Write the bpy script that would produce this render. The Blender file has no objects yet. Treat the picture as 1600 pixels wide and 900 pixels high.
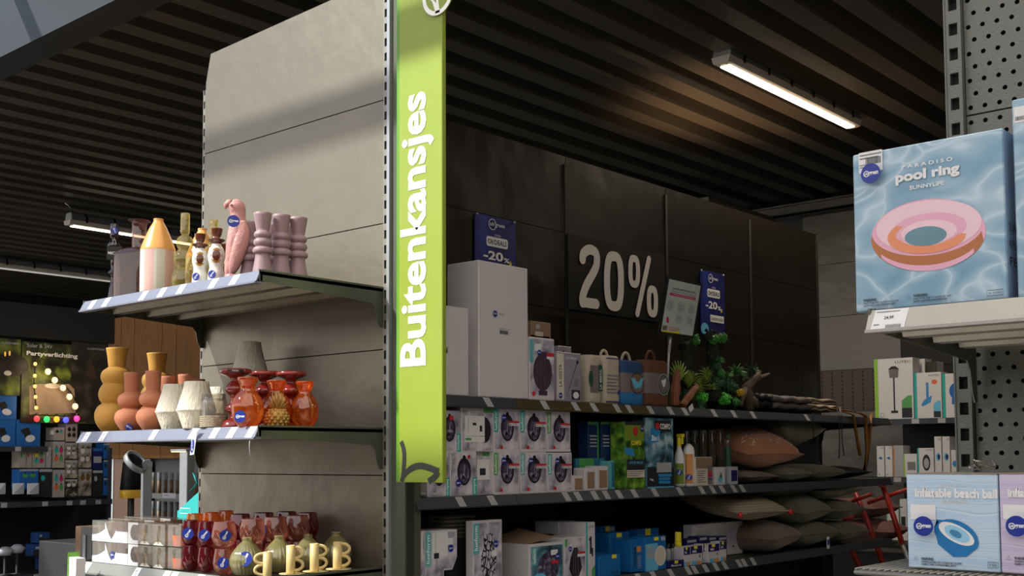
import bpy, math, random
from math import sin, cos, pi, radians as rad
random.seed(7)
S = bpy.context.scene
COL = S.collection
# ---------------------------------------------------------------- camera
FPX = 1800.0
cd = bpy.data.cameras.new('camera'); cam = bpy.data.objects.new('camera', cd); COL.objects.link(cam)
from mathutils import Matrix, Vector
RM = (Matrix.Rotation(rad(41), 3, 'Z') @ Matrix.Rotation(rad(93.6), 3, 'X') @ Matrix.Rotation(rad(-.28), 3, 'Z'))
CP = Vector((0, 0, 1.5))
cam.matrix_world = Matrix.Translation(CP) @ RM.to_4x4()
cd.sensor_width = 36; cd.lens = FPX / 1600 * 36; cd.shift_y = 150 / 1600; cd.clip_start = .05
S.camera = cam
# ---------------------------------------------------------------- world, sun, exposure
S.view_settings.view_transform = 'Standard'; S.view_settings.look = 'None'
S.view_settings.gamma = 1; S.view_settings.use_curve_mapping = False
S.view_settings.exposure = 0.24
w = bpy.data.worlds.new('sky'); S.world = w; w.use_nodes = True
nt = w.node_tree; bg = nt.nodes['Background']
tc = nt.nodes.new('ShaderNodeTexCoord'); sp = nt.nodes.new('ShaderNodeSeparateXYZ'); cr = nt.nodes.new('ShaderNodeValToRGB')
nt.links.new(tc.outputs['Generated'], sp.inputs[0]); nt.links.new(sp.outputs[2], cr.inputs[0])
cr.color_ramp.elements[0].position = 0.0; cr.color_ramp.elements[0].color = (.60, .57, .54, 1)
cr.color_ramp.elements[1].position = .75; cr.color_ramp.elements[1].color = (.32, .36, .43, 1)
nt.links.new(cr.outputs[0], bg.inputs[0]); bg.inputs[1].default_value = 2.8
sl = bpy.data.lights.new('sun', 'SUN'); so = bpy.data.objects.new('sun', sl); COL.objects.link(so)
SUN_DIR = Vector((-.38, -.66, .66)).normalized()      # direction towards the sun
so.rotation_euler = SUN_DIR.to_track_quat('Z', 'Y').to_euler()
sl.energy = 12.5; sl.angle = rad(1.6); sl.color = (1, .84, .62)

S.cycles.transparent_max_bounces = 24
# ---------------------------------------------------------------- pixel helpers (photo 1600x900)
RT = RM.transposed()
def proj(p):
    q = RT @ (Vector(p) - CP); return 800 + FPX*q.x/-q.z, 600 - FPX*q.y/-q.z
def depth(p): return -(RT @ (Vector(p) - CP)).z
def ppm(p): return FPX / depth(p)
def lin(p0, u, px=None, py=None):
    a = RT @ (Vector(p0) - CP); b = RT @ Vector(u)
    if px is not None: k = px - 800; return -(FPX*a.x + k*a.z) / (FPX*b.x + k*b.z)
    k = 600 - py; return -(FPX*a.y + k*a.z) / (FPX*b.y + k*b.z)
def Xat(px, Y, Z=1.5): return lin((0, Y, Z), (1, 0, 0), px=px)
def Yat(px, X, Z=1.5): return lin((X, 0, Z), (0, 1, 0), px=px)
def Zat(py, X, Y): return lin((X, Y, 0), (0, 0, 1), py=py)
def onX(px, py, X):
    Z = 1.5
    for _ in range(4): Y = Yat(px, X, Z); Z = Zat(py, X, Y)
    return Vector((X, Y, Z))
def onY(px, py, Y):
    Z = 1.5
    for _ in range(4): X = Xat(px, Y, Z); Z = Zat(py, X, Y)
    return Vector((X, Y, Z))
# ---------------------------------------------------------------- materials
def lin1(c): c /= 255.; return c/12.92 if c <= .04045 else ((c+.055)/1.055)**2.4
def hx(h): h = h.lstrip('#'); return tuple(lin1(int(h[i:i+2], 16)) for i in (0, 2, 4)) + (1,)
MATS = {}
def mat(n, c='#808080', rough=.5, metal=0, var=.06, nscale=20, bump=0, bscale=200, emit=0, spec=.5, coat=0, stretch=None, sheen=0, sub=0):
    if n in MATS: return MATS[n]
    m = bpy.data.materials.new(n); m.use_nodes = True; t = m.node_tree; b = t.nodes['Principled BSDF']
    col = hx(c) if isinstance(c, str) else c
    b.inputs['Roughness'].default_value = rough; b.inputs['Metallic'].default_value = metal
    b.inputs['Specular IOR Level'].default_value = spec; b.inputs['Coat Weight'].default_value = coat
    b.inputs['Sheen Weight'].default_value = sheen
    co = t.nodes.new('ShaderNodeTexCoord'); src = co.outputs['Object']
    if stretch:
        mp = t.nodes.new('ShaderNodeMapping'); mp.inputs['Scale'].default_value = stretch
        t.links.new(src, mp.inputs[0]); src = mp.outputs[0]
    if var:
        nz = t.nodes.new('ShaderNodeTexNoise'); nz.inputs['Scale'].default_value = nscale; nz.inputs['Detail'].default_value = 4
        t.links.new(src, nz.inputs[0])
        mx = t.nodes.new('ShaderNodeMix'); mx.data_type = 'RGBA'
        mx.inputs[6].default_value = tuple(max(0, x*(1-var*2)) for x in col[:3]) + (1,)
        mx.inputs[7].default_value = tuple(min(1, x*(1+var*2)) for x in col[:3]) + (1,)
        t.links.new(nz.outputs[0], mx.inputs[0]); t.links.new(mx.outputs[2], b.inputs['Base Color'])
    else: b.inputs['Base Color'].default_value = col
    if bump:
        n2 = t.nodes.new('ShaderNodeTexNoise'); n2.inputs['Scale'].default_value = bscale; n2.inputs['Detail'].default_value = 3
        t.links.new(src, n2.inputs[0]); bp = t.nodes.new('ShaderNodeBump'); bp.inputs['Strength'].default_value = bump
        bp.inputs['Distance'].default_value = .01 if bscale > 20 else .1
        t.links.new(n2.outputs[0], bp.inputs['Height']); t.links.new(bp.outputs[0], b.inputs['Normal'])
    if emit:
        b.inputs['Emission Color'].default_value = col; b.inputs['Emission Strength'].default_value = emit
    MATS[n] = m; return m
def glass(n, c, gl=.09, diff=.12, rough=.04, power=1.0, body=None):
    """thin coloured glass: tinted transparency, a little body colour and a fresnel gloss"""
    m = bpy.data.materials.new(n); m.use_nodes = True; t = m.node_tree; t.nodes.clear()
    col = hx(c); out = t.nodes.new('ShaderNodeOutputMaterial')
    tr = t.nodes.new('ShaderNodeBsdfTransparent'); tr.inputs[0].default_value = col
    pb = t.nodes.new('ShaderNodeBsdfTranslucent'); pb.inputs[0].default_value = hx(body) if body else col
    nz = t.nodes.new('ShaderNodeTexNoise'); nz.inputs['Scale'].default_value = 14
    mr = t.nodes.new('ShaderNodeMapRange'); mr.inputs[3].default_value = diff*.6; mr.inputs[4].default_value = min(1, diff*1.5)
    co = t.nodes.new('ShaderNodeTexCoord'); t.links.new(co.outputs['Object'], nz.inputs[0]); t.links.new(nz.outputs[0], mr.inputs[0])
    df = t.nodes.new('ShaderNodeBsdfDiffuse'); df.inputs[0].default_value = pb.inputs[0].default_value; mb_ = t.nodes.new('ShaderNodeMixShader'); mb_.inputs[0].default_value = .5; t.links.new(pb.outputs[0], mb_.inputs[1]); t.links.new(df.outputs[0], mb_.inputs[2]); pb = mb_
    m1 = t.nodes.new('ShaderNodeMixShader'); t.links.new(mr.outputs[0], m1.inputs[0]); t.links.new(tr.outputs[0], m1.inputs[1]); t.links.new(pb.outputs[0], m1.inputs[2])
    g = t.nodes.new('ShaderNodeBsdfGlossy'); g.inputs['Roughness'].default_value = rough
    lw = t.nodes.new('ShaderNodeLayerWeight'); lw.inputs[0].default_value = .25
    ma = t.nodes.new('ShaderNodeMath'); ma.operation = 'MULTIPLY_ADD'; ma.inputs[1].default_value = .55*power; ma.inputs[2].default_value = gl
    t.links.new(lw.outputs['Fresnel'], ma.inputs[0])
    m2 = t.nodes.new('ShaderNodeMixShader'); t.links.new(ma.outputs[0], m2.inputs[0]); t.links.new(m1.outputs[0], m2.inputs[1]); t.links.new(g.outputs[0], m2.inputs[2])
    t.links.new(m2.outputs[0], out.inputs[0]); MATS[n] = m; return m
def ramp_mat(n, stops, scale=4, kind='noise', dist=2, rough=.45, stretch=(1, 1, 1), detail=5, coat=0):
    """printed picture: noise, wave or voronoi pattern through a colour ramp"""
    m = bpy.data.materials.new(n); m.use_nodes = True; t = m.node_tree; b = t.nodes['Principled BSDF']
    co = t.nodes.new('ShaderNodeTexCoord'); mp = t.nodes.new('ShaderNodeMapping'); mp.inputs['Scale'].default_value = stretch
    t.links.new(co.outputs['Object'], mp.inputs[0])
    if kind == 'wave':
        x = t.nodes.new('ShaderNodeTexWave'); x.bands_direction = 'Z'; x.inputs['Scale'].default_value = scale; x.inputs['Distortion'].default_value = dist; x.inputs['Detail'].default_value = 2; x.inputs['Detail Scale'].default_value = 1.2; o = x.outputs['Fac']
    elif kind == 'vor':
        x = t.nodes.new('ShaderNodeTexVoronoi'); x.feature = 'DISTANCE_TO_EDGE'; x.inputs['Scale'].default_value = scale; o = x.outputs['Distance']
        nz = t.nodes.new('ShaderNodeTexNoise'); nz.inputs['Scale'].default_value = scale*.7; ad = t.nodes.new('ShaderNodeVectorMath'); ad.operation = 'MULTIPLY_ADD'
        ad.inputs[1].default_value = (dist,)*3; t.links.new(mp.outputs[0], nz.inputs[0]); t.links.new(nz.outputs['Color'], ad.inputs[0]); t.links.new(mp.outputs[0], ad.inputs[2]); t.links.new(ad.outputs[0], x.inputs[0])
    else:
        x = t.nodes.new('ShaderNodeTexNoise'); x.inputs['Scale'].default_value = scale; x.inputs['Detail'].default_value = detail; x.inputs['Distortion'].default_value = dist*.3; o = x.outputs[0]
    if kind != 'vor': t.links.new(mp.outputs[0], x.inputs[0])
    cr = t.nodes.new('ShaderNodeValToRGB'); e = cr.color_ramp.elements
    e[0].position = stops[0][0]; e[0].color = hx(stops[0][1]); e[1].position = stops[-1][0]; e[1].color = hx(stops[-1][1])
    for p_, c_ in stops[1:-1]: k = e.new(p_); k.color = hx(c_)
    t.links.new(o, cr.inputs[0]); t.links.new(cr.outputs[0], b.inputs['Base Color'])
    b.inputs['Roughness'].default_value = rough; b.inputs['Coat Weight'].default_value = coat; MATS[n] = m; return m
# ---------------------------------------------------------------- mesh builder
def smooth(prof, n=5):
    out = []
    P = [prof[0]] + list(prof) + [prof[-1]]
    for i in range(1, len(P)-2):
        p0, p1, p2, p3 = P[i-1], P[i], P[i+1], P[i+2]
        for k in range(n):
            t = k/n
            out.append(tuple(.5*((2*p1[j]) + (-p0[j]+p2[j])*t + (2*p0[j]-5*p1[j]+4*p2[j]-p3[j])*t*t + (-p0[j]+3*p1[j]-3*p2[j]+p3[j])*t**3) for j in range(len(p1))))
    out.append(tuple(prof[-1])); return out
class MB:
    def __init__(s): s.v = []; s.f = []; s.m = []; s.s = []; s.mats = []
    def mi(s, m):
        if isinstance(m, str): m = MATS[m]
        if m not in s.mats: s.mats.append(m)
        return s.mats.index(m)
    def add(s, vs, fs, m, sm=False):
        b = len(s.v); k = s.mi(m); s.v += [tuple(x) for x in vs]
        for f in fs: s.f.append([b+i for i in f]); s.m.append(k); s.s.append(sm)
    def box(s, a, b, m, rz=0, c=None, bev=0):
        x0, y0, z0 = a; x1, y1, z1 = b
        if bev:
            e = bev; vs = []
            for z, q in ((z0, e), (z0+e, 0), (z1-e, 0), (z1, e)):
                for (x, y) in ((x0+q, y0+q+(0)), (x1-q, y0+q), (x1-q, y1-q), (x0+q, y1-q)): vs.append((x, y, z))
            # chamfer vertical edges too: simple ring of 8
            vs = []
            for z, q in ((z0, e), (z0+e, 0), (z1-e, 0), (z1, e)):
                for (x, y) in ((x0+e, y0+q), (x1-e, y0+q), (x1-q, y0+e), (x1-q, y1-e), (x1-e, y1-q), (x0+e, y1-q), (x0+q, y1-e), (x0+q, y0+e)): vs.append((x, y, z))
            fs = [list(range(7, -1, -1)), list(range(24, 32))]
            for r in range(3):
                for i in range(8): j = (i+1) % 8; fs.append([r*8+i, r*8+j, r*8+8+j, r*8+8+i])
        else:
            vs = [(x0, y0, z0), (x1, y0, z0), (x1, y1, z0), (x0, y1, z0), (x0, y0, z1), (x1, y0, z1), (x1, y1, z1), (x0, y1, z1)]
            fs = [[3, 2, 1, 0], [4, 5, 6, 7], [0, 1, 5, 4], [1, 2, 6, 5], [2, 3, 7, 6], [3, 0, 4, 7]]
        if rz:
            cx, cy = c or ((x0+x1)/2, (y0+y1)/2); C_, S_ = cos(rz), sin(rz)
            vs = [(cx+(x-cx)*C_-(y-cy)*S_, cy+(x-cx)*S_+(y-cy)*C_, z) for x, y, z in vs]
        s.add(vs, fs, m)
    def prism(s, pts, axis, a, b, m, sm=False):
        """extrude polygon pts (2D) along axis from a to b"""
        n = len(pts)
        def P(p, t): return {'x': (t, p[0], p[1]), 'y': (p[0], t, p[1]), 'z': (p[0], p[1], t)}[axis]
        vs = [P(p, a) for p in pts] + [P(p, b) for p in pts]
        fs = [list(range(n))[::-1], list(range(n, 2*n))] + [[i, (i+1) % n, n+(i+1) % n, n+i] for i in range(n)]
        s.add(vs, fs, m, sm)
    def lathe(s, prof, m, seg=28, c=(0, 0, 0), sx=1, sy=1, flute=0, nfl=0, cap=True, tw=None):
        vs = []; n = len(prof)
        for (r, z) in prof:
            for k in range(seg):
                a = 2*pi*k/seg; rr = r*(1+flute*cos(nfl*a)) if flute else r
                vs.append((c[0]+rr*cos(a)*sx, c[1]+rr*sin(a)*sy, c[2]+z))
        fs = [[i*seg+k, i*seg+(k+1) % seg, (i+1)*seg+(k+1) % seg, (i+1)*seg+k] for i in range(n-1) for k in range(seg)]
        if cap: fs.append(list(range(seg))[::-1])
        s.add(vs, fs, m, True)
    def tube(s, pts, r, m, seg=8, sm=True, rads=None, cap=True, flat=1):
        pts = [Vector(p) for p in pts]; vs = []; n = len(pts)
        up = None
        for i, p in enumerate(pts):
            d = (pts[min(i+1, n-1)] - pts[max(i-1, 0)]).normalized()
            if up is None:
                up = Vector((0, 0, 1)) if abs(d.z) < .9 else Vector((0, 1, 0))
            a = d.cross(up)
            if a.length < 1e-4: a = d.cross(Vector((1, 0, .1)))
            a.normalize(); b = a.cross(d).normalized(); up = b
            R_ = rads[i] if rads else r
            for k in range(seg):
                t = 2*pi*k/seg; vs.append(p + a*cos(t)*R_ + b*sin(t)*R_*flat)
        fs = [[i*seg+k, i*seg+(k+1) % seg, (i+1)*seg+(k+1) % seg, (i+1)*seg+k] for i in range(n-1) for k in range(seg)]
        if cap: fs += [list(range(seg))[::-1], list(range((n-1)*seg, n*seg))]
        s.add(vs, fs, m, sm)
    def ball(s, c, r, m, seg=14, rings=9, sz=None, sx=1, sy=1):
        sz = sz or 1; pr = [(max(1e-4, r*sin(pi*i/rings)), -r*sz*cos(pi*i/rings)) for i in range(rings+1)]
        s.lathe(pr, m, seg, c, sx, sy, cap=False)
    # ---- flat print on a face y = const, looking to -y
    def rect(s, u0, v0, u1, v1, m, y=-.0006, rx=0):
        if rx:
            pts = []
            for cx, cz, a0 in ((u1-rx, v0+rx, -90), (u1-rx, v1-rx, 0), (u0+rx, v1-rx, 90), (u0+rx, v0+rx, 180)):
                for k in range(5): a = rad(a0+k*22.5); pts.append((cx+rx*cos(a), cz+rx*sin(a)))
            s.poly(pts, m, y)
        else: s.poly([(u0, v0), (u1, v0), (u1, v1), (u0, v1)], m, y)
    def poly(s, pts, m, y=-.0006): s.add([(p[0], y, p[1]) for p in pts], [list(range(len(pts)))], m)
    def ell(s, cu, cv, ru, rv, m, y=-.0006, n=22, rot=0):
        s.poly([(cu+ru*cos(t)*cos(rot)-rv*sin(t)*sin(rot), cv+ru*cos(t)*sin(rot)+rv*sin(t)*cos(rot)) for t in (2*pi*k/n for k in range(n))], m, y)
    def stroke(s, pts, wd, m, y=-.0006, close=False):
        n = len(pts); L = []; Rr = []
        for i in range(n):
            if close: a, b = pts[i-1], pts[(i+1) % n]
            else: a, b = pts[max(i-1, 0)], pts[min(i+1, n-1)]
            dx, dz = b[0]-a[0], b[1]-a[1]; l = math.hypot(dx, dz) or 1; w_ = (wd[i] if isinstance(wd, (list, tuple)) else wd)/2
            nx, nz = -dz/l*w_, dx/l*w_; L.append((pts[i][0]+nx, y, pts[i][1]+nz)); Rr.append((pts[i][0]-nx, y, pts[i][1]-nz))
        fs = [[i, n+i, n+(i+1) % n, (i+1) % n] for i in range(n if close else n-1)]
        s.add(L+Rr, fs, m)
        if not close and not isinstance(wd, (list, tuple)):
            for q in (pts[0], pts[-1]): s.ell(q[0], q[1], wd/2, wd/2, m, y-.0001, 12)
    def text(s, st, u0, v0, u1, v1, m, y=-.0009, rot=0, bold=0, shear=0):
        vs, fs = textmesh(st, bold)
        out = []
        for (a, b) in vs:
            if rot == 90: a, b = 1-b, a
            elif rot == -90: a, b = b, 1-a
            out.append((u0+(u1-u0)*a+shear*b, y, v0+(v1-v0)*b))
        s.add(out, fs, m)
    def build(s, name, parent=None, loc=None, rz=0, share=None):
        me = bpy.data.meshes.new(name); me.from_pydata(s.v, [], s.f); me.update()
        for m in s.mats: me.materials.append(m)
        me.polygons.foreach_set('material_index', s.m); me.polygons.foreach_set('use_smooth', s.s)
        if any(s.s) and not all(s.s):
            pass
        o = bpy.data.objects.new(name, me); COL.objects.link(o)
        if parent: o.parent = parent
        if loc is not None: o.location = loc
        if rz: o.rotation_euler.z = rz
        return o
_tx = {}
def textmesh(st, bold=0):
    k = (st, bold)
    if k not in _tx:
        c = bpy.data.curves.new('t', 'FONT'); c.body = st; c.resolution_u = 3; c.offset = bold; c.fill_mode = 'FRONT'
        o = bpy.data.objects.new('t', c); COL.objects.link(o); dg = bpy.context.evaluated_depsgraph_get()
        me = bpy.data.meshes.new_from_object(o.evaluated_get(dg))
        vs = [(v.co.x, v.co.y) for v in me.vertices]; fs = [list(p.vertices) for p in me.polygons]
        x0 = min(v[0] for v in vs); x1 = max(v[0] for v in vs); y0 = min(v[1] for v in vs); y1 = max(v[1] for v in vs)
        _tx[k] = ([((a-x0)/(x1-x0), (b-y0)/(y1-y0)) for a, b in vs], fs)
        bpy.data.objects.remove(o); bpy.data.meshes.remove(me); bpy.data.curves.remove(c)
    return _tx[k]
def tag(o, label=None, cat=None, group=None, kind=None):
    if label: o['label'] = label
    if cat: o['category'] = cat
    if group: o['group'] = group
    if kind: o['kind'] = kind
    return o
def thing(name, label, cat, loc=(0, 0, 0), rz=0, group=None):
    o = bpy.data.objects.new(name, None); COL.objects.link(o); o.location = loc; o.rotation_euler = (0, 0, rz)
    o.empty_display_size = .05
    return tag(o, label, cat, group)
def dup(o, loc=None, label=None, rz=None, scale=None, parent=None):
    r = o.copy(); COL.objects.link(r)
    if parent: r.parent = parent
    if loc is not None: r.location = loc
    if rz is not None: r.rotation_euler = (o.rotation_euler.x, o.rotation_euler.y, rz)
    if scale is not None: r.scale = (scale,)*3 if not hasattr(scale, '__len__') else scale
    if label: r['label'] = label
    for ch in list(o.children): dup(ch, parent=r)
    return r
def struct(mb, name): return tag(mb.build(name), kind='structure')
# ---------------------------------------------------------------- palette
mat('endpanel', '#837b6d', .40, .75, .04, 6, .04, 8)
mat('darksteel', '#3a3c36', .42, .3, .05, 8)
mat('greensteel', '#5c6053', .38, .35, .05, 8)
mat('railblue', '#747687', .4, .1, .04)
mat('railgrey', '#7d7d78', .42, .2, .04)
mat('raildark', '#3b3e45', .4, .2, .05)
mat('railbronze', '#5a5238', .3, .5, .05)
mat('shelfrib', '#6a6659', .28, .8, .08, 40)
mat('slotblack', '#0b0b0a', .8)
mat('slotmetal', '#8c8880', .4, .6)
mat('wallpanel', '#1b1612', .36, .1, .06, 3, .25, 1.6, spec=.35)
mat('wallback', '#15130f', .7)
mat('labelwhite', '#d9dade', .5, var=.02)
mat('labelgrey', '#a4a6ab', .5)
mat('ink', '#20222a', .6, var=0)
mat('inkgrey', '#77797f', .6, var=0); mat('tagink', '#9c9da3', .6, var=0)
mat('white', '#d2d0d2', .45, var=.02)
mat('whitepaper', '#d6d6d8', .5, var=.02)
mat('boxwhite', '#c6c2c8', .5, var=.02)
mat('offwhite', '#cdc6b8', .55, var=.03)
mat('black', '#101012', .45)
mat('blacksoft', '#1a1a1b', .7)
mat('navy', '#1a2f8c', .35, var=.03)
mat('navydeep', '#15195c', .4, var=.1, nscale=8)
mat('teal', '#1ba8a4', .4)
mat('tealpale', '#5fa9b0', .4)
mat('kelly', '#4f9a52', .4)
mat('lime', '#8cbf2e', .4)
mat('red', '#c02d33', .4)
mat('magenta', '#c0246a', .4)
mat('orangeprint', '#e0682e', .4)
mat('yellowprint', '#e3d431', .4)
mat('skyblue', '#2f86c4', .4)
mat('midblue', '#1c63ad', .4)
mat('cyanprint', '#63b6df', .4)
mat('chrome', '#a8a9ab', .25, .9)
mat('silver', '#a3a6a8', .35, .5)
mat('cardboard', '#8a705a', .7)
mat('woodplank', '#75490f', .6, 0, .25, 14, .1, 60, stretch=(6, 6, .5), spec=.15)
# ================================================================ SETTING
mat('floor', '#6d6a66', .5, var=.1, nscale=3)
mat('deck', '#4f4b45', .40, .35, .06, 5)
mat('beam', '#24272c', .5, .2)
mat('greywall', '#77736d', .36, .35, .05, 4, .08, 3)
mat('concrete', '#4a4845', .7, var=.1, nscale=5)
b = MB(); b.box((-14, -5, -.1), (5, 12, 0), 'floor'); struct(b, 'floor')
# corrugated deck: trapezoid ribs along Y
b = MB(); pts = []; x = -14.0; ZC = 3.56
while x < 4.5:
    pts += [(x, ZC), (x+.115, ZC), (x+.155, ZC+.10), (x+.215, ZC+.10)]; x += .25
n = len(pts); Y0, Y1 = 2.75, 8.75
vs = [(p[0], Y0, p[1]) for p in pts] + [(p[0], Y1, p[1]) for p in pts]
b.add(vs, [[i, i+1, n+i+1, n+i] for i in range(n-1)], 'deck')
b.box((-14, Y0, ZC+.14), (4.5, Y1, ZC+.2), 'deck')
struct(b, 'ceiling')
# screw heads of the deck, tiny
# steel edge beam at the front of the deck, and the glazed roof before it
b = MB(); b.box((-14, 2.58, 3.50), (4.5, 2.75, 3.80), 'beam'); struct(b, 'trim_1')
# glazed roof: aluminium bars and dusty panes, sloping up away from the deck
mat('glazebar', '#6d7177', .4, .6)
gm = bpy.data.materials.new('roofpane'); gm.use_nodes = True; t = gm.node_tree; t.nodes.clear()
o_ = t.nodes.new('ShaderNodeOutputMaterial'); tr = t.nodes.new('ShaderNodeBsdfTransparent'); tr.inputs[0].default_value = (.46, .56, .70, 1)
tl = t.nodes.new('ShaderNodeBsdfTranslucent'); tl.inputs[0].default_value = (.30, .45, .75, 1); nz = t.nodes.new('ShaderNodeTexNoise'); nz.inputs['Scale'].default_value = 3; nz.inputs['Detail'].default_value = 6
mr = t.nodes.new('ShaderNodeMapRange'); mr.inputs[3].default_value = .02; mr.inputs[4].default_value = .10
mxs = t.nodes.new('ShaderNodeMixShader'); t.links.new(nz.outputs[0], mr.inputs[0]); t.links.new(mr.outputs[0], mxs.inputs[0]); t.links.new(tr.outputs[0], mxs.inputs[1]); t.links.new(tl.outputs[0], mxs.inputs[2]); t.links.new(mxs.outputs[0], o_.inputs[0])
MATS['roofpane'] = gm
def roofz(y): return 3.9 + (2.6-y)*.22
XSOL = -3.0
mk = bpy.data.materials.new('milkyroof'); mk.use_nodes = True; t = mk.node_tree; t.nodes.clear(); o_ = t.nodes.new('ShaderNodeOutputMaterial'); tl = t.nodes.new('ShaderNodeBsdfTranslucent')
nz = t.nodes.new('ShaderNodeTexNoise'); nz.inputs['Scale'].default_value = 2; mx = t.nodes.new('ShaderNodeMix'); mx.data_type = 'RGBA'; mx.inputs[6].default_value = (.50, .49, .47, 1); mx.inputs[7].default_value = (.62, .61, .60, 1)
t.links.new(nz.outputs[0], mx.inputs[0]); t.links.new(mx.outputs[2], tl.inputs[0]); t.links.new(tl.outputs[0], o_.inputs[0]); MATS['milkyroof'] = mk
b = MB(); b.add([(XSOL, 2.58, roofz(2.6)), (5, 2.58, roofz(2.6)), (5, -5, roofz(-5)), (XSOL, -5, roofz(-5))], [[0, 1, 2, 3]], 'milkyroof'); struct(b, 'roof')  # unseen milky sheet, added to soften the sun over the right side
b = MB(); b.add([(-14, 2.6, roofz(2.6)), (XSOL, 2.6, roofz(2.6)), (XSOL, -5, roofz(-5)), (-14, -5, roofz(-5))], [[0, 1, 2, 3]], 'roofpane'); struct(b, 'window_1')
b = MB()
x = -14.5
while x < 5:
    b.add([(x-.025, 2.6, roofz(2.6)-.09), (x+.025, 2.6, roofz(2.6)-.09), (x+.025, -5, roofz(-5)-.09), (x-.025, -5, roofz(-5)-.09),
           (x-.025, 2.6, roofz(2.6)-.01), (x+.025, 2.6, roofz(2.6)-.01), (x+.025, -5, roofz(-5)-.01), (x-.025, -5, roofz(-5)-.01)],
          [[3, 2, 1, 0], [4, 5, 6, 7], [0, 1, 5, 4], [1, 2, 6, 5], [2, 3, 7, 6], [3, 0, 4, 7]], 'glazebar'); x += 3.0
for y in (1.2, -.6, -2.6):
    b.box((-14, y-.04, roofz(y)-.2), (5, y+.04, roofz(y)-.09), 'glazebar')
struct(b, 'trim_2')
# far wall of grey sheet panels, with its light beam; side walls
b = MB(); b.box((-14, 8.8, 0), (4.5, 8.95, 3.8), 'concrete'); struct(b, 'wall_back')
b = MB(); b.box((-14.1, 2.6, 0), (-14, 8.95, 3.8), 'blacksoft'); struct(b, 'wall_left')
b = MB(); b.box((4.5, -5, 0), (4.6, 8.95, 3.8), 'concrete'); struct(b, 'wall_right')
b = MB(); b.box((-14, -5.1, 0), (4.5, -5, 2.8), 'concrete'); struct(b, 'wall_front')  # added out of view to block low sky light from the end panels
mat('beamlight', '#77736c', .4, .4)
p = onY(1250, 318, 8.5)
b = MB(); b.box((-14, 8.5, p.z-.075), (4.5, 8.56, p.z), 'beamlight'); b.box((-14, 8.46, p.z-.012), (4.5, 8.6, p.z), 'beamlight'); b.box((-14, 8.46, p.z-.075), (4.5, 8.6, p.z-.063), 'beamlight')
p2 = onY(1190, 340, 8.3); b.box((p2.x-.3, 7.4, p.z-.14), (p2.x+.05, 8.46, p.z-.1), 'beamlight')
struct(b, 'trim_3')
# ================================================================ CEILING LIGHTS
mat('tubeglow', (1, .86, .66, 1), .5, emit=5.5, var=0)
mat('diffuser', '#cfc8bd', .3)
mat('tubedim', (.8, .8, .78, 1), .5, emit=.35, var=0)
def ceiling_light(name, X, Y0, Y1, z, label, power, glow='tubeglow'):
    t = thing(name, label, 'ceiling light', (X, Y0, z), 0, 'long batten lights under the ceiling')
    L = Y1-Y0
    b = MB(); pr = [(-.055, 0), (-.045, .045), (-.03, .06), (.03, .06), (.045, .045), (.055, 0)]
    b.prism(pr, 'y', 0, L, 'silver'); b.build('housing', t)
    b = MB(); b.prism([(-.055, -.002), (-.045, -.035), (-.02, -.042), (.02, -.042), (.045, -.035), (.055, -.002)], 'y', -.012, L+.012, 'diffuser'); b.build('diffuser', t)
    b = MB(); b.box((-.026, .03, -.047), (.026, L-.03, -.0415), glow); b.build('lamp_strip', t)
    b = MB(); b.box((-.060, 0, -.012), (-.055, .018, .03), 'black'); b.box((.055, 0, -.012), (.060, .018, .03), 'black'); b.prism([(-.060, .03), (-.033, .064), (.033, .064), (.060, .03), (.055, .03), (.031, .0605), (-.031, .0605), (-.055, .03)], 'y', 0, .018, 'black')
    c0 = b.build('clip', t)
    for k in range(6):
        o = c0 if k == 0 else dup(c0, parent=t)
        o.location = (0, L*(.08+.168*k), 0)
    b = MB(); b.tube([(0, .06, .05), (.0, .0, .12), (0, -.03, ZC-z)], .006, 'chrome', 6); b.build('hanger', t); b = MB(); b.tube([(0, L-.1, .05), (0, L-.1, ZC-z)], .006, 'chrome', 6); b.build('hanger', t)
    l = bpy.data.lights.new('batten_glow', 'AREA'); l.shape = 'RECTANGLE'; l.size = .08; l.size_y = L; l.energy = power; l.color = (1, .84, .64)
    lo = bpy.data.objects.new('batten_glow', l); COL.objects.link(lo); lo.parent = t; lo.location = (0, L/2, -.055)
    return t
a = onX(1128, 97, -2.97); c = onX(1332, 196, -2.97)
ceiling_light('ceiling_light', -2.97, a.y, c.y, a.z+.03, 'bright batten light hanging under the ribbed ceiling at the right', 26)
a = onY(107, 344, 4.6); X_ = a.x; e_ = onX(270, 371, X_)
ceiling_light('ceiling_light', X_, a.y, a.y+1.5, a.z, 'dimmer batten light seen behind the vases on the top shelf', 12)
a = onX(-60, 405, -11.5)
ceiling_light('ceiling_light', -11.5, a.y, a.y+1.7, a.z, 'far thin batten light at the left edge above the party light posters', 1, 'tubedim')
for X_, Ya_ in ((-.4, 3.2), (-.4, 6.2)):  # two unseen battens, added to raise the light inside
    ceiling_light('ceiling_light', X_, Ya_, Ya_+1.5, a.z*0+3.42, f'batten light over the right aisle, outside the picture, {"near" if Ya_ < 5 else "far"} one', 6)
ul = bpy.data.lights.new('shelf_top_uplight', 'SPOT'); ul.energy = 70; ul.color = (1, .58, .28); ul.spot_size = rad(95); ul.spot_blend = 1; ul.shadow_soft_size = .15  # added warm spot without a fixture, tints the ceiling ribs
uo = bpy.data.objects.new('shelf_top_uplight', ul); COL.objects.link(uo); uo.location = (-3.75, 5.9, 2.6)
uo.rotation_euler = (Vector((-.35, -.1, -1))).to_track_quat('Z', 'Y').to_euler()
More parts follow.
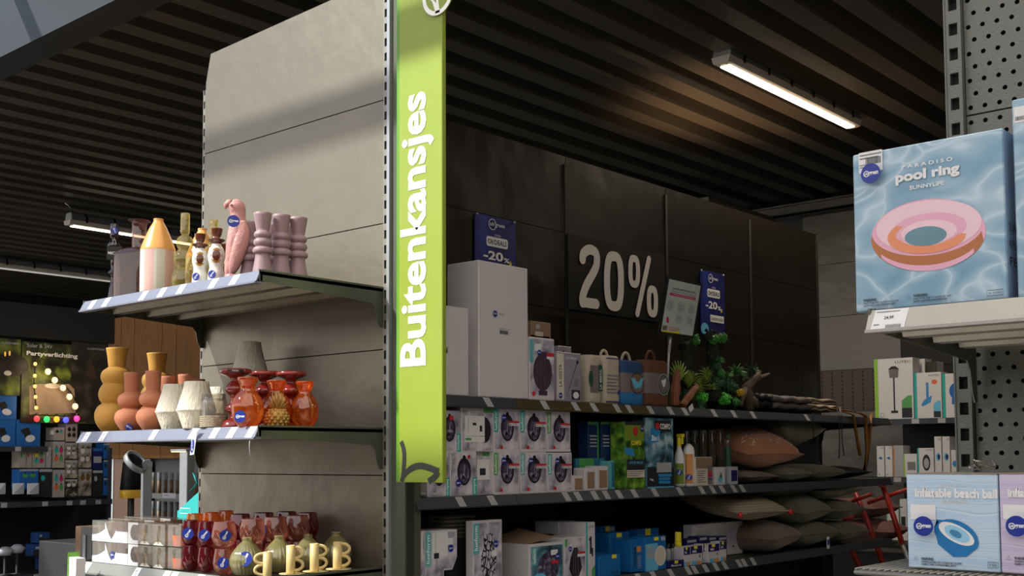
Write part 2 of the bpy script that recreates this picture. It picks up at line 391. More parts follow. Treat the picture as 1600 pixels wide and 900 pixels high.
# ================================================================ END SHELVING UNIT
XL, XR, YF, YB = -3.835, -2.805, 2.08, 2.58
ZT, ZM, ZL = 2.058, 1.593, 1.140
unit = thing('shelving_unit', 'tall grey end shelving unit with three shelves of vases and glasses', 'shelving', ((XL+XR)/2, YB, 0))
cx = (XL+XR)/2
def lp(mb, name, parent=unit, off=None):
    """build world-space geometry under a parent whose origin is off"""
    o = mb.build(name, parent); q = parent.location if off is None else off
    o.location = (-q[0], -q[1], -q[2]); return o
seams = [.15, .60, 1.02, 1.440, 1.8545, 2.2755, 2.693, 3.087]
for i in range(len(seams)-1):
    b = MB(); g = .0018
    if i == len(seams)-2: # top panel with a clipped left corner
        b.prism([(XL+.0, seams[i]+g), (XR, seams[i]+g), (XR, seams[i+1]+.03), (XL+.03, seams[i+1]), (XL, seams[i+1]-.11)], 'y', YB, YB+.018, 'endpanel')
    else: b.box((XL, YB, seams[i]+g), (XR, YB+.018, seams[i+1]-g), 'endpanel')
    b2 = b; lp(b2, 'back_panel')
b = MB(); b.box((XL+.02, YB+.02, .1), (XR-.02, YB+.05, 3.0), 'slotblack'); lp(b, 'core')
def upright(x0, x1, y0, y1, z0, z1, m1, pitch=.05, hole=.028, name='upright', parent=unit, off=None):
    b = MB(); wv = (x1-x0)
    b.box((x0, y0, z0), (x0+wv*.22, y1, z1), m1); b.box((x1-wv*.22, y0, z0), (x1, y1, z1), m1)
    b.box((x0+.002, y0+.012, z0), (x1-.002, y1+.012, z1), 'slotblack')
    z = z0
    while z < z1-.02:
        b.box((x0+wv*.22, y0, z), (x1-wv*.22, y1, z+pitch-hole), m1); z += pitch
    return lp(b, name, parent, off)
upright(XR+.002, XR+.026, YB-.004, YB+.002, .1, 3.14, 'slotmetal')
upright(XL-.018, XL-.001, YB+.0, YB+.006, .1, 2.95, 'slotmetal', .055, .03)
b = MB(); b.box((XR+.027, YB-.012, .1), (XR+.04, YB+.06, 3.2), 'silver'); lp(b, 'post_edge')
b = MB(); b.box((XR+.041, YB, .1), (XR+.105, YB+.07, 3.3), 'greensteel'); lp(b, 'post')
b = MB(); b.box((XL, YF, 0), (XR, YB, .12), 'darksteel'); lp(b, 'plinth')
BR = [(0, .0), (.5, 0), (.5, -.135), (.487, -.137), (.474, -.115), (.465, -.075), (.45, -.058), (.0, -.034)]
def shelf(par, off, x0, x1, yf, yb, z, rail, tags_px, deck_m='darksteel', rib='shelfrib', ends=(True, True), face='-y', tagm='labelwhite', bracket='greensteel', lipz=.035, dense=False):
    """a shelf tray running along x, front towards -y"""
    D = yb-yf
    b = MB(); b.box((x0, yf+.006, z-.012), (x1, yb, z-.002), deck_m)
    b.box((x0, yf+.004, z-.03), (x1, yf+.012, z-.002), deck_m)
    sh = lp(b, 'shelf', par, off)
    b = MB(); zz = z-.012
    for k, y in enumerate((yf+.10, yf+.235, yf+.36)):
        if y+.06 > yb: break
        b.prism([(y, zz), (y+.012, zz-.022), (y+.05, zz-.022), (y+.062, zz)], 'x', x0+.01, x1-.01, rib)
    o = lp(b, 'stiffener', sh, (0, 0, 0)); o.location = (0, 0, 0)
    b = MB(); b.prism([(yf-.014, z-lipz), (yf+.004, z+.001), (yf+.007, z+.001), (yf-.009, z-lipz-.002)], 'x', x0, x1, rail)
    b.prism([(yf-.017, z-lipz-.003), (yf-.017, z-lipz+.002), (yf+.012, z-lipz+.002), (yf+.012, z-lipz-.003)], 'x', x0, x1, rail)
    o = lp(b, 'price_rail', sh, (0, 0, 0)); o.location = (0, 0, 0)
    s_ = D/.5
    for e, xx in enumerate((x0, x1-.003)):
        if ends[e]:
            b = MB(); b.prism([(yf+p_[0]*s_, z+p_[1]+.004) for p_ in BR], 'x', xx, xx+.003, bracket)
            b.box((xx-.004, yf+.005, z-.002), (xx+.007, yb, z+.004), bracket)
            o = lp(b, 'bracket', sh, (0, 0, 0)); o.location = (0, 0, 0)
    # tags
    if tags_px:
        b = MB(); w_ = .034; sl_ = .018/lipz
        b.add([(-w_/2, -.0145-.0006, -lipz+.001), (w_/2, -.0145-.0006, -lipz+.001), (w_/2+.007, .0035-.0006, 0), (-w_/2+.007, .0035-.0006, 0)], [[0, 1, 2, 3]], tagm)
        for (u0, v0, u1, v1) in ((-.3, .62, .1, .75), (-.3, .4, .25, .46), (-.05, .12, .3, .3)):
            q = [(w_*u + .007*v, -.0145+.018*v-.0012, -lipz+lipz*v) for u, v in ((u0, v0), (u1, v0), (u1, v1), (u0, v1))]
            b.add(q, [[0, 1, 2, 3]], 'tagink')
        o0 = b.build('price_tag', sh)
        for k, xp in enumerate(tags_px):
            o = o0 if k == 0 else dup(o0, parent=sh)
            o.location = (xp, yf, z)
    return sh
def tx(pxs, z): return [Xat(p_, YF-.006, z-.015) for p_ in pxs]
shelf(unit, None, XL, XR, YF, YB, ZT, 'railblue', tx([143, 165, 223, 252, 282, 332, 365], ZT))
shelf(unit, None, XL, XR, YF, YB, ZM, 'railblue', tx([134, 160, 239, 301, 334, 361, 391], ZM))
shelf(unit, None, XL, XR, YF, YB, ZL, 'railgrey', tx([135, 212, 258, 270, 310, 345], ZL))
# ================================================================ CENTRAL WALL SHELVING
XF, XB = -2.70, -3.14
CT, CM, CL = 1.706, 1.365, 1.025
cu = thing('wall_shelving', 'long dark shelving run with black back panels carrying lamp boxes, cushions and plants', 'shelving', (XB, 2.6, 0))
J = [2.62, 3.207, 3.983, 4.788, 5.62, 6.43]
rows = [.1, .42, .77, 1.115, 1.455, 1.80, 2.145, 2.49, 2.835]
for i in range(5):
    for k in range(8):
        b = MB(); b.box((XB-.02, J[i]+.002, rows[k]+.0015), (XB, J[i+1]-.002, rows[k+1]-.0015), 'wallpanel'); lp(b, 'back_panel', cu)
b = MB(); b.box((XB-.07, 2.62, .05), (XB-.022, 6.43, 2.80), 'wallback'); lp(b, 'core', cu)
b = MB()
for y in J[1:]: b.box((XB-.001, y-.010, .1), (XB+.003, y+.010, 2.80), 'wallback')
lp(b, 'upright', cu)
b = MB(); b.box((XB, 2.62, 0), (XF, 6.43, .12), 'darksteel'); lp(b, 'plinth', cu)
b = MB(); b.box((XF-.02, 2.585, 0), (XF+.004, 2.60, 3.3), 'darksteel'); b.box((XR+.106, 2.6, .0), (XF+.004, 2.615, 3.3), 'darksteel'); lp(b, 'end_post', cu)
def cshelf(y0, y1, z, rail, tags, dense=False):
    """shelf of the central run: same tray turned to face +x"""
    e = bpy.data.objects.new('shelf_module', None)
    D = XF-XB
    b = MB(); b.box((XB, y0+.001, z-.014), (XF-.006, y1-.001, z-.002), 'darksteel'); b.box((XF-.012, y0+.001, z-.032), (XF-.004, y1-.001, z-.002), 'darksteel')
    sh = lp(b, 'shelf', cu)
    b = MB(); b.prism([(XF+.012, z-.034), (XF-.005, z+.001), (XF-.008, z+.001), (XF+.006, z-.036)], 'y', y0+.001, y1-.001, rail)
    b.prism([(XF+.014, z-.038), (XF+.014, z-.033), (XF-.012, z-.033), (XF-.012, z-.038)], 'y', y0+.001, y1-.001, rail)
    o = b.build('price_rail', sh)
    for yy in (y0+.003, y1-.006):
        b = MB(); b.prism([(XF-.012-p_[0]*.84, z-.003+min(0, p_[1])) for p_ in BR], 'y', yy, yy+.003, 'darksteel'); b.build('bracket', sh)
    o0 = None
    for px_ in tags:
        Yp = Yat(px_, XF+.006, z-.018)
        if not (y0 < Yp <= y1): continue
        if o0 is None:
            b = MB(); h = .017
            b.add([(.0128, -h, -.033), (.0128, h, -.033), (-.0038, h-.009, 0), (-.0038, -h-.009, 0)], [[0, 1, 2, 3]], 'labelgrey')
            for (u0, v0, u1, v1) in ((-.3, .62, .1, .78), (-.3, .4, .25, .48), (-.05, .1, .3, .3)):
                q = [(.0134-.0166*v, 2*h*u-.009*v, -.033+.033*v) for u, v in ((u0, v0), (u1, v0), (u1, v1), (u0, v1))]
                b.add(q, [[0, 1, 2, 3]], 'tagink')
            o0 = b.build('price_tag', sh); o = o0
        else: o = dup(o0, parent=sh)
        o.location = (XF, Yp, z)
JS = [2.625, 3.125, 3.965, 4.775, 5.60, 6.40]
TT = [765, 853, 901, 930, 966, 985, 1018, 1049, 1072, 1117, 1148, 1178, 1262]
TM = [646, 722, 771, 887, 905, 931, 949, 969, 993, 1025, 1064, 1098, 1115, 1130, 1148, 1161]
TL = [1000, 1023, 1050, 1077, 1087, 1104, 1120, 1134, 1156, 1164, 1178]
for i in range(5):
    cshelf(JS[i], JS[i+1], CT, 'railbronze' if i == 1 else 'raildark', TT)
    cshelf(JS[i], JS[i+1], CM, 'raildark', TM)
    cshelf(JS[i], JS[i+1], CL, 'raildark', TL)
# ================================================================ GREEN FLAG SIGN
mat('signgreen', '#879833', .38, var=.02)
mat('signedge', '#5d8f22', .4)
mat('signwhite', '#f0f1ee', .4, var=0)
mat('signdark', '#262e28', .5, var=0)
YS = 2.44
x0 = Xat(623, YS, 2.0); x1 = Xat(691, YS, 2.0); zb = onY(655, 754, YS).z; zt = 3.3
sg = thing('hanging_sign', 'tall lime green sign reading Buitenkansjes upright in white letters', 'sign', ((x0+x1)/2, YS, zb))
def sl_(mb, name, m=None): return lp(mb, name, sg)
b = MB(); b.box((x0, YS, zb), (x1, YS+.018, zt), 'signgreen', bev=.002); sl_(b, 'board')
b = MB(); b.box((x0-.014, YS+.004, zb), (x0-.0005, YS+.022, zt), 'signedge'); b.box((x0-.03, YS+.03, zb+.1), (x0+.02, 2.585, zb+.13), 'darksteel'); b.box((x0-.03, YS+.03, zt-.2), (x0+.02, 2.585, zt-.17), 'darksteel'); sl_(b, 'side_frame')  # green strip paints the sign's reflection on the post; steel mounts behind
b = MB()
pB = onY(648, 572, YS); pS = onY(648, 146, YS); xl = Xat(626, YS, 2.0); xr_ = Xat(679, YS, 2.0)
b.text('Buitenkansjes', xl, pB.z, xr_, pS.z, 'signwhite', YS-.0015, rot=90, bold=.028); sl_(b, 'lettering')
# round emblem at the top, overlapping the board's right edge
b = MB(); c = onY(686, -8, YS); r = 33/ppm(c)
b.prism([(c.x+r*cos(2*pi*k/40), c.z+r*sin(2*pi*k/40)) for k in range(40)], 'y', YS-.006, YS-.002, 'signgreen')
emb = sl_(b, 'emblem')
b = MB(); ring = [(c.x+r*.9*cos(2*pi*k/40), c.z+r*.9*sin(2*pi*k/40)) for k in range(40)]
b.stroke(ring, r*.22, 'signwhite', YS-.0068, close=True)
b.stroke([(c.x, c.z-r*.9), (c.x-r*.02, c.z-.2*r), (c.x+.1*r, c.z+.5*r)], [r*.3, r*.12, .05*r], 'signwhite', YS-.0068)
b.stroke([(c.x-.02*r, c.z-.75*r), (c.x-.3*r, c.z-.25*r), (c.x-.7*r, c.z+.1*r)], [r*.3, r*.12, .05*r], 'signwhite', YS-.0066)
b.build('emblem_ring', emb)
# dark leaf drawing at the foot
b = MB(); U = lambda px, py: (onY(px, py, YS).x, onY(px, py, YS).z)
def arc(ps, n=8): return smooth([U(*p_) for p_ in ps], n)
b.stroke(arc([(627, 690), (630.5, 700), (632, 714), (630.5, 740), (628, 752.5)]), [.016]*32+[.018], 'signdark', YS-.0012)
b.stroke(arc([(629, 746), (640, 734), (654, 728), (668, 730), (686, 737)]), [.014+.006*min(1, k/10) for k in range(33)], 'signdark', YS-.0014)
b.stroke(arc([(685, 737), (680, 745), (670, 752.5)]), [.020]*17, 'signdark', YS-.0016)
sl_(b, 'leaf_drawing')
# ================================================================ 20% BOARD AND POSTERS ON THE WALL
mat('boardblack', '#0c0b0d', .55, spec=.25); mat('digit', '#e4dcd8', .45, var=.02)
def wall_thing(name, label, cat, px, py):
    p_ = onX(px, py, XB+.004); return p_
def wall_xy(px, py): p_ = onX(px, py, XB+.004); return p_
def wboard(name, label, cat, tl, br, m, th=.004, X=XB+.001):
    """flat board on the wall, local x along +Y, z up, face to -y local = +X world"""
    a = onX(*tl, X+th); c_ = onX(*br, X+th); zc = onX(tl[0], tl[1], X+th)
    W = c_.y-a.y; botz = c_.z; H = a.z-botz
    t = thing(name, label, cat, (X, a.y, botz), pi/2)
    b = MB(); b.box((0, -th, 0), (W, 0, H), m); b.build('board', t)
    return t, W, H
bd, W, H = wboard('promotion_board', 'black board on the wall reading 20% in large rounded figures', 'sign', (887, 364), (1040, 505), 'boardblack', X=XB+.004)
base = onX(887, 364, XB+.008)
def L_(px, py): p_ = onX(px, py, XB+.008); return (p_.y-base.y, p_.z-(base.z-H))
b = MB(); th = .045; Y_ = -.0052
cv = lambda pts: smooth([L_(*q) for q in pts], 6)
b.stroke(cv([(910, 405), (911.5, 396), (921, 390), (931, 396), (932, 412), (928, 424), (916, 446), (910, 464), (910, 473)]), .046, 'digit', Y_)
b.stroke([L_(910, 472), L_(931.5, 475)], .046, 'digit', Y_-.0002)
def loop(cx_, cy_, rx_, ry_, sk): # rounded stadium loop drawn in photo pixels
    o_ = []
    for k in range(36):
        a = 2*pi*k/36; ex = .55
        x = cx_+rx_*math.copysign(abs(cos(a))**ex, cos(a)); y = cy_+ry_*math.copysign(abs(sin(a))**.9, sin(a)); o_.append(L_(x, y+sk*(x-cx_)))
    return o_
b.stroke(loop(959, 439.5, 11, 39, .15), .046, 'digit', Y_-.0004, close=True)
b.stroke(loop(990.5, 424, 6, 20, .2), .034, 'digit', Y_-.0004, close=True)
b.stroke(loop(1019, 471, 5.5, 19, .2), .036, 'digit', Y_-.0004, close=True)
b.stroke([L_(1013.5, 405), L_(995.5, 490)], .034, 'digit', Y_-.0006)
b.build('lettering', bd)
ramp_mat('posterblue', [(.3, '#080c3a'), (.5, '#101a6e'), (.62, '#1d3f9e'), (.72, '#7fb0e0')], 3.2, dist=1.5)
def deals(tl, br, label):
    t, W, H = wboard('sale_poster', label, 'poster', tl, br, 'posterblue', X=XB+.004)
    b = MB(); y = -.005
    b.text("oh'green", W*.36, H*.86, W*.72, H*.93, 'signwhite', y, bold=.01)
    b.stroke([(W*.42+.022*cos(k*pi/8), H*.895+.022*sin(k*pi/8)) for k in range(16)], .003, 'signwhite', y, close=True)
    b.rect(W*.27, H*.60, W*.80, H*.73, 'signwhite', y, rx=.01); b.text("Oh'DEALS", W*.30, H*.63, W*.77, H*.70, 'navydeep', y-.0006, bold=.02)
    b.text('DO', W*.48, H*.745, W*.62, H*.77, 'signwhite', y)
    b.text('-20', W*.2, H*.42, W*.68, H*.54, 'signwhite', y, bold=.03); b.text('%', W*.7, H*.415, W*.84, H*.48, 'signwhite', y, bold=.02)
    b.rect(W*.38, H*.22, W*.95, H*.33, 'signwhite', y); b.text('Laatste stuks', W*.42, H*.25, W*.92, H*.31, 'navydeep', y-.0006)
    b.poly([(W*.82, H*.38), (W*.9, H*.40), (W*.87, H*.46)], 'yellowprint', y)
    b.ell(W*.15, H*.1, W*.16, H*.09, 'cyanprint', y+.0002)
    b.build('print', t)
    b = MB()
    for u, v in ((.04, .985), (.96, .985)): b.ball((W*u, -.006, H*v), .006, 'silver', 8, 5)
    b.build('pin', t)
deals((742, 332), (806, 462), "blue Oh'DEALS -20% poster on the wall behind the tall white box")
deals((1094, 421), (1133, 528), "blue Oh'DEALS -20% poster on the wall to the right of the 20% board")
# ================================================================ STICKER
def sticker_mb():
    b = MB(); b.prism([(cos(2*pi*k/24), sin(2*pi*k/24)) for k in range(24)], 'y', -.03, 0, 'navy')
    b.stroke([(-.42+.27*cos(k*pi/8), .0+.27*sin(k*pi/8)) for k in range(16)], .07, 'signwhite', -.04, close=True)
    b.text('oh', -.6, -.13, -.24, .15, 'signwhite', -.05, bold=.02); b.text('green', -.12, -.28, .78, .16, 'signwhite', -.04, bold=.02)
    return b
_st = None
def sticker(parent, loc, r, rz=0, tilt=0, ry=0, rx=0):
    """round navy sticker, facing local -y then turned by rz"""
    global _st
    if _st is None: _st = sticker_mb().build('sticker', parent); o = _st
    else: o = dup(_st, parent=parent)
    o.parent = parent; o.location = loc; o.scale = (r, r, r); o.rotation_euler = (rx, ry, rz); return o
def facecam(p):
    """rz that turns local -y towards the camera from p"""
    d = CP - Vector(p); return math.atan2(d.y, d.x)+pi/2
def shoulder_sticker(t, base, r_body, z, rs, side=0, ry=0, rx=0):
    a = facecam((base[0], base[1], 0)) + side
    d = Vector((sin(a), -cos(a), 0)); return sticker(t, (d.x*(r_body+.0008), d.y*(r_body+.0008), z), rs, a, ry=ry, rx=rx)
# ================================================================ TOP SHELF OF THE END UNIT
mat('mustard', '#c08c38', .75, var=.05, nscale=30, bump=.15); mat('terracotta', '#b87252', .8, var=.06, nscale=25, bump=.15)
mat('plaster', '#dcd3c0', .85, var=.05, nscale=30, bump=.6, bscale=120, stretch=(1, 1, .3))
mat('lilac', '#94787f', .5, var=.02); mat('rosepink', '#bd8682', .5, var=.06, nscale=40, bump=.3, bscale=80)
mat('oxblood', '#7a231c', .18, var=.04, coat=.5); mat('gold', '#b98d4a', .4, .35, .08, 60)
mat('orangeglaze', '#dc9a4c', .3, var=.03, coat=.3); mat('stripewhite', '#cfcabb', .3, coat=.3, var=.02); mat('stripepink', '#d3a9a0', .3, coat=.3, var=.02)
mat('ceramicwhite', '#dcdad3', .25, coat=.4, var=.02); mat('glazebrown', '#5f2f1a', .15, coat=.5, var=.2, nscale=30); mat('glazeochre', '#a5722a', .2, coat=.4, var=.4, nscale=60)
glass('glassplum', '#d2b2a8', .07, .13, body='#9c6f66'); glass('glasssmoke', '#8a737a', .08, .35, body='#3c2a30'); glass('glassclear', '#f2efe8', .05, .07)
glass('glassyellow', '#f8eec8', .07, .2, body='#d0bd6c'); glass('glassamber', '#ffb874', .09, .30, body='#e8701c'); glass('glassred', '#c4606a', .07, .5, body='#801c2c')
glass('glasspink', '#e6b4a4', .07, .32, body='#b5705c'); glass('glassolive', '#efeac8', .10, .72, .08, body='#b3aa78'); glass('glassbrown', '#e09a4c', .08, .6, body='#a85c12'); glass('plasticclear', '#f4efe4', .05, .16)
def vp(px, Z, Y=None, X=None):
    """base point of a thing centred on column px at shelf height Z on plane Y or X, and metres per pixel"""
    p_ = Vector((Xat(px, Y, Z), Y, Z)) if Y is not None else Vector((X, Yat(px, X, Z), Z))
    return p_, 1/ppm(p_)
def vessel(name, label, cat, px, Z, prof, m, Y=None, X=None, group=None, wall=None, inner=.4, sm=5, seg=32, part='body', flute=0, nfl=0, hollow=True):
    """lathe a vessel; prof = (radius px, height px) measured in the photograph at that depth"""
    p_, k = vp(px, Z, Y, X); t = thing(name, label, cat, p_, 0, group)
    pr = [(max(r*k, .0004), z*k) for r, z in prof]; pr = smooth(pr, sm) if sm else pr
    b = MB(); top = pr[-1]
    if hollow:
        w_ = wall or .003; zi = top[1]*(1-inner)
        inn = [(max(.002, r-w_), z) for r, z in pr if z > zi][::-1]
        pr = pr + [(max(.002, top[0]-w_*.5), top[1]+.0008)] + inn + [(.0005, inn[-1][1])]
    b.lathe([(.0005, 0)] + pr, m, seg, flute=flute, nfl=nfl); o = b.build(part, t)
    return t, p_, k, o
# lilac ringed candle vases
LV = [(15.7, 0), (15.5, 3), (13, 18), (11.2, 31), (14.5, 33.5), (15.5, 37.5), (14, 41.5), (10.8, 43.8), (13, 46), (14.2, 50), (13, 54.5), (10.4, 56.5), (12.3, 58.5), (13.8, 62), (12.5, 66.5), (10.2, 68.5), (11.2, 76), (14.6, 96.5)]
LVg = 'lilac ringed vases on the top shelf'
for i, (px, X_, dz, lb) in enumerate(((410, -2.862, 1, 'lilac ringed vase second from left, tallest of the row on the top shelf'), (389, None, .96, 'lilac ringed vase beside the pink parrot figurine'),
                               (439, -2.855, 1, 'lilac ringed vase third from left beside the shelf edge'), (465.5, -2.85, .99, 'rightmost lilac ringed vase nearest the back panel'))):
    if X_ is None: vessel('vase', lb, 'vase', px, ZT, [(r, z*dz) for r, z in LV], 'lilac', Y=2.19, group=LVg, sm=4)
    else: vessel('vase', lb, 'vase', px, ZT, [(r, z*dz) for r, z in LV], 'lilac', X=X_, group=LVg, sm=4)
for px, X_, lb in ((424.5, -2.965, 'lilac ringed vase hidden between the second and third of the front row'), (447.5, -2.965, 'lilac ringed vase hidden between the third and fourth of the front row')):
    vessel('vase', lb, 'vase', px, ZT, [(r*.92, z*.94) for r, z in LV], 'lilac', X=X_, group=LVg, sm=4)
# smoky slim bottle
t, p_, k, o = vessel('candle_holder', 'slim smoky glass candle holder at the left end of the top shelf', 'candle holder', 177, ZT, [(8.5, 0), (9, 4), (7, 25), (4, 45), (9, 51), (4.5, 57), (5, 70), (4, 82), (9.5, 90), (9.5, 97), (4, 101), (4, 106), (6.5, 107), (6.5, 128)], 'glasssmoke', Y=2.20, sm=4)
shoulder_sticker(t, p_, 6.5*k, 117*k, 5.6*k, ry=1.2)
b = MB(); d = Vector((sin(facecam(p_)), -cos(facecam(p_)), 0)); a = facecam(p_)
b.box((-11*k, -.001, -10.5*k), (11*k, 0, 10.5*k), 'black'); b.text('MICA', -9*k, -2.5*k, 5*k, 2*k, 'signwhite', -.0016, bold=.02); b.stroke([(-3*k, 14*k), (0, 24*k), (3*k, 14*k)], .001, 'signwhite', -.0012)
b.build('hang_tag', t, (d.x*.033, d.y*.033, 80*k), a)
# big plum bottle
vessel('glass_bottle', 'large clear plum glass bottle with a flared neck on the top shelf', 'bottle', 216, ZT, [(34, 0), (37.5, 3), (38, 12), (38, 68), (36, 77), (28, 83.5), (15, 86.5), (11.5, 89), (11.2, 100), (11.3, 122), (14, 128), (17.5, 131)], 'glassplum', Y=2.24, sm=5, inner=.1)
# striped bottle with orange cone
def striped(px, Y, label, s=1, dx=0):
    p_, k = vp(px, ZT, Y); k *= s; t = thing('striped_bottle', label, 'bottle', p_, 0, 'orange-topped ceramic bottles')
    seg = 40; pr = [(24.5, 0), (26.5, 1.5), (26.8, 4), (27, 35), (26.8, 68)]; b = MB(); A = []
    for r, z in pr:
        for q in range(seg): an = 2*pi*q/seg; A.append((r*k*cos(an), r*k*sin(an), z*k))
    for q in range(seg):
        m_ = 'stripewhite' if ((q+1)//4) % 2 else 'stripepink'
        b.add([A[i*seg+(q+j) % seg] for i in range(5) for j in (0, 1)], [[i*2, i*2+1, i*2+3, i*2+2] for i in range(4)], m_, True)
    b.add([(0, 0, 0)]+A[:seg], [[0, (q+1) % seg+1, q+1] for q in range(seg)], 'stripewhite'); b.build('body', t)
    b = MB(); b.lathe([(r*k, z*k) for r, z in smooth([(27, 68), (26.3, 72), (22, 84), (14, 103), (9, 112), (7.4, 115.5), (7.6, 119)], 4)]+[(5.8*k, 119.4*k), (5.6*k, 112*k)], 'orangeglaze', 40, cap=False); b.build('neck', t)
striped(246, 2.155, 'large ceramic bottle with pink and white stripes and an orange conical neck', 1)
striped(315, 2.32, 'orange necked striped bottle behind the yellow bubble glass bottle', .93)
# yellow bubble bottles
BV = [(12, 0), (18, 4), (20, 16), (18.5, 27), (13, 34), (12.6, 36), (16.5, 44), (17.2, 51), (14.5, 59), (10.5, 64), (10, 65.5), (12.6, 71), (12.9, 78), (10, 84.5), (5.5, 87.5), (5, 90), (7, 92.5), (7, 120), (6.4, 121.5)]
vessel('bubble_bottle', 'pale yellow glass bottle of stacked bubbles with a tube neck', 'bottle', 288, ZT, BV, 'glassyellow', Y=2.17, sm=4, inner=.1, group='yellow bubble glass bottles')
vessel('bubble_bottle', 'yellow bubble glass bottle standing behind the brown and white vases', 'bottle', 333, ZT, [(r*.92, z*.98) for r, z in BV], 'glassyellow', Y=2.31, sm=4, inner=.1, group='yellow bubble glass bottles')
# brown and white figure vases
def figure(px, Y, hpx, label, st=True):
    p_, k = vp(px, ZT, Y); k *= hpx/86.; t = thing('figure_vase', label, 'vase', p_, 0, 'brown and white glazed vases')
    b = MB(); b.lathe([(r*k, z*k) for r, z in smooth([(.3, 0), (12, 0), (13, 5), (12.5, 14), (10.5, 23), (11, 30)], 4)], 'ceramicwhite', 28); b.build('foot', t)
    b = MB(); b.lathe([(r*k, z*k) for r, z in smooth([(11, 30), (13, 38), (13, 46), (11, 54), (8, 58), (7, 62)], 4)], 'ceramicwhite', 28, cap=False); b.build('body', t)
    b = MB(); b.lathe([(r*k, z*k) for r, z in smooth([(7, 61), (9, 64), (13.3, 67), (13, 68.5), (8, 70), (6.5, 73), (8, 77), (9.5, 85), (9, 86)], 4)]+[(7.5*k, 84*k), (6*k, 76*k)], 'glazebrown', 28, cap=False); b.build('cup', t)
    a = facecam(p_); d = Vector((sin(a), -cos(a), 0)); b = MB()
    for (s_, m_, of) in ((1, 'glazeochre', 0), (.72, 'glazebrown', .001)):
        q = []
        for j in range(24):
            u = cos(2*pi*j/24)*8.5*k*s_; v = sin(2*pi*j/24)*12*k*s_; z = 42*k+v
            R0 = (13.3-abs(z/k-42)*.16)*k; yy = -math.sqrt(max(0, R0*R0-u*u))-.0008-of; q.append((u, yy, z))
        b.add(q+[(0, -13.6*k-.0012-of, 42*k)], [[j, (j+1) % 24, 24] for j in range(24)], m_, True)
    b.build('glaze_patch', t, rz=a)
    if st: shoulder_sticker(t, p_, 12.6*k, 12*k, 6.5*k, side=-.5, ry=-.9)
figure(312, 2.125, 80, 'brown and white glazed vase left of its twin, sticker low on the front')
figure(337.5, 2.14, 86, 'brown and white glazed vase right of its twin, beside the parrot figurine')
figure(352, 2.36, 84, 'brown cup-topped vase mostly hidden behind the parrot figurine', False)
# parrot figurine
p_, k = vp(366, ZT, 2.145); a = facecam(p_)
t = thing('parrot_figurine', 'matte pink parrot figurine with a long folded tail', 'figurine', p_, a, None)
b = MB(); body = smooth([(-10, 0, 2, 3), (-8, 1, 14, 7), (-3, 2, 32, 11), (2, 1, 55, 15), (6, 0, 75, 16), (7, 0, 88, 14.5), (5, 0, 98, 12), (4.5, 0, 106, 12), (3, 0, 114, 13.5), (2.5, 0, 120, 12.5), (2, 0, 126, 8), (2, 0, 128.5, 2)], 4)
seg = 24; vs = []
for (x, y, z, r) in body:
    for q in range(seg):
        an = 2*pi*q/seg; rr = r*(1+(.05*cos(9*an+z*.12) if z < 92 else 0)); vs.append(((x+rr*cos(an))*k, (y+rr*.8*sin(an))*k, z*k))
n_ = len(body); b.add(vs, [[i*seg+q, i*seg+(q+1) % seg, (i+1)*seg+(q+1) % seg, (i+1)*seg+q] for i in range(n_-1) for q in range(seg)]+[list(range(seg))[::-1], list(range((n_-1)*seg, n_*seg))], 'rosepink', True)
b.build('body', t)
b = MB(); b.tube([(-5*k, -.0, 121*k), (-10*k, 0, 122*k), (-14*k, 0, 118*k), (-14.5*k, 0, 112*k)], 0, 'rosepink', 12, rads=[7*k, 6*k, 4*k, .8*k]); b.build('beak', t)
b = MB(); b.ball((-6*k, -10*k, 117*k), 2.2*k, 'rosepink', 10, 6); b.build('eye', t)
for s_ in (-1, 1):
    b = MB(); w_ = smooth([(9, 12*s_, 92), (12, 15*s_, 72), (6, 14*s_, 45), (-2, 9*s_, 18), (-7, 6*s_, 6)], 5); rr = [k*v for v in [3+9*sin(pi*min(1, (i+3)/len(w_))) for i in range(len(w_))]]
    b.tube([(x*k, -abs(y)*k*(1 if s_ > 0 else -1)*.62, z*k) for x, y, z in w_], 0, 'rosepink', 12, rads=rr, flat=.5); b.build('wing', t)
b = MB(); b.tube([(-4*k, 3*k, 26*k), (-9*k, 4*k, 8*k), (-11*k, 4*k, 0)], 0, 'rosepink', 10, rads=[8*k, 6*k, 5*k], flat=.5); b.build('tail', t)
b = MB(); b.lathe([(.001, 0), (11*k, 0), (11*k, 6*k), (9*k, 9*k)], 'rosepink', 20, c=(-4*k, 0, 0)); b.build('base', t)
sticker(t, (-2*k, -17.5*k, 90*k), 9.5*k, 0)
# ================================================================ MIDDLE SHELF
MV = [(20, 0), (22, 2), (30, 14), (32.5, 27), (29, 38), (22.5, 44), (21.5, 45), (25, 50), (27, 58), (25.5, 67), (21, 74.5), (20.6, 76), (23.3, 82), (24, 88), (21.5, 95), (14.5, 100.5), (12.5, 102), (13, 104), (14.5, 118), (16.8, 131.5)]
vessel('vase', 'tall mustard yellow vase of three bulges at the left end of the middle shelf', 'vase', 181, ZM, MV, 'mustard', Y=2.17, sm=4, group='mustard vases on the middle shelf')
vessel('vase', 'mustard yellow vase behind the terracotta pair on the middle shelf', 'vase', 244, ZM, [(r*.95, z*.955) for r, z in MV], 'mustard', Y=2.40, sm=4, group='mustard vases on the middle shelf')
TV = [(14, 0), (16, 2), (23.5, 13), (25.5, 22), (22, 30.5), (14, 35), (13.5, 36.5), (19, 41), (21.2, 48), (19, 55), (12.5, 60), (11, 62), (11.3, 72), (12.4, 91.5)]
tg = 'terracotta vases on the middle shelf'
t, p_, k, o = vessel('vase', 'terracotta vase with a small navy sticker, left of the front pair', 'vase', 205, ZM, TV, 'terracotta', Y=2.125, sm=4, group=tg)
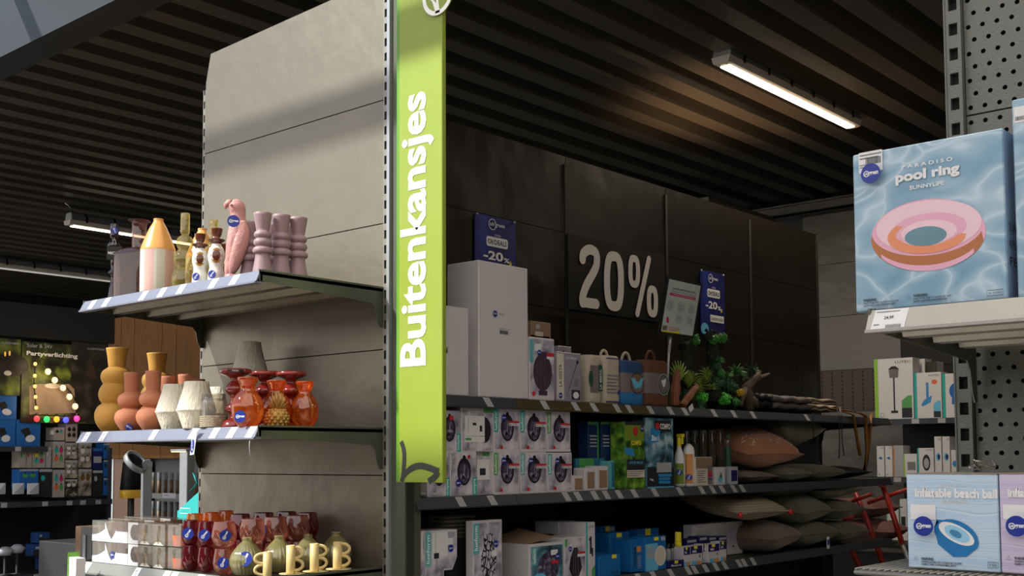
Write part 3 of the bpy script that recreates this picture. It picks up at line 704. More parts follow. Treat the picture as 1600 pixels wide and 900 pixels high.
shoulder_sticker(t, p_, 20*k, 6*k, 6.3*k, side=-.18, rx=.5, ry=.6)
vessel('vase', 'terracotta vase without sticker, right of the front pair', 'vase', 238.5, ZM, [(r, z*1.015) for r, z in TV], 'terracotta', Y=2.13, sm=4, group=tg)
vessel('vase', 'terracotta vase just behind the front pair and left of the white vases', 'vase', 261, ZM, [(r*.95, z*.94) for r, z in TV], 'terracotta', Y=2.25, sm=4, group=tg)
vessel('vase', 'terracotta vase whose rim shows above the first white vase', 'vase', 289, ZM, [(r*.95, z*.97) for r, z in TV], 'terracotta', Y=2.29, sm=4, group=tg)
vessel('vase', 'terracotta vase furthest back, rim just above the second white vase', 'vase', 309, ZM, [(r*.85, z*.91) for r, z in TV], 'terracotta', Y=2.44, sm=4, group=tg)
WV = [(19, 0), (20.5, 2), (28.5, 24), (30.5, 28), (29.5, 32), (24, 50), (20, 64), (19, 72)]
wg = 'rough white vases on the middle shelf'
vessel('vase', 'rough white waisted vase, left of the two in front', 'vase', 273.5, ZM, [(r, z*.985) for r, z in WV], 'plaster', Y=2.15, sm=3, group=wg)
vessel('vase', 'rough white waisted vase, right of the two, beside the glass jar', 'vase', 306.5, ZM, [(r, z*1.02) for r, z in WV], 'plaster', Y=2.115, sm=3, group=wg)
w3, p3, k3, o = vessel('vase', 'rough white vase behind the glass jar', 'vase', 344, ZM, [(r*.9, z*.95) for r, z in WV], 'plaster', Y=2.36, sm=3, group=wg)
w4, p4, k4, o = vessel('vase', 'rough white vase hidden behind the red candle holders, under another', 'vase', 390, ZM, [(r*.86, z*.9) for r, z in WV], 'plaster', Y=2.47, sm=3, group=wg)
z4 = ZM+72*.9*k4+.001; hh = (Zat(535, p4.x, p4.y)-z4)/k4/72
vessel('vase', 'rough white flared vase standing highest, above the red candle holders', 'vase', 390, z4, [(r*(.9), z*hh) for r, z in WV], 'plaster', Y=2.47, sm=3, group=wg)
# jar
p_, k = vp(334, ZM, 2.12); t = thing('glass_jar', 'clear glass jar with a rope band, beside the second white vase', 'jar', p_)
b = MB(); b.lathe([(.001, 0)]+[(r*k, z*k) for r, z in smooth([(19, 0), (20.5, 2), (20.5, 40), (19, 45), (17.5, 47), (18.5, 48), (18.5, 54)], 3)]+[(17.3*k, 54*k), (16.5*k, 46*k), (19.3*k, 40*k), (19.3*k, 3*k)], 'glassclear', 32); b.build('body', t)
mat('rope', '#b3a58c', .9, bump=.8, bscale=300)
b = MB(); b.lathe([(r*k, z*k) for r, z in [(20.7, 1), (21.3, 1.5), (21.3, 18.5), (20.7, 19)]], 'rope', 32, cap=False)
for q in range(6): b.lathe([((21.2+.6*cos(an))*k, (2.7+3*q+1.5*sin(an))*k) for an in [2*pi*j/6 for j in range(7)]], 'rope', 28, cap=False)
b.build('rope_band', t)
b = MB(); b.tube([(18.9*k*cos(an), 18.9*k*sin(an), (46+2*sin(3*an))*k) for an in [2*pi*j/30 for j in range(31)]], .0008, 'chrome', 5); b.tube([(-18*k, -8*k, 46*k), (-14*k, -16*k, 20*k)], .0008, 'chrome', 5); b.tube([(6*k, -19*k, 46*k), (12*k, -18*k, 20*k)], .0008, 'chrome', 5); b.build('wire', t)
# red candle holders
RV = [(21, 0), (21.5, 4), (18, 10), (9, 16), (10, 22), (15, 27), (15, 33), (10, 39), (8, 46), (9, 51), (15, 57), (15.5, 63), (11, 69), (7.5, 75), (12, 80), (24, 85), (26, 87), (25.5, 91), (23, 92)]
rg = 'glossy red turned candle holders'
for px, Y, s_, lb in ((367, 2.15, 1, 'glossy red turned candle holder, leftmost and fully visible'), (412.5, 2.27, .97, 'glossy red candle holder behind the amber vase and pineapple'), (454.5, 2.31, .96, 'glossy red candle holder, rightmost, nearest the shelf end')):
    t, p_, k, o = vessel('candle_holder', lb, 'candle holder', px, ZM, [(r*s_*.97, z*s_) for r, z in RV], 'oxblood', Y=Y, sm=4, group=rg, inner=.03)
    if px == 367:
        a = facecam(p_); b = MB(); q = []
        for j in range(9):
            an = -.5+j*.125; q += [(25.6*k*sin(an), -25.6*k*cos(an)-.0006, 86.2*k), (25.6*k*sin(an), -25.6*k*cos(an)-.0006, 90*k)]
        b.add(q, [[2*j, 2*j+2, 2*j+3, 2*j+1] for j in range(8)], 'black'); b.text('BAROS', -5*k, 87*k, 5*k, 89*k, 'signwhite', -25.6*k-.003); b.build('rim_label', t, rz=a)
# amber vases
AV = [(13, 0), (15, 1.5), (22, 12), (25, 26), (24.5, 36), (19, 49), (13, 56), (11.3, 60), (12.5, 66), (15.8, 73), (16, 77.5)]
ag = 'blown amber glass vases'
t, p_, k, o = vessel('glass_vase', 'amber glass vase with a round sticker, left of the gold pineapple', 'vase', 386.5, ZM, AV, 'glassamber', Y=2.105, sm=4, group=ag, inner=.25)
shoulder_sticker(t, p_, 25.2*k, 15.5*k, 9.5*k, side=-.45)
vessel('glass_vase', 'amber glass vase partly hidden behind the gold pineapple', 'vase', 431.5, ZM, [(r*.95, z*.955) for r, z in AV], 'glassamber', Y=2.23, sm=4, group=ag, inner=.25)
vessel('glass_vase', 'amber glass vase furthest right, at the end of the middle shelf', 'vase', 476, ZM, [(r*.87, z*.93) for r, z in AV], 'glassamber', X=-2.857, sm=4, group=ag, inner=.25)
# gold pineapple
p_, k = vp(433, ZM, X=-2.862); t = thing('pineapple_ornament', 'matte gold pineapple ornament between the amber vases', 'ornament', p_)
b = MB(); b.lathe([(.001, 0)]+[(r*k, z*k) for r, z in smooth([(11, 0), (15, 4), (17, 13), (16, 22), (11, 28), (6, 30)], 4)], 'gold', 28)
for i in range(6):
    for j in range(11):
        an = 2*pi*(j+.5*(i % 2))/11; z = 3+4.6*i; r = [13.5, 16.2, 17, 16.8, 15, 12][i]
        b.ball((r*k*cos(an), r*k*sin(an), z*k), 3*k, 'gold', 6, 4)
b.build('fruit', t)
b = MB()
for ring_, (n_, r0, L, ph) in enumerate(((9, 9, 12, 0), (9, 7, 20, .3), (7, 5, 26, .1), (4, 2, 29, .5))):
    for j in range(n_):
        an = 2*pi*j/n_+ph; dx, dy = cos(an), sin(an); sp_ = [9, 6, 4, 1][ring_]
        b.tube([(dx*r0*k*.7, dy*r0*k*.7, 27*k), (dx*(r0+2)*k, dy*(r0+2)*k, (29+L*.5)*k), (dx*(r0+sp_)*k, dy*(r0+sp_)*k, (28+L)*k)], 0, 'gold', 6, rads=[3.2*k, 2.8*k, .4*k], flat=.5)
b.build('crown', t)
# swing tag and paper hanging from the rail
p_ = onY(603, 0, YF) if 0 else None
q = onY(302, 690, YF-.022); t = thing('swing_tag', 'white swing tag with navy oval hanging from the middle shelf edge', 'label', (q.x, q.y, q.z)); k = 1/ppm(q)
b = MB(); b.add([(-9*k, 0, -21*k), (2*k, 0, -20*k), (11*k, 0, 21*k), (-2*k, 0, 21*k), (-9*k, .001, -21*k), (2*k, .001, -20*k), (11*k, .001, 21*k), (-2*k, .001, 21*k)], [[0, 1, 2, 3], [7, 6, 5, 4], [0, 4, 5, 1], [1, 5, 6, 2], [2, 6, 7, 3], [3, 7, 4, 0]], 'labelwhite'); b.build('card', t)
b = MB(); b.ell(-2*k, -7*k, 5*k, 11*k, 'navy', -.0008, rot=-.2); b.text('green', -4*k, -14*k, 0, 2*k, 'signwhite', -.0014, rot=90); b.build('print', t)
q = onY(390, 700, YF-.012); b = MB(); k = 1/ppm(q); b.tube([(0, 0, 14*k), (-1*k, 0, 2*k), (1.5*k, 0, -13*k)], .0016, 'labelgrey', 6, flat=.3); tag(b.build('paper_strip', None, q), 'thin curled paper strip hanging under the middle shelf corner', 'paper')
# ================================================================ CARTON HELPER
class Ops:
    """flat print on a carton front; coordinates are fractions of the face, or photo pixels when px=True"""
    def __init__(s, W, H, conv=None): s.b = MB(); s.W = W; s.H = H; s.y = -.0005; s.conv = conv
    def P(s, u, v, px): return s.conv(u, v) if px else (u*s.W, v*s.H)
    def run(s, ops, px=False):
        for o in ops:
            k = o[0]; s.y -= .00012
            if k == 'r':
                (a, c), (d, e) = s.P(o[1], o[2], px), s.P(o[3], o[4], px); s.b.rect(min(a, d), min(c, e), max(a, d), max(c, e), o[5], s.y, rx=o[6] if len(o) > 6 else 0)
            elif k == 'e':
                a, c = s.P(o[1], o[2], px); q = s.P(o[1]+o[3], o[2], px); r = s.P(o[1], o[2]+o[4], px)
                ru = abs(q[0]-a) if px else o[3]*s.W; rv = abs(r[1]-c) if px else o[4]*s.H; s.b.ell(a, c, ru, rv, o[5], s.y, rot=o[6] if len(o) > 6 else 0)
            elif k == 't':
                (a, c), (d, e) = s.P(o[2], o[3], px), s.P(o[4], o[5], px); s.b.text(o[1], min(a, d), min(c, e), max(a, d), max(c, e), o[6], s.y, rot=o[7] if len(o) > 7 else 0, bold=o[8] if len(o) > 8 else .01)
            elif k == 'p': s.b.poly([s.P(u, v, px) for u, v in o[1]], o[2], s.y)
            elif k == 's': s.b.stroke([s.P(u, v, px) for u, v in o[1]], o[2], o[3], s.y, close=len(o) > 4)
            elif k == 'lines': # small print lines: u0 v0 u1 v1 n m
                (a, c), (d, e) = s.P(o[1], o[2], px), s.P(o[3], o[4], px); a, d = min(a, d), max(a, d); c, e = min(c, e), max(c, e)
                for i in range(o[5]):
                    z = e-(e-c)*(i+.5)/o[5]; h = (e-c)/o[5]*.22; s.b.rect(a, z-h, a+(d-a)*(1-.35*((i*7) % 5)/5), z+h, o[6], s.y)
            elif k == 'bars': # bar code
                (a, c), (d, e) = s.P(o[1], o[2], px), s.P(o[3], o[4], px); a, d = min(a, d), max(a, d); c, e = min(c, e), max(c, e); rr = random.Random(3); x = a
                while x < d: w_ = (d-a)*rr.choice((.02, .03, .05)); s.b.rect(x, c, min(x+w_, d), e, 'ink', s.y); x += w_+(d-a)*rr.choice((.02, .03))
def carton(name, label, cat, x0, x1, ytop, Z, X=None, Y=None, D=.12, m='boxwhite', ops=(), pops=(), group=None, stick=(), bev=.0015, xm=None, gap=.0012, sides=None, dx=0):
    if X is not None:
        zm = Z+.08; a = Yat(x0, X, zm)+gap; c = Yat(x1, X, zm)-gap; W = c-a; mid = Vector((X, (a+c)/2, Z)); t_loc = (X, a, Z); rz = pi/2
        H = Zat(ytop, X, (a+c)/2)-Z
        conv = lambda u, v: (lambda q: (q.y-a, q.z-Z))(onX(u, v, X))
    else:
        zm = Z+.08; a = Xat(x0, Y, zm)+gap; c = Xat(x1, Y, zm)-gap; W = c-a; t_loc = (a, Y, Z); rz = 0; H = Zat(ytop, (a+c)/2, Y)-Z
        conv = lambda u, v: (lambda q: (q.x-a, q.z-Z))(onY(u, v, Y))
    t = thing(name, label, cat, t_loc, rz, group)
    b = MB(); b.box((0, 0, 0.0006), (W, D, H), m, bev=bev); b.build('carton', t)
    if ops or pops:
        O = Ops(W, H, conv); O.run(ops); O.run(pops, True); O.b.build('print', t)
    for (u, v, r) in stick: sticker(t, (u*W, -.0035, v*H), r, 0)
    return t, W, H
# ================================================================ BOTTOM SHELF: TUMBLER PACKS AND GLASSES
def clearbox(b, W, D, H):
    b.add([(0, 0, .0022), (W, 0, .0022), (W, D, .0022), (0, 0, H), (W, 0, H), (W, D, H), (0, D, H)], [[0, 1, 4, 3], [1, 2, 5, 4], [3, 4, 5, 6]], 'plasticclear')
def tumbler_pack(px0, px1, lay, Y, glassm, wave, label, stick=False, side=False):
    z0 = ZL+lay*.073+.0005; a = Xat(px0, Y, z0+.03); c = Xat(px1, Y, z0+.03); W = c-a-.0016; D = min(.075, W*1.15); H = .0715
    t = thing('tumbler_pack', label, 'glass pack', (a+.0008, Y, z0), 0, 'boxed tumblers on the bottom shelf')
    b = MB(); b.lathe([(.001, .002), (W*.36, .002), (W*.4, .008), (W*.44, .066)], glassm, 24, c=(W/2, D/2, 0)); b.build('tumbler', t)
    b = MB(); n = 9; pts = []
    for i in range(n+1):
        u = i/n
        v = {'wave': .30+.30*u*u, 'vee': .06+abs(u-.55)*1.2, 'flat': .53, 'arc': .62+.34*math.sqrt(max(0, 1-(2*u-1)**2)), 'low': .2+.35*u}[wave]
        pts.append((u*W, max(.05, min(.97, v))*H))
    if wave == 'vee': pts = [(0, .95*H), (.12*W, .72*H), (.35*W, .35*H), (.58*W, .12*H), (.8*W, .35*H), (W, .6*H)]
    if wave == 'arc':
        b.rect(0, 0, W, H*.18, 'white', -.0004); b.rect(0, H*.9, W, H, 'white', -.0004); b.poly([(0, H*.18), (W*.5, H*.18), (W*.3, H*.3), (W*.22, H*.5), (W*.3, H*.75), (W*.5, H*.9), (0, H*.9)], 'white', -.0004)
    else: b.poly([(0, 0), (W, 0)]+pts[::-1], 'white' if wave != 'vee' else 'whitepaper', -.0004)
    b.box((0, 0, 0), (W, D, .002), 'white'); b.add([(W+.0004, 0, 0), (W+.0004, D, 0), (W+.0004, D, H*.5), (W+.0004, 0, H*.5)], [[0, 1, 2, 3]], 'white')
    b.build('sleeve', t)
    b = MB(); clearbox(b, W, D, H); b.build('clear_box', t)
    if stick: sticker(t, (W*.68, -.002, H*.42), .0125)
    return t
for row, Yr in ((0, 2.10), (1, 2.20), (2, 2.30)):
    for lay in ((0, 1) if row == 0 else (1,)):
        L = 'upper' if lay else 'lower'
        for j, (q0, q1, g_, wv, nm) in enumerate(((144, 164, 'glassclear', 'wave', 'clear tumbler in a white wavy sleeve'), (164, 182, 'glasspink', 'vee', 'pink tumbler in a sleeve with a pointed window'), (182, 200, 'glassred', 'flat', 'red tumbler in a half-height white sleeve'), (200, 216, 'glassbrown', 'arc', 'brown tumbler in a white sleeve with a round window'))):
            if row == 0: lb = f'{nm}, {L} layer, front row'
            else: lb = f'{nm}, top layer, {"second" if row == 1 else "third"} row'; 
            dxp = 18*row
            if row: # rows behind stand on hidden packs: stand them on the shelf as stacked twos
                t = tumbler_pack(q0+dxp*1.4, q1+dxp*1.4, 0, Yr, g_, wv, nm+f', low in the {"second" if row == 1 else "third"} row')
            tumbler_pack(q0+dxp*1.4, q1+dxp*1.4, lay, Yr, g_, wv, lb, stick=(row == 0 and lay == 0 and j == 1))
mat('goldleaf', '#c9a558', .25, .8, .3, 90)
def gold_pack(px0, px1, lay, label):
    z0 = ZL+lay*.073+.0005; Y = 2.10; a = Xat(px0, Y, z0+.03); c = Xat(px1, Y, z0+.03); W = c-a-.0016; D = .06; H = .0715
    t = thing('tumbler_pack', label, 'glass pack', (a+.0008, Y, z0), 0, 'clear boxed gold-flecked tumblers')
    b = MB(); b.lathe([(.001, .002), (W*.36, .002), (W*.40, .008), (W*.42, .066)], 'glassclear', 24, c=(W/2, D/2, 0)); b.build('tumbler', t)
    b = MB(); rr = random.Random(int(px0)+lay)
    for i in range(34):
        an = rr.uniform(-2.6, -.5); z = rr.uniform(.012, .064); x = W/2+W*.425*cos(an); y = D/2+W*.425*sin(an); s_ = rr.uniform(.001, .0028)
        b.add([(x-s_, y-.0006, z-s_), (x+s_, y-.0006, z-s_*.4), (x+s_*.3, y-.0006, z+s_*1.4)], [[0, 1, 2]], 'goldleaf')
    tag(b.build('gold_flakes', t), kind='stuff')
    b = MB(); clearbox(b, W, D, H); b.poly([(W*.1, .002), (W*.9, .002), (W*.6, .014), (W*.3, .012)], 'offwhite', -.0004); b.build('clear_box', t)
for lay, L in ((0, 'lower'), (1, 'upper')):
    gold_pack(216, 237, lay, f'{L} clear box of a gold-flecked tumbler beside the brown one')
    gold_pack(237, 258, lay, f'{L} clear box of a gold-flecked tumbler beside the orange-printed box')
    z0 = ZL+lay*.073+.0005; Y = 2.105; a = Xat(262, Y, z0); c = Xat(283, Y, z0); W = c-a-.002
    t = thing('tumbler_pack', f'{L} clear box with an orange printed tumbler, left of the red glasses', 'glass pack', (a, Y, z0), 0, 'orange printed tumbler boxes')
    b = MB(); b.lathe([(.001, .002), (W*.38, .002), (W*.43, .066)], 'glassclear', 24, c=(W/2, .03, 0)); b.build('tumbler', t)
    b = MB(); b.lathe([(W*.385, .004), (W*.415, .038)], 'orangeprint', 24, c=(W/2, .03, 0), cap=False); b.build('printed_band', t)
    b = MB(); clearbox(b, W, .06, .0715); b.build('clear_box', t)
def round_glass(px, lay, m, label, Y, hp, r, group, stick=None, ztop=None, lift=0, X=None):
    z0 = ZL+lift+.0006; p_, k = vp(px, z0, Y, X); t = thing('stemless_glass', label, 'glass', p_, 0, group)
    P_ = [(.42, 0), (.6, .02), (.9, .2), (1.0, .42), (.96, .65), (.86, .9), (.82, 1.0)]
    b = MB(); pr = smooth([(r*k*u, hp*k*v) for u, v in P_], 4); b.lathe([(.0005, 0)]+pr+[(pr[-1][0]-.0012, pr[-1][1]+.0005), (pr[-1][0]-.0014, pr[-1][1]-.004)], m, 28); b.build('bowl', t)
    # engraved palm leaves
    b = MB()
    for j in range(7):
        an0 = 2*pi*j/7
        for q in range(-4, 5):
            if q == 0: continue
            v = .32+.05*abs(q); an = an0+.06*q; rr_ = r*k*(1.0-.25*(v-.42)**2)+.0002
            z = hp*k*v; b.add([(rr_*cos(an), rr_*sin(an), z), (rr_*cos(an+.012), rr_*sin(an+.012), z+.0005), (rr_*cos(an+.10*(1 if q > 0 else -1)), rr_*sin(an+.10*(1 if q > 0 else -1)), z+hp*k*.10)], [[0, 1, 2]], 'labelwhite')
    tag(b.build('engraving', t), kind='stuff')
    if stick: shoulder_sticker(t, p_, r*k*.98, hp*k*.48, 9.0*k, side=stick[0], ry=stick[1])
    return t
g1 = 'dark red engraved stemless glasses'; g2 = 'rose pink engraved stemless glasses'
HG = 38.5; kz = 1/ppm((Xat(300, 2.13), 2.13, ZL))
for lay, L in ((0, 'lower'), (1, 'upper')):
    lf = lay*(HG*kz+.0015)
    round_glass(297, lay, 'glassred', f'dark red engraved stemless glass, {L} one beside the orange printed boxes', 2.135, HG, 13.2, g1, (-.25, -1.0) if lay else None, lift=lf)
    round_glass(322, lay, 'glassred', f'dark red engraved stemless glass, {L} one next to the rose glasses', 2.135, HG, 13.2, g1, (-.2, -.9) if lay else None, lift=lf)
    round_glass(350, lay, 'glasspink', f'rose pink engraved stemless glass, {L} one in the leftmost rose stack', 2.125, 40, 19-2*(1-lay), g2, (.1, -1.1) if lay else (-.1, -1.2), lift=lay*(40*kz+.0015))
for px, Y, lb, st in ((394, 2.24, 'above the first ribbed olive vase', None), (430, 2.33, 'between the first and second ribbed vase', (-1.1, -1.2)), (464, 2.42, 'furthest right of the upper rose row', None)):
    round_glass(px, 0, 'glasspink', f'rose pink stemless glass {lb}, standing under another', Y, 40, 18, g2)
    round_glass(px, 1, 'glasspink', f'rose pink stemless glass {lb}, on top', Y, 40, 19.5, g2, st, lift=40*kz*1.03)
for j, (px, Y) in enumerate(((375, 2.34), (412, 2.43), (448, 2.51), (480, 2.52))):
    round_glass(px, 0, 'glassred', 'dark red stemless glass of the hindmost row, under another', Y, 40, 16, g1)
    round_glass(px, 1, 'glassred', ['dark red stemless glass in the back row behind the first rose stack', 'dark red stemless glass in the back row behind the second rose glass', 'dark red stemless glass in the back row behind the rightmost rose glasses', 'dark red stemless glass at the right end of the back row'][j], Y, 40, 17.5, g1, lift=40*kz*1.03)
mat('rimorange', '#d0703a', .3)
for j, (px, Y) in enumerate(((304, 2.25), (330, 2.32), (352, 2.40))):
    round_glass(px, 0, 'glasspink', 'orange-pink stemless glass in the middle row, under another', Y, 40, 13.5, 'orange glasses in the middle row')
    round_glass(px, 1, 'glassamber', ['orange stemless glass behind the first dark red stack', 'orange stemless glass behind the second dark red stack', 'orange stemless glass behind the leftmost rose stack'][j], Y, 40, 14, 'orange glasses in the middle row', lift=40*kz*1.04)
# ribbed olive vases
RB = [(14, 0), (18, 2), (24, 13), (25.3, 22), (22, 33), (14, 43.5), (8.5, 49), (7, 51), (7.2, 56)]
for px, s_, lb, st in ((385.5, 1.04, 'ribbed olive glass vase with a square-cut navy sticker, leftmost', True), (435.5, 1.0, 'ribbed olive glass vase second from left, behind the first letter mug', False), (481, .96, 'ribbed olive glass vase third from left', False), (525, .95, 'ribbed olive glass vase furthest right, under the back panel', False)):
    t, p_, k, o = vessel('ribbed_vase', lb, 'vase', px, ZL, [(r*s_, z*s_) for r, z in RB], 'glassolive', X=-2.965, sm=4, seg=96, flute=.022, nfl=24, group='ribbed olive glass vases', inner=.9)
    if st: shoulder_sticker(t, p_, 24.6*k, 27*k, 11.5*k, side=-.1, ry=-1.1, rx=-.35)
# letter mugs
mat('muggold', '#cdb57c', .45, var=.05, nscale=60); mat('fleck', '#5b4326', .6)
def letter_mug(px, hp, label, flip=False, saucer=True):
    p_, k = vp(px, ZL+.0006, X=-2.846); t = thing('letter_mug', label, 'mug', p_, facecam(p_), 'speckled mugs with a double handle')
    zb = 2.5*k if saucer else 0; r = 7*k; H = hp*k
    if saucer:
        b = MB(); b.lathe([(.001, 0), (12*k, 0), (20*k, 2.2*k), (20*k, 3*k), (8*k, 2*k), (.001, 2*k)], 'muggold', 32); o = b.build('saucer', t); o.location = (2*k, 0, 0)
    b = MB(); b.lathe([(.001, zb), (r*.93, zb), (r, zb+.002), (r, zb+H), (r-.0018, zb+H+.0005), (r-.0025, zb+H*.15), (.001, zb+H*.15)], 'muggold', 28); b.build('body', t)
    b = MB(); rr = random.Random(int(px))
    for i in range(16):
        an = rr.uniform(-2.8, -.3); z = zb+rr.uniform(.08, .95)*H; s_ = .0007; x, y = (r+.0003)*cos(an), (r+.0003)*sin(an); b.add([(x-s_, y, z-s_), (x+s_, y, z-s_), (x, y, z+s_)], [[0, 1, 2]], 'fleck')
    tag(b.build('flecks', t), kind='stuff')
    sg_ = -1 if flip else 1
    for j, zc in enumerate((.74, .30)):
        zc = zb+H*zc; hh = H*.19; wd = 12*k
        pts = [(sg_*(r*.9), 0, zc+hh)]+[(sg_*(r+wd*cos(a_)), 0, zc+hh*sin(a_)) for a_ in [pi*.5-pi*q/12 for q in range(13)]]+[(sg_*r*.9, 0, zc-hh)]
        b = MB(); b.tube(pts, 2.6*k, 'muggold', 10); b.build('handle', t)
letter_mug(417.5, 40, 'speckled yellow mug with its double handle to the left', True, False)
letter_mug(454, 44, 'speckled yellow B-shaped mug, first with its handle to the right', False, True)
letter_mug(491, 43, 'speckled yellow B-shaped mug in the middle of the three', False, True)
letter_mug(527, 42, 'speckled yellow B-shaped mug at the far right on its saucer', False, True)
# ================================================================ BEHIND THE END UNIT, LEFT
mat('darkwood', '#4a2f1b', .5, var=.15, nscale=5)
YW = 4.6; xa = Xat(166, YW); xb_ = Xat(345, YW)
t = thing('wooden_display_wall', 'knotty wooden plank display wall behind the middle shelf vases', 'display', (xa, YW, 0)); ztop = onY(240, 492, YW).z
n = 8; mat('knot', '#2c180b', .6)
b0 = None
for i in range(n):
    w_ = (xb_-xa)/n; b = MB(); b.box((i*w_+.002, (i*37 % 3)*.001, 1.50), ((i+1)*w_-.002, .02, ztop+.02), 'woodplank')
    rr = random.Random(i)
    for q in range(3): zc = rr.uniform(1.6, ztop-.05); b.ell(i*w_+w_*rr.uniform(.25, .75), zc, .008, .011, 'knot', -.0006)
    b.build('plank', t)
b = MB(); b.box((.0, .021, 0), (xb_-xa, .04, ztop), 'blacksoft'); b.build('backing', t)
b = MB(); b.box((Xat(180, YW)-xa, -.01, .4), (Xat(237, YW)-xa, 0, 1.495), 'darkwood'); b.build('brown_panel', t)
b = MB(); b.box((Xat(177.5, YW)-xa, -.014, .4), (Xat(180, YW)-xa, 0, 1.495), 'labelgrey'); b.build('edge_strip', t)
zr = onY(255, 777, YW-.3).z
b = MB(); b.box((Xat(236, YW-.28)-xa, -.28, zr-.01), (xb_-xa, 0, zr), 'darksteel'); b.box((Xat(236, YW-.28)-xa, -.285, zr-.01), (xb_-xa, -.28, zr+.025), 'railgrey'); b.box((Xat(236, YW-.28)-xa, -.28, zr-.25), (xb_-xa, 0, zr-.24), 'darksteel'); b.build('shelf', t)
b = MB(); b.box((Xat(256, YW-.28)-xa, -.287, zr-.005), (Xat(277, YW-.28)-xa, -.2855, zr+.028), 'labelwhite'); b.text('MIX', Xat(259, YW-.28)-xa, zr+.008, Xat(266, YW-.28)-xa, zr+.018, 'navy', -.288); b.build('price_card', t)
mat('tubebrown', '#6b5138', .5, var=.1)
ORD = ['first', 'second', 'third', 'fourth', 'fifth', 'sixth', 'seventh', 'eighth']
b0 = None
for row, (zt_, zb2) in enumerate(((zr+.001, zr+.15), (zr-.239, zr-.03))):
    for j in range(8):
        x = Xat(240+9.5*j, YW-.2)
        h = onY(240, 738, YW-.2).z-zt_ if row == 0 else onY(240, 783, YW-.2).z-zt_
        if b0 is None:
            b = MB(); b.lathe([(.001, 0), (.014, 0), (.014, .09), (.001, .09)], 'tubebrown', 10); b.lathe([(.0145, .09), (.0145, .13), (.001, .13)], 'inkgrey', 10, cap=False); b0 = b.build('bulb_tube', None); o = b0
        else: o = dup(b0)
        o.location = (x, YW-.2, zt_); o.scale = (1, 1, h/.13)
        tag(o, (f'brown tube with grey cap on the upper narrow shelf, {ORD[j]} from the left' if row == 0 else f'brown tube on the lower narrow shelf, {ORD[j]} from the left'), 'tube', f'brown tubes on the {"upper" if row == 0 else "lower"} narrow shelf')
# display plinth carrying the garden lamps
YL_ = 3.5
pl_a, pl_b = Xat(175, YL_+.2), Xat(318, YL_-.25)
b = MB(); b.box((pl_a, YL_-.25, 0), (pl_b, YL_+.25, 1.03), 'blacksoft', bev=.004); tag(b.build('display_plinth', None), 'black display plinth under the silver garden lamps', 'plinth')
def at_l(px, Y=YL_, z=1.031): return Vector((Xat(px, Y, z+.3), Y, z))
# ring-headed silver lamp
p_ = at_l(229); k = 1/ppm((p_.x, p_.y, 1.4)); t = thing('garden_lamp', 'silver post lamp with a tilted round head, behind the tumblers', 'lamp', p_, facecam(p_)+.2)
H = onY(229, 724, YL_).z-1.031
b = MB(); b.box((-7.5*k, -5*k, 0), (7.5*k, 7*k, H-6*k), 'silver', bev=.004); b.prism([(-7.5*k, H-6*k), (7.5*k, H-6*k), (7.5*k, H+2*k), (3*k, H+6*k), (-4*k, H+5*k), (-7.5*k, H+1*k)], 'y', -5*k, 7*k, 'silver'); b.build('post', t)
b = MB(); seg = 36; c0 = Vector((-17*k, 0, H+2*k)); R0 = 20*k
tiltm = Matrix.Rotation(rad(38), 3, 'Y') @ Matrix.Rotation(rad(35), 3, 'X')
ringp = []
for (r, z) in ((R0*.80, -4*k), (R0, -4*k), (R0, 5*k), (R0*.86, 5*k), (R0*.80, 1*k), (R0*.8, -4*k)):
    for q in range(seg): ringp.append(c0+tiltm @ Vector((r*cos(2*pi*q/seg), r*sin(2*pi*q/seg), z)))
b.add(ringp, [[i*seg+q, i*seg+(q+1) % seg, (i+1)*seg+(q+1) % seg, (i+1)*seg+q] for i in range(5) for q in range(seg)], 'silver', True)
hd = b.build('ring_head', t)
b = MB(); b.add([c0+tiltm @ Vector((R0*.8*cos(2*pi*q/seg), R0*.8*sin(2*pi*q/seg), 2*k)) for q in range(seg)], [list(range(seg))], 'black'); b.build('dark_lens', hd)
# flat column lamp
p_ = at_l(286); t = thing('garden_lamp', 'flat silver column lamp with a glowing bar on top, beside the end unit', 'lamp', p_, .15); H = onY(286, 705, YL_).z-1.031; k = 1/ppm((p_.x, p_.y, 1.4))
b = MB(); b.box((-9*k, -.001, 0), (9*k, .05, H), 'silver', bev=.003); b.build('post', t)
b = MB(); b.box((-9.6*k, .012, H*.0), (-9*k, .04, H*.9), 'darksteel'); b.build('side_channel', t)
b = MB(); b.box((-27*k, -.01, H-.0), (9*k, .06, H+3*k), 'silver', bev=.002); hd = b.build('light_bar', t)
mat('warmglow', (1, .62, .3, 1), .5, emit=3, var=0)
b = MB(); b.box((-26*k, -.006, H-.004), (6*k, .05, H-.0005), 'warmglow'); b.build('glowing_strip', hd)
# dark shade lamp with gold band
p_ = at_l(205, 3.9); t = thing('table_lamp', 'dark lamp with a glowing gold band under its shade, left of the silver lamps', 'lamp', p_); k = 1/ppm((p_.x, p_.y, 1.4)); zz = onY(205, 722, 3.9).z-1.031
b = MB(); b.lathe([(13*k, zz), (17*k, zz-43*k), (16.5*k, zz-43*k), (12.5*k, zz)], 'black', 28, cap=False); b.add([(13*k*cos(2*pi*q/28), 13*k*sin(2*pi*q/28), zz) for q in range(28)], [list(range(28))], 'black'); b.build('shade', t)
mat('goldglow', '#b38a2e', .3, .5, emit=.25)
b = MB(); b.lathe([(17*k, zz-43.2*k), (17.5*k, zz-55*k), (14*k, zz-56*k), (.001, zz-56*k)], 'goldglow', 28, cap=False); b.build('gold_band', t)
b = MB(); b.lathe([(.001, 0), (12*k, 0), (12*k, 2*k), (5*k, 4*k), (5*k, zz-56*k)], 'black', 20); b.build('stem', t)
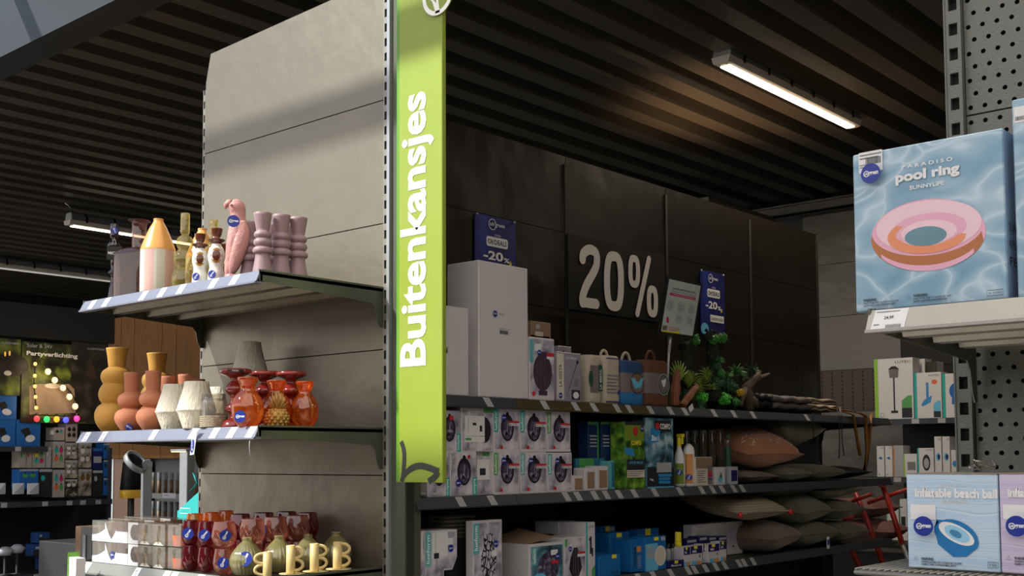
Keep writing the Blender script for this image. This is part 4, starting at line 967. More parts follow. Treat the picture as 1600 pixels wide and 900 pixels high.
b = MB(); b.box((p_.x-.2, 3.76, 0), (p_.x+.25, 4.1, 1.03), 'blacksoft'); tag(b.build('display_plinth', None), 'black display plinth under the dark lamp, behind the first', 'plinth')
# teal card
q = onY(277, 800, 3.2); r = onY(311, 768, 3.2)
t = thing('teal_card', 'turquoise card with a white diagonal corner beside the silver column lamp', 'card', (q.x, 3.2, q.z-.05))
mat('tealcard', '#12a9a6', .45)
b = MB(); W_ = r.x-q.x; Hh = r.z-q.z+.05; b.prism([(0, 0), (W_, 0), (W_, Hh), (0, Hh*.35)], 'y', 0, .004, 'tealcard'); b.build('card', t)
b = MB(); b.stroke([(W_*.15, .045), (W_*.6, .045), (W_*.6, .07), (W_*.15, .07)], .003, 'signwhite', -.0006, close=True); b.build('print', t)
b = MB(); b.tube([(W_*.5, .01, Hh*.98), (W_*.9, .005, Hh+.04), (W_*.7, 0, Hh+.09)], 0, 'teal', 6, rads=[.006, .008, .001], flat=.2); b.build('paper_curl', t)
b = MB(); b.box((q.x-.02, 3.19, 0), (r.x+.02, 3.23, q.z-.0505), 'blacksoft'); tag(b.build('card_stand', None), 'black stand under the turquoise card', 'stand')
# carton and green sign at the lower left
q = onY(118, 822, 2.75); r = onY(146, 822, 2.75)
mat('kraft', '#77573c', .7)
t = thing('cardboard_box', 'brown cardboard box with black straps left of the tumblers', 'box', (q.x, 2.75, 1.0)); b = MB(); b.box((0, 0, 0), (r.x-q.x, .1, q.z-1.0), 'kraft', bev=.002); b.build('carton', t)
b = MB(); b.box(((r.x-q.x)*.45, -.012, .0), (r.x-q.x+.01, -.001, (q.z-1)*1.0), 'black'); b.box(((r.x-q.x)*.6, -.016, -.0), ((r.x-q.x)*.75, -.0122, (q.z-1)*.8), 'inkgrey'); b.build('black_strap', t)
b = MB(); b.box((q.x-.1, 2.74, 0), (r.x+.05, 2.9, .999), 'blacksoft'); tag(b.build('display_plinth', None), 'low black plinth under the brown cardboard box', 'plinth')
q = onY(108, 870, 1.98); t = thing('leaflet_stand', 'white leaflet holder with a green edge at the left end of the bottom shelf', 'stand', (q.x, 1.98, q.z-.3), -.25); b = MB()
mat('signleaf', '#6fae3a', .4)
b.prism([(0, 0), (.07, 0), (.095, .30), (.0, .30)], 'y', 0, .03, 'white'); b.build('holder', t)
b = MB(); b.prism([(-.016, -.0), (-.0005, -.0), (.0, .30), (-.001, .315)], 'y', -.004, .034, 'signleaf'); b.build('green_edge', t)
# ================================================================ LEFT WALL DISPLAY (faces +x)
XW = -6.8
Yw = lambda px: Yat(px, XW, 1.5)
lw_ = thing('wall_display', 'dark wall display of party lights at the left', 'shelving', (XW, Yw(60), 0)); mat('displayblack', '#17171a', .6)
Ya, Yb = Yw(-60), Yw(176)
ztp = onX(0, 470, XW).z
b = MB(); b.box((XW-.45, Ya, 0), (XW-.40, Yb, ztp), 'displayblack'); lp(b, 'back_panel', lw_)
b = MB(); b.box((XW-.40, Ya, onX(60, 528, XW).z), (XW, Yb, ztp), 'displayblack'); lp(b, 'header', lw_)
zs = [onX(60, 698, XW).z, onX(60, 784, XW).z, onX(60, 897, XW).z]
for i, z in enumerate(zs):
    ye = Yw(74) if i == 0 else Yb
    b = MB(); b.box((XW-.40, Ya, z-.02), (XW, ye, z), 'blacksoft'); b.box((XW+.0005, Ya, z-.03), (XW+.006, ye, z+.002), 'raildark'); sh = lp(b, 'shelf', lw_)
    tg_ = ((27,), (7, 71, 109, 130, 154), (15, 60, 78, 100))[i]
    for q in tg_:
        yq = Yw(q); b = MB(); b.box((XW+.0065, yq-.018, z-.028), (XW+.009, yq+.018, z), 'labelgrey'); b.build('price_tag', sh)
b = MB(); b.box((XW-.03, Yw(172), 0), (XW, Yw(175), onX(172, 700, XW).z), 'raildark'); lp(b, 'post', lw_)
def wposter(name, label, x0, x1, y0, y1, m, ops, back=.0):
    X = XW-back; a = onX(x0, y0, X); c = onX(x1, y0, X); bt = onX(x0, y1, X)
    t = thing(name, label, 'poster', (X, a.y, bt.z), pi/2); W = c.y-a.y; H = a.z-bt.z
    b = MB(); b.box((0, 0, 0), (W, .008, H), m); b.build('board', t)
    conv = lambda u, v: (lambda q: (q.y-a.y, q.z-bt.z))(onX(u, v, X))
    O = Ops(W, H, conv); O.run(ops, True); O.b.build('print', t)
    return t
ramp_mat('foliage', [(.38, '#0b0d07'), (.5, '#2c3312'), (.62, '#5b6b1f'), (.75, '#86913a')], 9, dist=1)
ramp_mat('foliagedark', [(.4, '#0c0b09'), (.55, '#26221a'), (.7, '#4c4038')], 8, dist=1)
mat('tablecream', '#8d7a66', .6, var=.15); mat('lampwarm', '#e3a74a', .6, emit=.6)
wposter('party_light_poster', 'garden evening poster reading Solar & 24V Partyverlichting on the dark wall', 35, 166, 533, 660, 'foliage', [
    ('r', 112, 533, 166, 660, 'foliagedark'), ('p', [(46, 604), (52, 600), (108, 600), (116, 608), (118, 645), (46, 648)], 'tablecream'), ('e', 82, 603, 12, 4, 'offwhite'), ('e', 77, 585, 7, 9, 'foliage'),
    ('p', [(140, 560), (147, 575), (153, 590), (140, 592)], 'darkwood'), ('r', 36, 652, 166, 660, 'foliagedark'),
    ('t', 'Solar & 24V', 42, 536, 82, 545, 'labelgrey'), ('t', 'Partyverlichting', 41.5, 548, 121, 562, 'signwhite', 0, .03), ('t', 'LUXFORM', 137, 543, 163, 548, 'labelgrey', 0, .03)], .02)
wposter('garden_poster', 'garden poster with a lit lantern at the far left edge of the picture', -30, 33, 526, 616, 'foliage', [
    ('e', 15, 570, 30, 18, 'foliagedark'), ('e', 8, 553, 1.5, 4, 'lampwarm'), ('e', 15, 552, 1.5, 4, 'lampwarm'), ('e', 12, 583, 6, 4, 'offwhite'), ('t', 'LUXFORM', 2, 533.5, 30, 539, 'labelgrey', 0, .03)], .02)
# lit bulbs
def bulbset(name, label, pts, r, m, em, group):
    for i, (px, py) in enumerate(pts):
        p_ = onX(px, py, XW+.02); k = 1/ppm(p_); mm_ = m[i] if isinstance(m, list) else m
        t = thing(name, label[i] if isinstance(label, list) else label, 'light bulb', p_, 0, group)
        b = MB(); b.ball((0, 0, 0), r*k, mm_, 14, 9, sz=1.15); b.build('bulb', t)
        b = MB(); b.lathe([(r*.5*k, r*.9*k), (r*.55*k, r*1.9*k), (.0005, r*2*k)], 'black', 10, cap=False); b.build('socket', t)
        if em: l = bpy.data.lights.new('bulb_glow', 'POINT'); l.energy = em; l.color = (1, .7, .4); l.shadow_soft_size = .02; lo = bpy.data.objects.new('bulb_glow', l); COL.objects.link(lo); lo.parent = t; lo.location = (.06, 0, 0)
mat('bulbamber', (1, .52, .12, 1), .5, emit=1.6, var=0); mat('bulbwarm', (1, .72, .42, 1), .5, emit=.6, var=0)
names = ['topmost', 'second from top', 'middle', 'fourth from top', 'lowest']
bulbset('filament_bulb', [f'small amber filament bulb, {q} of the vertical row on the poster' for q in names], [(55, 568.5), (54.5, 587), (54.5, 603.5), (55.5, 620), (56.5, 637)], 2.6, 'bulbamber', .15, 'amber filament bulbs')
bulbset('globe_bulb', [f'warm white globe bulb, {q} of the slanting string' for q in names], [(75, 580.5), (85.5, 594), (98.5, 606), (108.5, 620), (117.5, 635)], 4.6, 'bulbwarm', .15, 'warm globe bulbs')
cols = []
for n_, c_ in (('bred', (1, .04, .05, 1)), ('bgreen', (.02, .8, .12, 1)), ('borange', (1, .3, .02, 1)), ('bblue', (.06, .08, 1, 1)), ('bpink', (1, .04, .25, 1))): mat(n_, c_, .4, emit=1.6, var=0); cols.append(n_)
bulbset('coloured_bulb', [f'glowing {q} party bulb in the coloured string' for q in ('red', 'green', 'orange', 'blue', 'pink')], [(57.5, 654), (73, 655), (88.5, 655), (103, 656), (120, 654)], 4.4, cols, 0, 'coloured party bulbs')
b = MB()
for pts in ([(55, 563), (53, 600), (56, 633)], [(70, 570), (90, 590), (112, 615), (122, 632)], [(52, 648), (73, 649), (103, 650), (124, 648)]):
    b.tube([onX(x, y, XW+.012) for x, y in pts], .004, 'black', 6)
tag(b.build('light_cable', None), 'black cable of the party light strings on the poster', 'cable')
# products on the left wall
ramp_mat('packblack', [(.35, '#16130f'), (.52, '#3a3630'), (.62, '#a39a8b'), (.75, '#5a5148')], 30, dist=1)
ramp_mat('packcream', [(.35, '#3a352e'), (.5, '#8d8578'), (.65, '#b5ab9a')], 26, dist=1)
def wcarton(name, label, x0, x1, y0, y1, m, ops=(), cat='box', group=None, back=.03, D=.1, hang=None):
    X = XW-back; z = onX((x0+x1)/2, y1, X).z
    if hang is None: # stand exactly on the shelf below it
        z = min(zs, key=lambda q: abs(q-z))+.001
    a = Yat(x0, X, z+.05)+.001; c = Yat(x1, X, z+.05)-.001; H = Zat(y0, X, (a+c)/2)-z
    t = thing(name, label, cat, (X, a, z), pi/2, group); b = MB(); b.box((0, 0, 0), (c-a, D, H), m); b.build('carton', t)
    O = Ops(c-a, H); O.run(ops)
    if ops: O.b.build('print', t)
    return t
solar = [('r', 0, .9, 1, 1, 'midblue'), ('p', [(.15, .62), (.5, .72), (.62, .5), (.3, .45)], 'black'), ('e', .45, .42, .12, .1, 'blacksoft'), ('e', .58, .3, .2, .13, 'labelwhite', .2)]
g = 'blue solar lamp boxes at the far left'
wcarton('lamp_box', 'blue box with a black solar spotlight picture, lower row at the very edge', -12, 24, 656, 697, 'midblue', solar, group=g)
wcarton('lamp_box', 'blue box with a black solar spotlight picture, lower row nearest the posters', 25, 63, 656, 697, 'midblue', solar, group=g)
t = wcarton('lamp_box', 'blue solar spotlight box standing on top of the lower row', -12, 25, 619, 697, 'midblue', solar, group=g); t.location.z += 0
zt1 = onX(10, 656, XW-.03).z; t.location.z = zt1+.002
for c_ in t.children: c_.scale.z = .5
bulbops = lambda cc: [('r', 0, .9, 1, 1, 'labelgrey')]+[o_ for i, q in enumerate(cc) for o_ in (('e', .3+.4*(i % 2), .68-.32*(i//2), .16, .11, q), ('r', .26+.4*(i % 2), .76-.32*(i//2), .34+.4*(i % 2), .84-.32*(i//2), 'black'))]
cp = ['teal', 'magenta', 'orangeprint', 'kelly']; bw = ['labelwhite', 'labelgrey', 'labelwhite', 'offwhite']
ZZ = zs[1]
def col(x0, x1, y0, y1, m, cc, lb, nm='bulb_pack'):
    wcarton(nm, lb, x0, x1, y0, y1, m, bulbops(cc) if cc else [('r', .1, .3, .9, .6, 'labelgrey'), ('r', 0, .85, 1, 1, 'midblue')], 'pack', 'party bulb packs on the left wall', hang=True)
mat('packpale', '#a59e94', .5, var=.15, nscale=30)
rows_ = (('upper', 702, 731), ('lower', 734, 776))
col(82, 101, 690, 731, 'packpale', cp, 'pale pack of four coloured bulbs, upper one of its column'); col(82, 101, 734, 777, 'packpale', cp, 'pale pack of four coloured bulbs, lower one of its column')
col(84, 101, 668, 688, 'packpale', ['black', 'teal'], 'small pale bulb pack just under the coloured string, left one'); col(102.5, 121, 662, 690, 'packpale', ['black', 'black', 'black', 'black'], 'pale pack with four dark bulbs under the pink bulb')
col(101.5, 121, 692, 717, 'packcream', bw, 'cream pack of clear bulbs in the second column, uppermost'); col(101.5, 121, 719, 747, 'packcream', bw, 'cream pack of clear bulbs in the second column, middle'); col(101.5, 121, 749, 776, 'packblack', ['labelwhite', 'offwhite'], 'dark and cream bulb pack in the second column, lowest')
col(122.5, 143, 692, 731, 'packcream', bw, 'cream pack of globe bulbs in the third column, upper'); col(122.5, 143, 733, 775, 'packcream', ['goldleaf', 'goldleaf'], 'cream pack of amber bulbs in the third column, lower')
col(144.5, 160, 700, 733, 'navydeep', None, 'dark blue pack in the fourth column, upper'); col(144.5, 160, 735, 775, 'blacksoft', ['labelgrey'], 'black bulb pack in the fourth column, lower')
for j, (y0, y1) in enumerate(((693, 717), (719, 745), (747, 774))): col(161.5, 171, y0, y1, 'midblue', ['black', 'goldleaf'], f'narrow blue bulb pack in the last column, {["top", "middle", "bottom"][j]} one')
col(30, 41, 703, 731, 'packpale', ['kelly'], 'narrow pale pack with a green bulb left of the coloured globes'); col(41.5, 50, 703, 731, 'packpale', ['red'], 'narrow pale pack with a red bulb'); col(50.5, 71, 701, 731, 'packpale', ['yellowprint', 'kelly', 'teal', 'magenta'], 'wide pack with yellow, teal and pink globe bulbs'); col(71.5, 80, 699, 731, 'labelgrey', ['labelwhite'], 'narrow grey pack beside the wide globe pack')
col(30, 60, 733, 764, 'midblue', ['kelly', 'kelly'], 'blue pack with green bulbs behind the white cards'); col(60.5, 81, 733, 776, 'blacksoft', ['teal'], 'black and blue pack with one teal bulb')
for j, (x0, x1) in enumerate(((-6, 9), (20, 38), (43, 61))):
    wcarton('white_card', ['white card with a grey fold cut by the picture edge', 'white card with a grey fold, middle one', 'white card with a grey fold nearest the bulb packs'][j], x0, x1, 755, 772, 'labelwhite', [('p', [(1, 0), (1, 1), (.1, .1)], 'labelgrey')], 'card', 'white cards in the dark recess', hang=True, back=-.02, D=.006)
mat('bluedim', '#173f7a', .5)
for j, (x0, x1, y0, y1, lb) in enumerate(((60, 78, 832, 848, 'small blue box on top of the low stack at the lower left'), (52, 84, 850, 868, 'blue box left in the middle layer of the low stack'), (85, 112, 849, 867, 'blue box right in the middle layer of the low stack'), (67, 108, 870, 889, 'blue box at the bottom of the low stack'))):
    wcarton('lamp_box', lb, x0, x1, y0, y1, 'bluedim', [('r', 0, 0, 1, .5, 'blacksoft'), ('r', .1, .6, .3, .8, 'labelgrey')], 'box', 'blue boxes in the low stack', hang=True)
for j, (x, y, lb) in enumerate(((8, 868, 'white spotlight head on the low left shelf, at the picture edge'), (27, 864, 'white spotlight head on the low left shelf, second'))):
    p_ = onX(x, y, XW-.05); t = thing('spotlight', lb, 'lamp', (p_.x, p_.y, zs[2]+.001), 0, 'small spotlights on the low shelf'); h = p_.z-zs[2]
    b = MB(); b.lathe([(.001, 0), (.04, 0), (.04, .008), (.008, .012), (.008, h)], 'blacksoft', 14); b.build('stem', t); b = MB(); b.lathe([(.001, 0), (.03, 0), (.045, .03), (.02, .05), (.001, .052)], 'labelgrey', 16, c=(0, 0, h)); b.build('head', t)
# ================================================================ CENTRAL RUN PRODUCTS (front faces +x)
XC = XF-.012
def cc(name, label, cat, x0, x1, ytop, Z, **k): k.setdefault('X', XC); return carton(name, label, cat, x0, x1, ytop, Z+.0005, **k)
# --- top shelf
bar = [('t', 'SCHREURS', .42, .305, .66, .32, 'inkgrey'), ('bars', .42, .27, .66, .30)]
cc('tall_box', 'tall plain white box standing under the blue poster on the top shelf', 'box', 748, 826, 413, CT, D=.155, m='boxwhite', ops=[('bars', .41, .475, .58, .505), ('t', 'glasbol 40', .41, .51, .62, .522, 'inkgrey'), ('t', '24,99', .40, .615, .5, .63, 'inkgrey')], stick=[(.31, .62, .0115)], bev=.003)
t, W, H = cc('white_box', 'shorter plain white box half hidden by the green sign', 'box', 686, 733, 479, CT, D=.15, m='boxwhite', ops=[('bars', .1, .47, .28, .52), ('t', 'artikel', .1, .53, .3, .545, 'inkgrey')], bev=.003)
def picture(kind):
    if kind == 'bulb': return [('e', .52, .55, .26, .31, 'printdark'), ('e', .52, .53, .19, .24, 'printglass'), ('s', [(.5*1, .35), (.52, .55), (.55, .7)], .0012, 'labelwhite'), ('e', .52, .86, .06, .06, 'black'), ('e', .48, .42, .05, .05, 'black')]
    if kind == 'drop': return [('e', .5, .45, .3, .28, 'printdark'), ('p', [(.24, .55), (.42, .88), (.58, .88), (.76, .55)], 'printdark'), ('e', .5, .45, .22, .2, 'printglass'), ('r', .42, .86, .58, .95, 'black')]
mat('printdark', '#241e2c', .4, var=.4, nscale=60); ramp_mat('printglass', [(.35, '#231d2d'), (.55, '#4d4660'), (.7, '#9a93a8')], 40, dist=1)
ramp_mat('printsnow', [(.35, '#6d6a7c'), (.5, '#a7a3b2'), (.65, '#cfcbd3')], 18, dist=1)
def lampfront(acc, kind='bulb', tagpos=None):
    o = [('r', .04, .04, .96, .96, 'printsnow'), ('r', 0, 0, 1, .06, 'boxwhite')] + picture(kind) + [('r', 0, .45, .15, .97, acc), ('t', 'luxform', .02, .49, .11, .92, 'signwhite', 90), ('r', .58, .60, .98, .70, 'labelwhite'), ('r', .58, .66, .98, .71, 'red'), ('t', 'BATTERY', .6, .61, .95, .65, 'ink'), ('e', .28, .1, .055, .045, 'red'), ('lines', .8, .25, .93, .4, 4, 'inkgrey')]
    return o
g = 'lamp boxes stacked on the middle shelf'
zu = None
for lay in (0, 1):
    base = CM if lay == 0 else None
    rowz = CM+.001
    spec = [(668, 702.5, 'drop', 'teal'), (703, 745, 'drop', 'teal'), (771, 812, 'bulb', 'kelly'), (813, 854.5, 'bulb', 'tealpale'), (855.5, 894, 'bulb', 'tealpale')] if lay == 0 else [(683, 719.5, 'drop', 'teal'), (720.5, 771, None, 'kelly'), (771.5, 811.5, 'bulb', 'teal'), (812.5, 853.5, 'bulb', 'teal'), (854.5, 891.5, 'bulb', 'kelly')]
    yt = [705, 705.5, 705, 706, 707] if lay == 0 else [641, 637.5, 638, 640, 643]
    for i, (x0, x1, kd, ac) in enumerate(spec):
        Z = CM if lay == 0 else CM+.1515
        L = 'lower' if lay == 0 else 'upper'
        ordn = ['first', 'second', 'third', 'fourth', 'fifth'][i]
        if kd is None:
            ops = [('r', .03, .03, .97, .95, 'printsnow'), ('e', .72, .5, .2, .3, 'printdark'), ('r', .1, .36, .72, .82, 'whitepaper'), ('r', .1, .22, .72, .35, 'whitepaper'), ('r', .34, .6, .46, .66, 'ink'), ('r', .56, .46, .64, .6, 'ink'), ('s', [(.2, .45), (.2, .75)], .0012, 'ink'), ('r', .12, .26, .3, .31, 'kelly'), ('r', .68, .9, 1, .99, 'kelly')]
            lb = f'wide lamp box with a white spec panel, {L} row, second from the sign'
        elif kd == 'drop' and (lay, i) != (1, 0):
            ops = [('r', .03, .03, .97, .97, 'printsnow')]+picture('bulb')+[('r', .84, 0, 1, .42, 'teal'), ('t', 'luxform', .87, .04, .97, .38, 'signwhite', -90), ('e', .7, .88, .06, .045, 'red'), ('t', 'XS', .08, .7, .18, .84, 'inkgrey', 90)]
            lb = f'upside-down lamp box with a teal corner strip, {L} row, {ordn} from the sign'
        elif kd == 'drop':
            ops = [('r', .03, .03, .97, .97, 'printsnow')]+picture('bulb')+[('r', .84, 0, 1, .45, 'teal'), ('t', 'luxform', .87, .04, .97, .4, 'signwhite', -90), ('e', .6, .82, .1, .06, 'red')]
            lb = 'upside-down lamp box with a teal corner strip, upper row, cut by the green sign'
        else: ops = lampfront(ac); lb = f'white lamp box with a dark bulb picture, {L} row, {ordn} from the sign'
        st = ((.36, .78, .0125),) if (kd == 'bulb' and i in ((2, 3, 4) if lay == 0 else (2,))) else (((.28, .3, .0125),) if (lay, i) == (0, 1) else ())
        cc('lamp_box', lb, 'box', x0, x1, yt[i], Z, D=.145, ops=ops, group=g, stick=st)
# wide spec box pieces seen between in the lower row
cc('lamp_box', 'set-back lamp box between the upside-down box and the bulb boxes, lower row', 'box', 745, 772, 706, CM, X=XC-.02, D=.12, ops=[('r', .03, .03, .97, .97, 'printsnow'), ('r', .0, .36, .72, .82, 'whitepaper'), ('r', .15, .46, .5, .62, 'ink'), ('r', .3, .9, 1, .99, 'kelly')], group=g)
# solar light saucer and pale packs below the sign
p_ = Vector((XC-.04, Yat(666, XC-.04, CM), CM+.001)); k = 1/ppm(p_); t = thing('glass_lantern', 'pale round lantern foot showing just below the green sign', 'lantern', p_)
b = MB(); b.lathe([(.001, 0)]+[(r*k, z*k) for r, z in smooth([(16, 0), (20, 3), (20, 7), (10, 11), (5, 13)], 3)], 'labelgrey', 28); b.build('foot', t)
b = MB(); b.lathe([(5*k, 13*k), (6*k, 26*k), (14*k, 34*k), (15*k, 60*k), (.001, 62*k)], 'glassclear', 24, cap=False); b.build('chimney', t)
cc('glass_pack', 'small lilac boxed glass beside the end post', 'box', 635, 648, 700, CM, D=.06, m='printsnow', ops=[('r', .2, .2, .8, .8, 'lilac')])
# --- brown cartons and lamp boxes right of the tall box
cc('flat_carton', 'brown flat carton on top of the pile behind the purple lamp box', 'box', 829, 861, 503, CT+.24, X=XC-.10, D=.14, m='cardboard', ops=[('r', .25, .6, .45, .85, 'labelgrey'), ('r', .2, .2, .6, .45, 'offwhite')])
cc('flat_carton', 'brown flat carton under the first, behind the purple lamp box', 'box', 828, 860, 524, CT, X=XC-.10, D=.14, m='cardboard')
mat('printpurple', '#413346', .4, var=.4, nscale=90)
cc('lamp_box', 'lamp box with a large purple ribbed lantern picture, next to the tall white box', 'box', 827, 866.5, 528, CT, D=.09, ops=[('r', .03, .1, .97, .97, 'printsnow'), ('r', 0, .6, .16, .95, 'tealpale'), ('e', .52, .45, .38, .3, 'printpurple'), ('r', .35, .7, .7, .78, 'printpurple'), ('r', .35, .08, .7, .16, 'printpurple'), ('s', [(.3, .3), (.3, .62)], .001, 'lilac'), ('s', [(.45, .2), (.45, .7)], .001, 'lilac'), ('s', [(.6, .2), (.6, .7)], .001, 'lilac'), ('r', .68, .67, .98, .76, 'labelwhite'), ('r', .68, .71, .98, .77, 'red'), ('r', .2, .78, .45, .9, 'labelwhite'), ('e', .15, .1, .06, .04, 'red')], stick=[(.37, .76, .011)])
mat('printlilac', '#8d8796', .45, var=.06)
cc('hammock_kit_box', 'lilac-grey box reading LA SIESTA with a black rope kit picture', 'box', 869, 908, 551, CT, D=.07, m='printlilac', ops=[('r', .02, .04, .30, .97, 'offwhite'), ('t', 'LA SIESTA', .1, .3, .22, .75, 'ink', 90), ('t', 'CordBase', .38, .87, .82, .92, 'labelwhite'), ('s', [(.42, .12), (.62, .45), (.85, .82)], .0025, 'ink'), ('e', .85, .82, .05, .04, 'ink'), ('r', .72, .32, .9, .5, 'inkgrey'), ('r', .6, .05, .95, .25, 'ink'), ('e', .78, .14, .12, .07, 'labelwhite'), ('t', 'V.CT', .42, .48, .55, .7, 'labelgrey', 90)], stick=[(.14, .12, .011)])
cc('hammock_kit_box', 'pale box set back behind the LA SIESTA box', 'box', 872, 893.5, 541, CT, X=XC-.10, D=.06, m='printlilac', ops=[('e', .4, .9, .1, .02, 'ink')])
# rolled hammock bags
mat('canvascream', '#b3a898', .9, var=.06, nscale=40, bump=.3, bscale=60); mat('canvasblue', '#1e6ba3', .85, var=.08, bump=.3, bscale=60); mat('canvasnavy', '#22436e', .85, bump=.3, bscale=60)
mat('canvasbrown', '#5d3a26', .85, var=.1, bump=.3, bscale=60); mat('bandgrey', '#6f6668', .7); mat('greenprint', '#1d4a3c', .5)
def bag(name, label, x0, x1, ytop, mats, band, loop=None, ops=(), Z=CT, stick=()):
    X = XC-.05; a = Yat(x0, X, Z+.1); c = Yat(x1, X, Z+.1); r = (c-a)/2; H = Zat(ytop, X, (a+c)/2)-Z
    t = thing(name, label, 'bag', (X, (a+c)/2, Z+.001), pi/2, 'rolled hammocks in cloth bags'); b = MB(); n = 36; lv = [(0, .90), (.03, .98), (.12, 1), (.28, .99), (.5, 1), (.72, .99), (.9, 1), (.97, .96), (1, .85)]
    ring = [(math.copysign(abs(cos(q))**.5, cos(q)), math.copysign(abs(sin(q))**.6, sin(q))) for q in (2*pi*i/n for i in range(n))]
    for i in range(len(lv)-1):
        m = mats[0] if lv[i][0] < .28 else (mats[1] if lv[i][0] < .72 else mats[2])
        vs = [(r*s_*u, .04*s_*v, H*z) for z, s_ in (lv[i], lv[i+1]) for u, v in ring]
        b.add(vs, [[q, (q+1) % n, n+(q+1) % n, n+q] for q in range(n)], m, True)
    b.add([(r*.85*u, .034*v, H) for u, v in ring], [list(range(n))], mats[2]); b.add([(r*.9*u, .036*v, 0) for u, v in ring], [list(range(n))[::-1]], mats[0])
    b.build('bag', t)
    if loop: b = MB(); b.tube([(r*loop*.8*cos(q)+r*.1, .01, H-.004+r*.5*sin(q)) for q in (pi*i/10 for i in range(11))], .006, mats[3] if len(mats) > 3 else mats[2], 8); b.build('handle', t)
    b = MB(); O = Ops(2*r*.86, H); O.run(ops)
    if ops: o = O.b.build('label_print', t); o.location = (-r*.86, -.0405, 0)
    return t
bag('hammock_bag', 'cream rolled bag with a green LA SIESTA stripe', 908, 930, 556, ['canvascream']*3, 0, None, [('r', 0, .22, .7, .78, 'bandgrey'), ('r', .68, .26, 1, .8, 'greenprint'), ('t', 'LA SIESTA', .76, .3, .93, .7, 'signwhite', 90), ('e', .05, .5, .18, .17, 'greenprint')])
bag('hammock_bag', 'cream rolled bag with a looped cord and printed icons', 932, 959, 557, ['canvascream']*3, 0, .5, [('lines', .08, .2, .9, .62, 6, 'inkgrey'), ('r', .0, .93, 1, .945, 'navy'), ('r', 0, .04, 1, .06, 'navy'), ('e', .85, .25, .07, .04, 'navy')])
bag('hammock_bag', 'blue rolled hammock bag with a hammock picture and cord handle', 961, 997, 565, ['canvasblue', 'bandgrey', 'canvasnavy', 'canvascream'], 0, .45, [('e', .62, .5, .34, .24, 'darkwood'), ('e', .62, .5, .30, .21, 'bandgrey'), ('p', [(.3, .6), (.95, .62), (.82, .42), (.5, .38)], 'cyanprint'), ('e', .65, .62, .14, .09, 'kraft')])
bag('hammock_bag', 'brown rolled hammock bag with a grey band and round emblem', 998, 1036, 564, ['canvasbrown', 'bandgrey', 'canvasbrown', 'canvasbrown'], 0, .45, [('e', .72, .48, .28, .23, 'labelgrey'), ('e', .72, .48, .26, .215, 'greenprint'), ('e', .72, .48, .22, .18, 'bandgrey'), ('p', [(.6, .56), (.85, .62), (.78, .45), (.7, .42)], 'labelwhite')])
# info sign on a pole
q0 = onX(1045, 636, XC-.0); X = -2.78
p_ = Vector((X, Yat(1044, X, CT), CT+.001)); k = 1/ppm(p_)
t = thing('info_sign', 'framed white notice on a thin white pole in front of the plants', 'sign', p_, pi/2)
def loc_(px, py, X=X): q = onX(px, py, X); return (q.y-p_.y, q.z-p_.z)
b = MB(); a0 = loc_(1041, 630); a1 = loc_(1045.5, 540); a2 = loc_(1048, 527); b.tube([(a0[0], 0, .0), (a0[0], 0, a0[1]), (a1[0], 0, a1[1])], .005, 'labelgrey', 10); b.tube([(a1[0]-.001, 0, a1[1]-.03), (a2[0], 0, a2[1]+.02)], .0075, 'silver', 10); b.lathe([(.001, 0), (.03, 0), (.03, .004), (.006, .008)], 'labelgrey', 20, c=(a0[0], 0, 0)); b.build('pole', t)
P4 = [loc_(*q) for q in ((1023, 522.5), (1078, 530), (1092, 444), (1037.5, 431.5))]
def fr(pts, s_): cx_ = sum(q[0] for q in pts)/4; cz_ = sum(q[1] for q in pts)/4; return [(cx_+(q[0]-cx_)*s_, cz_+(q[1]-cz_)*s_) for q in pts]
b = MB(); b.prism(fr(P4, 1.0), 'y', -.02, -.012, 'black'); b.build('frame', t)
b = MB(); In = fr(P4, .9); b.poly(In, 'tealsheet' if 'tealsheet' in MATS else mat('tealsheet', '#b9c4c4', .4), -.0206)
def I(u, v): # bilinear inside the sheet
    A_, B_, C_, D_ = In; return ((A_[0]*(1-u)+B_[0]*u)*(1-v)+(D_[0]*(1-u)+C_[0]*u)*v, (A_[1]*(1-u)+B_[1]*u)*(1-v)+(D_[1]*(1-u)+C_[1]*u)*v)
def Q(u0, v0, u1, v1, m, y=-.0212): b.poly([I(u0, v0), I(u1, v0), I(u1, v1), I(u0, v1)], m, y)
def tq(st, u0, v0, u1, v1, m, y=-.0218):
    vs, fs = textmesh(st, .01); b.add([(lambda c: (c[0], y, c[1]))(I(u0+(u1-u0)*a_, v0+(v1-v0)*c_)) for a_, c_ in vs], fs, m)
tq('INLEVEREN MET ZONNE-AVOND', .15, .825, .88, .855, 'ink')
for i in range(2): Q(.1, .79-i*.02, .9, .796-i*.02, 'inkgrey')
Q(.08, .70, .9, .75, 'magenta'); tq('korting op alle producten', .2, .715, .85, .735, 'signwhite')
for (u, v) in ((.02, .42), (.36, .42), (.7, .42), (.36, .2), (.7, .2)):
    b.stroke([I(u, v), I(u+.26, v), I(u+.26, v+.17), I(u, v+.17)], .0008, 'inkgrey', -.0212, close=True)
    for i in range(6): Q(u+.03, v+.02+.023*i, u+.22, v+.028+.023*i, 'inkgrey', -.0215)
    tq('!', u+.1, v+.18, u+.12, v+.2, 'magenta')
c = I(.14, .23); b.ell(c[0], c[1], .011, .014, 'magenta', -.0216)
for i in range(4): Q(.2, .04+.02*i, .55, .046+.02*i, 'red')
b.poly([I(0, 0), I(.62, 0), I(.5, .06), I(.4, .025), I(0, .02)], 'yellowprint', -.0214); Q(.02, .03, .16, .12, 'bandgrey', -.0213)
b.build('notice_sheet', t)
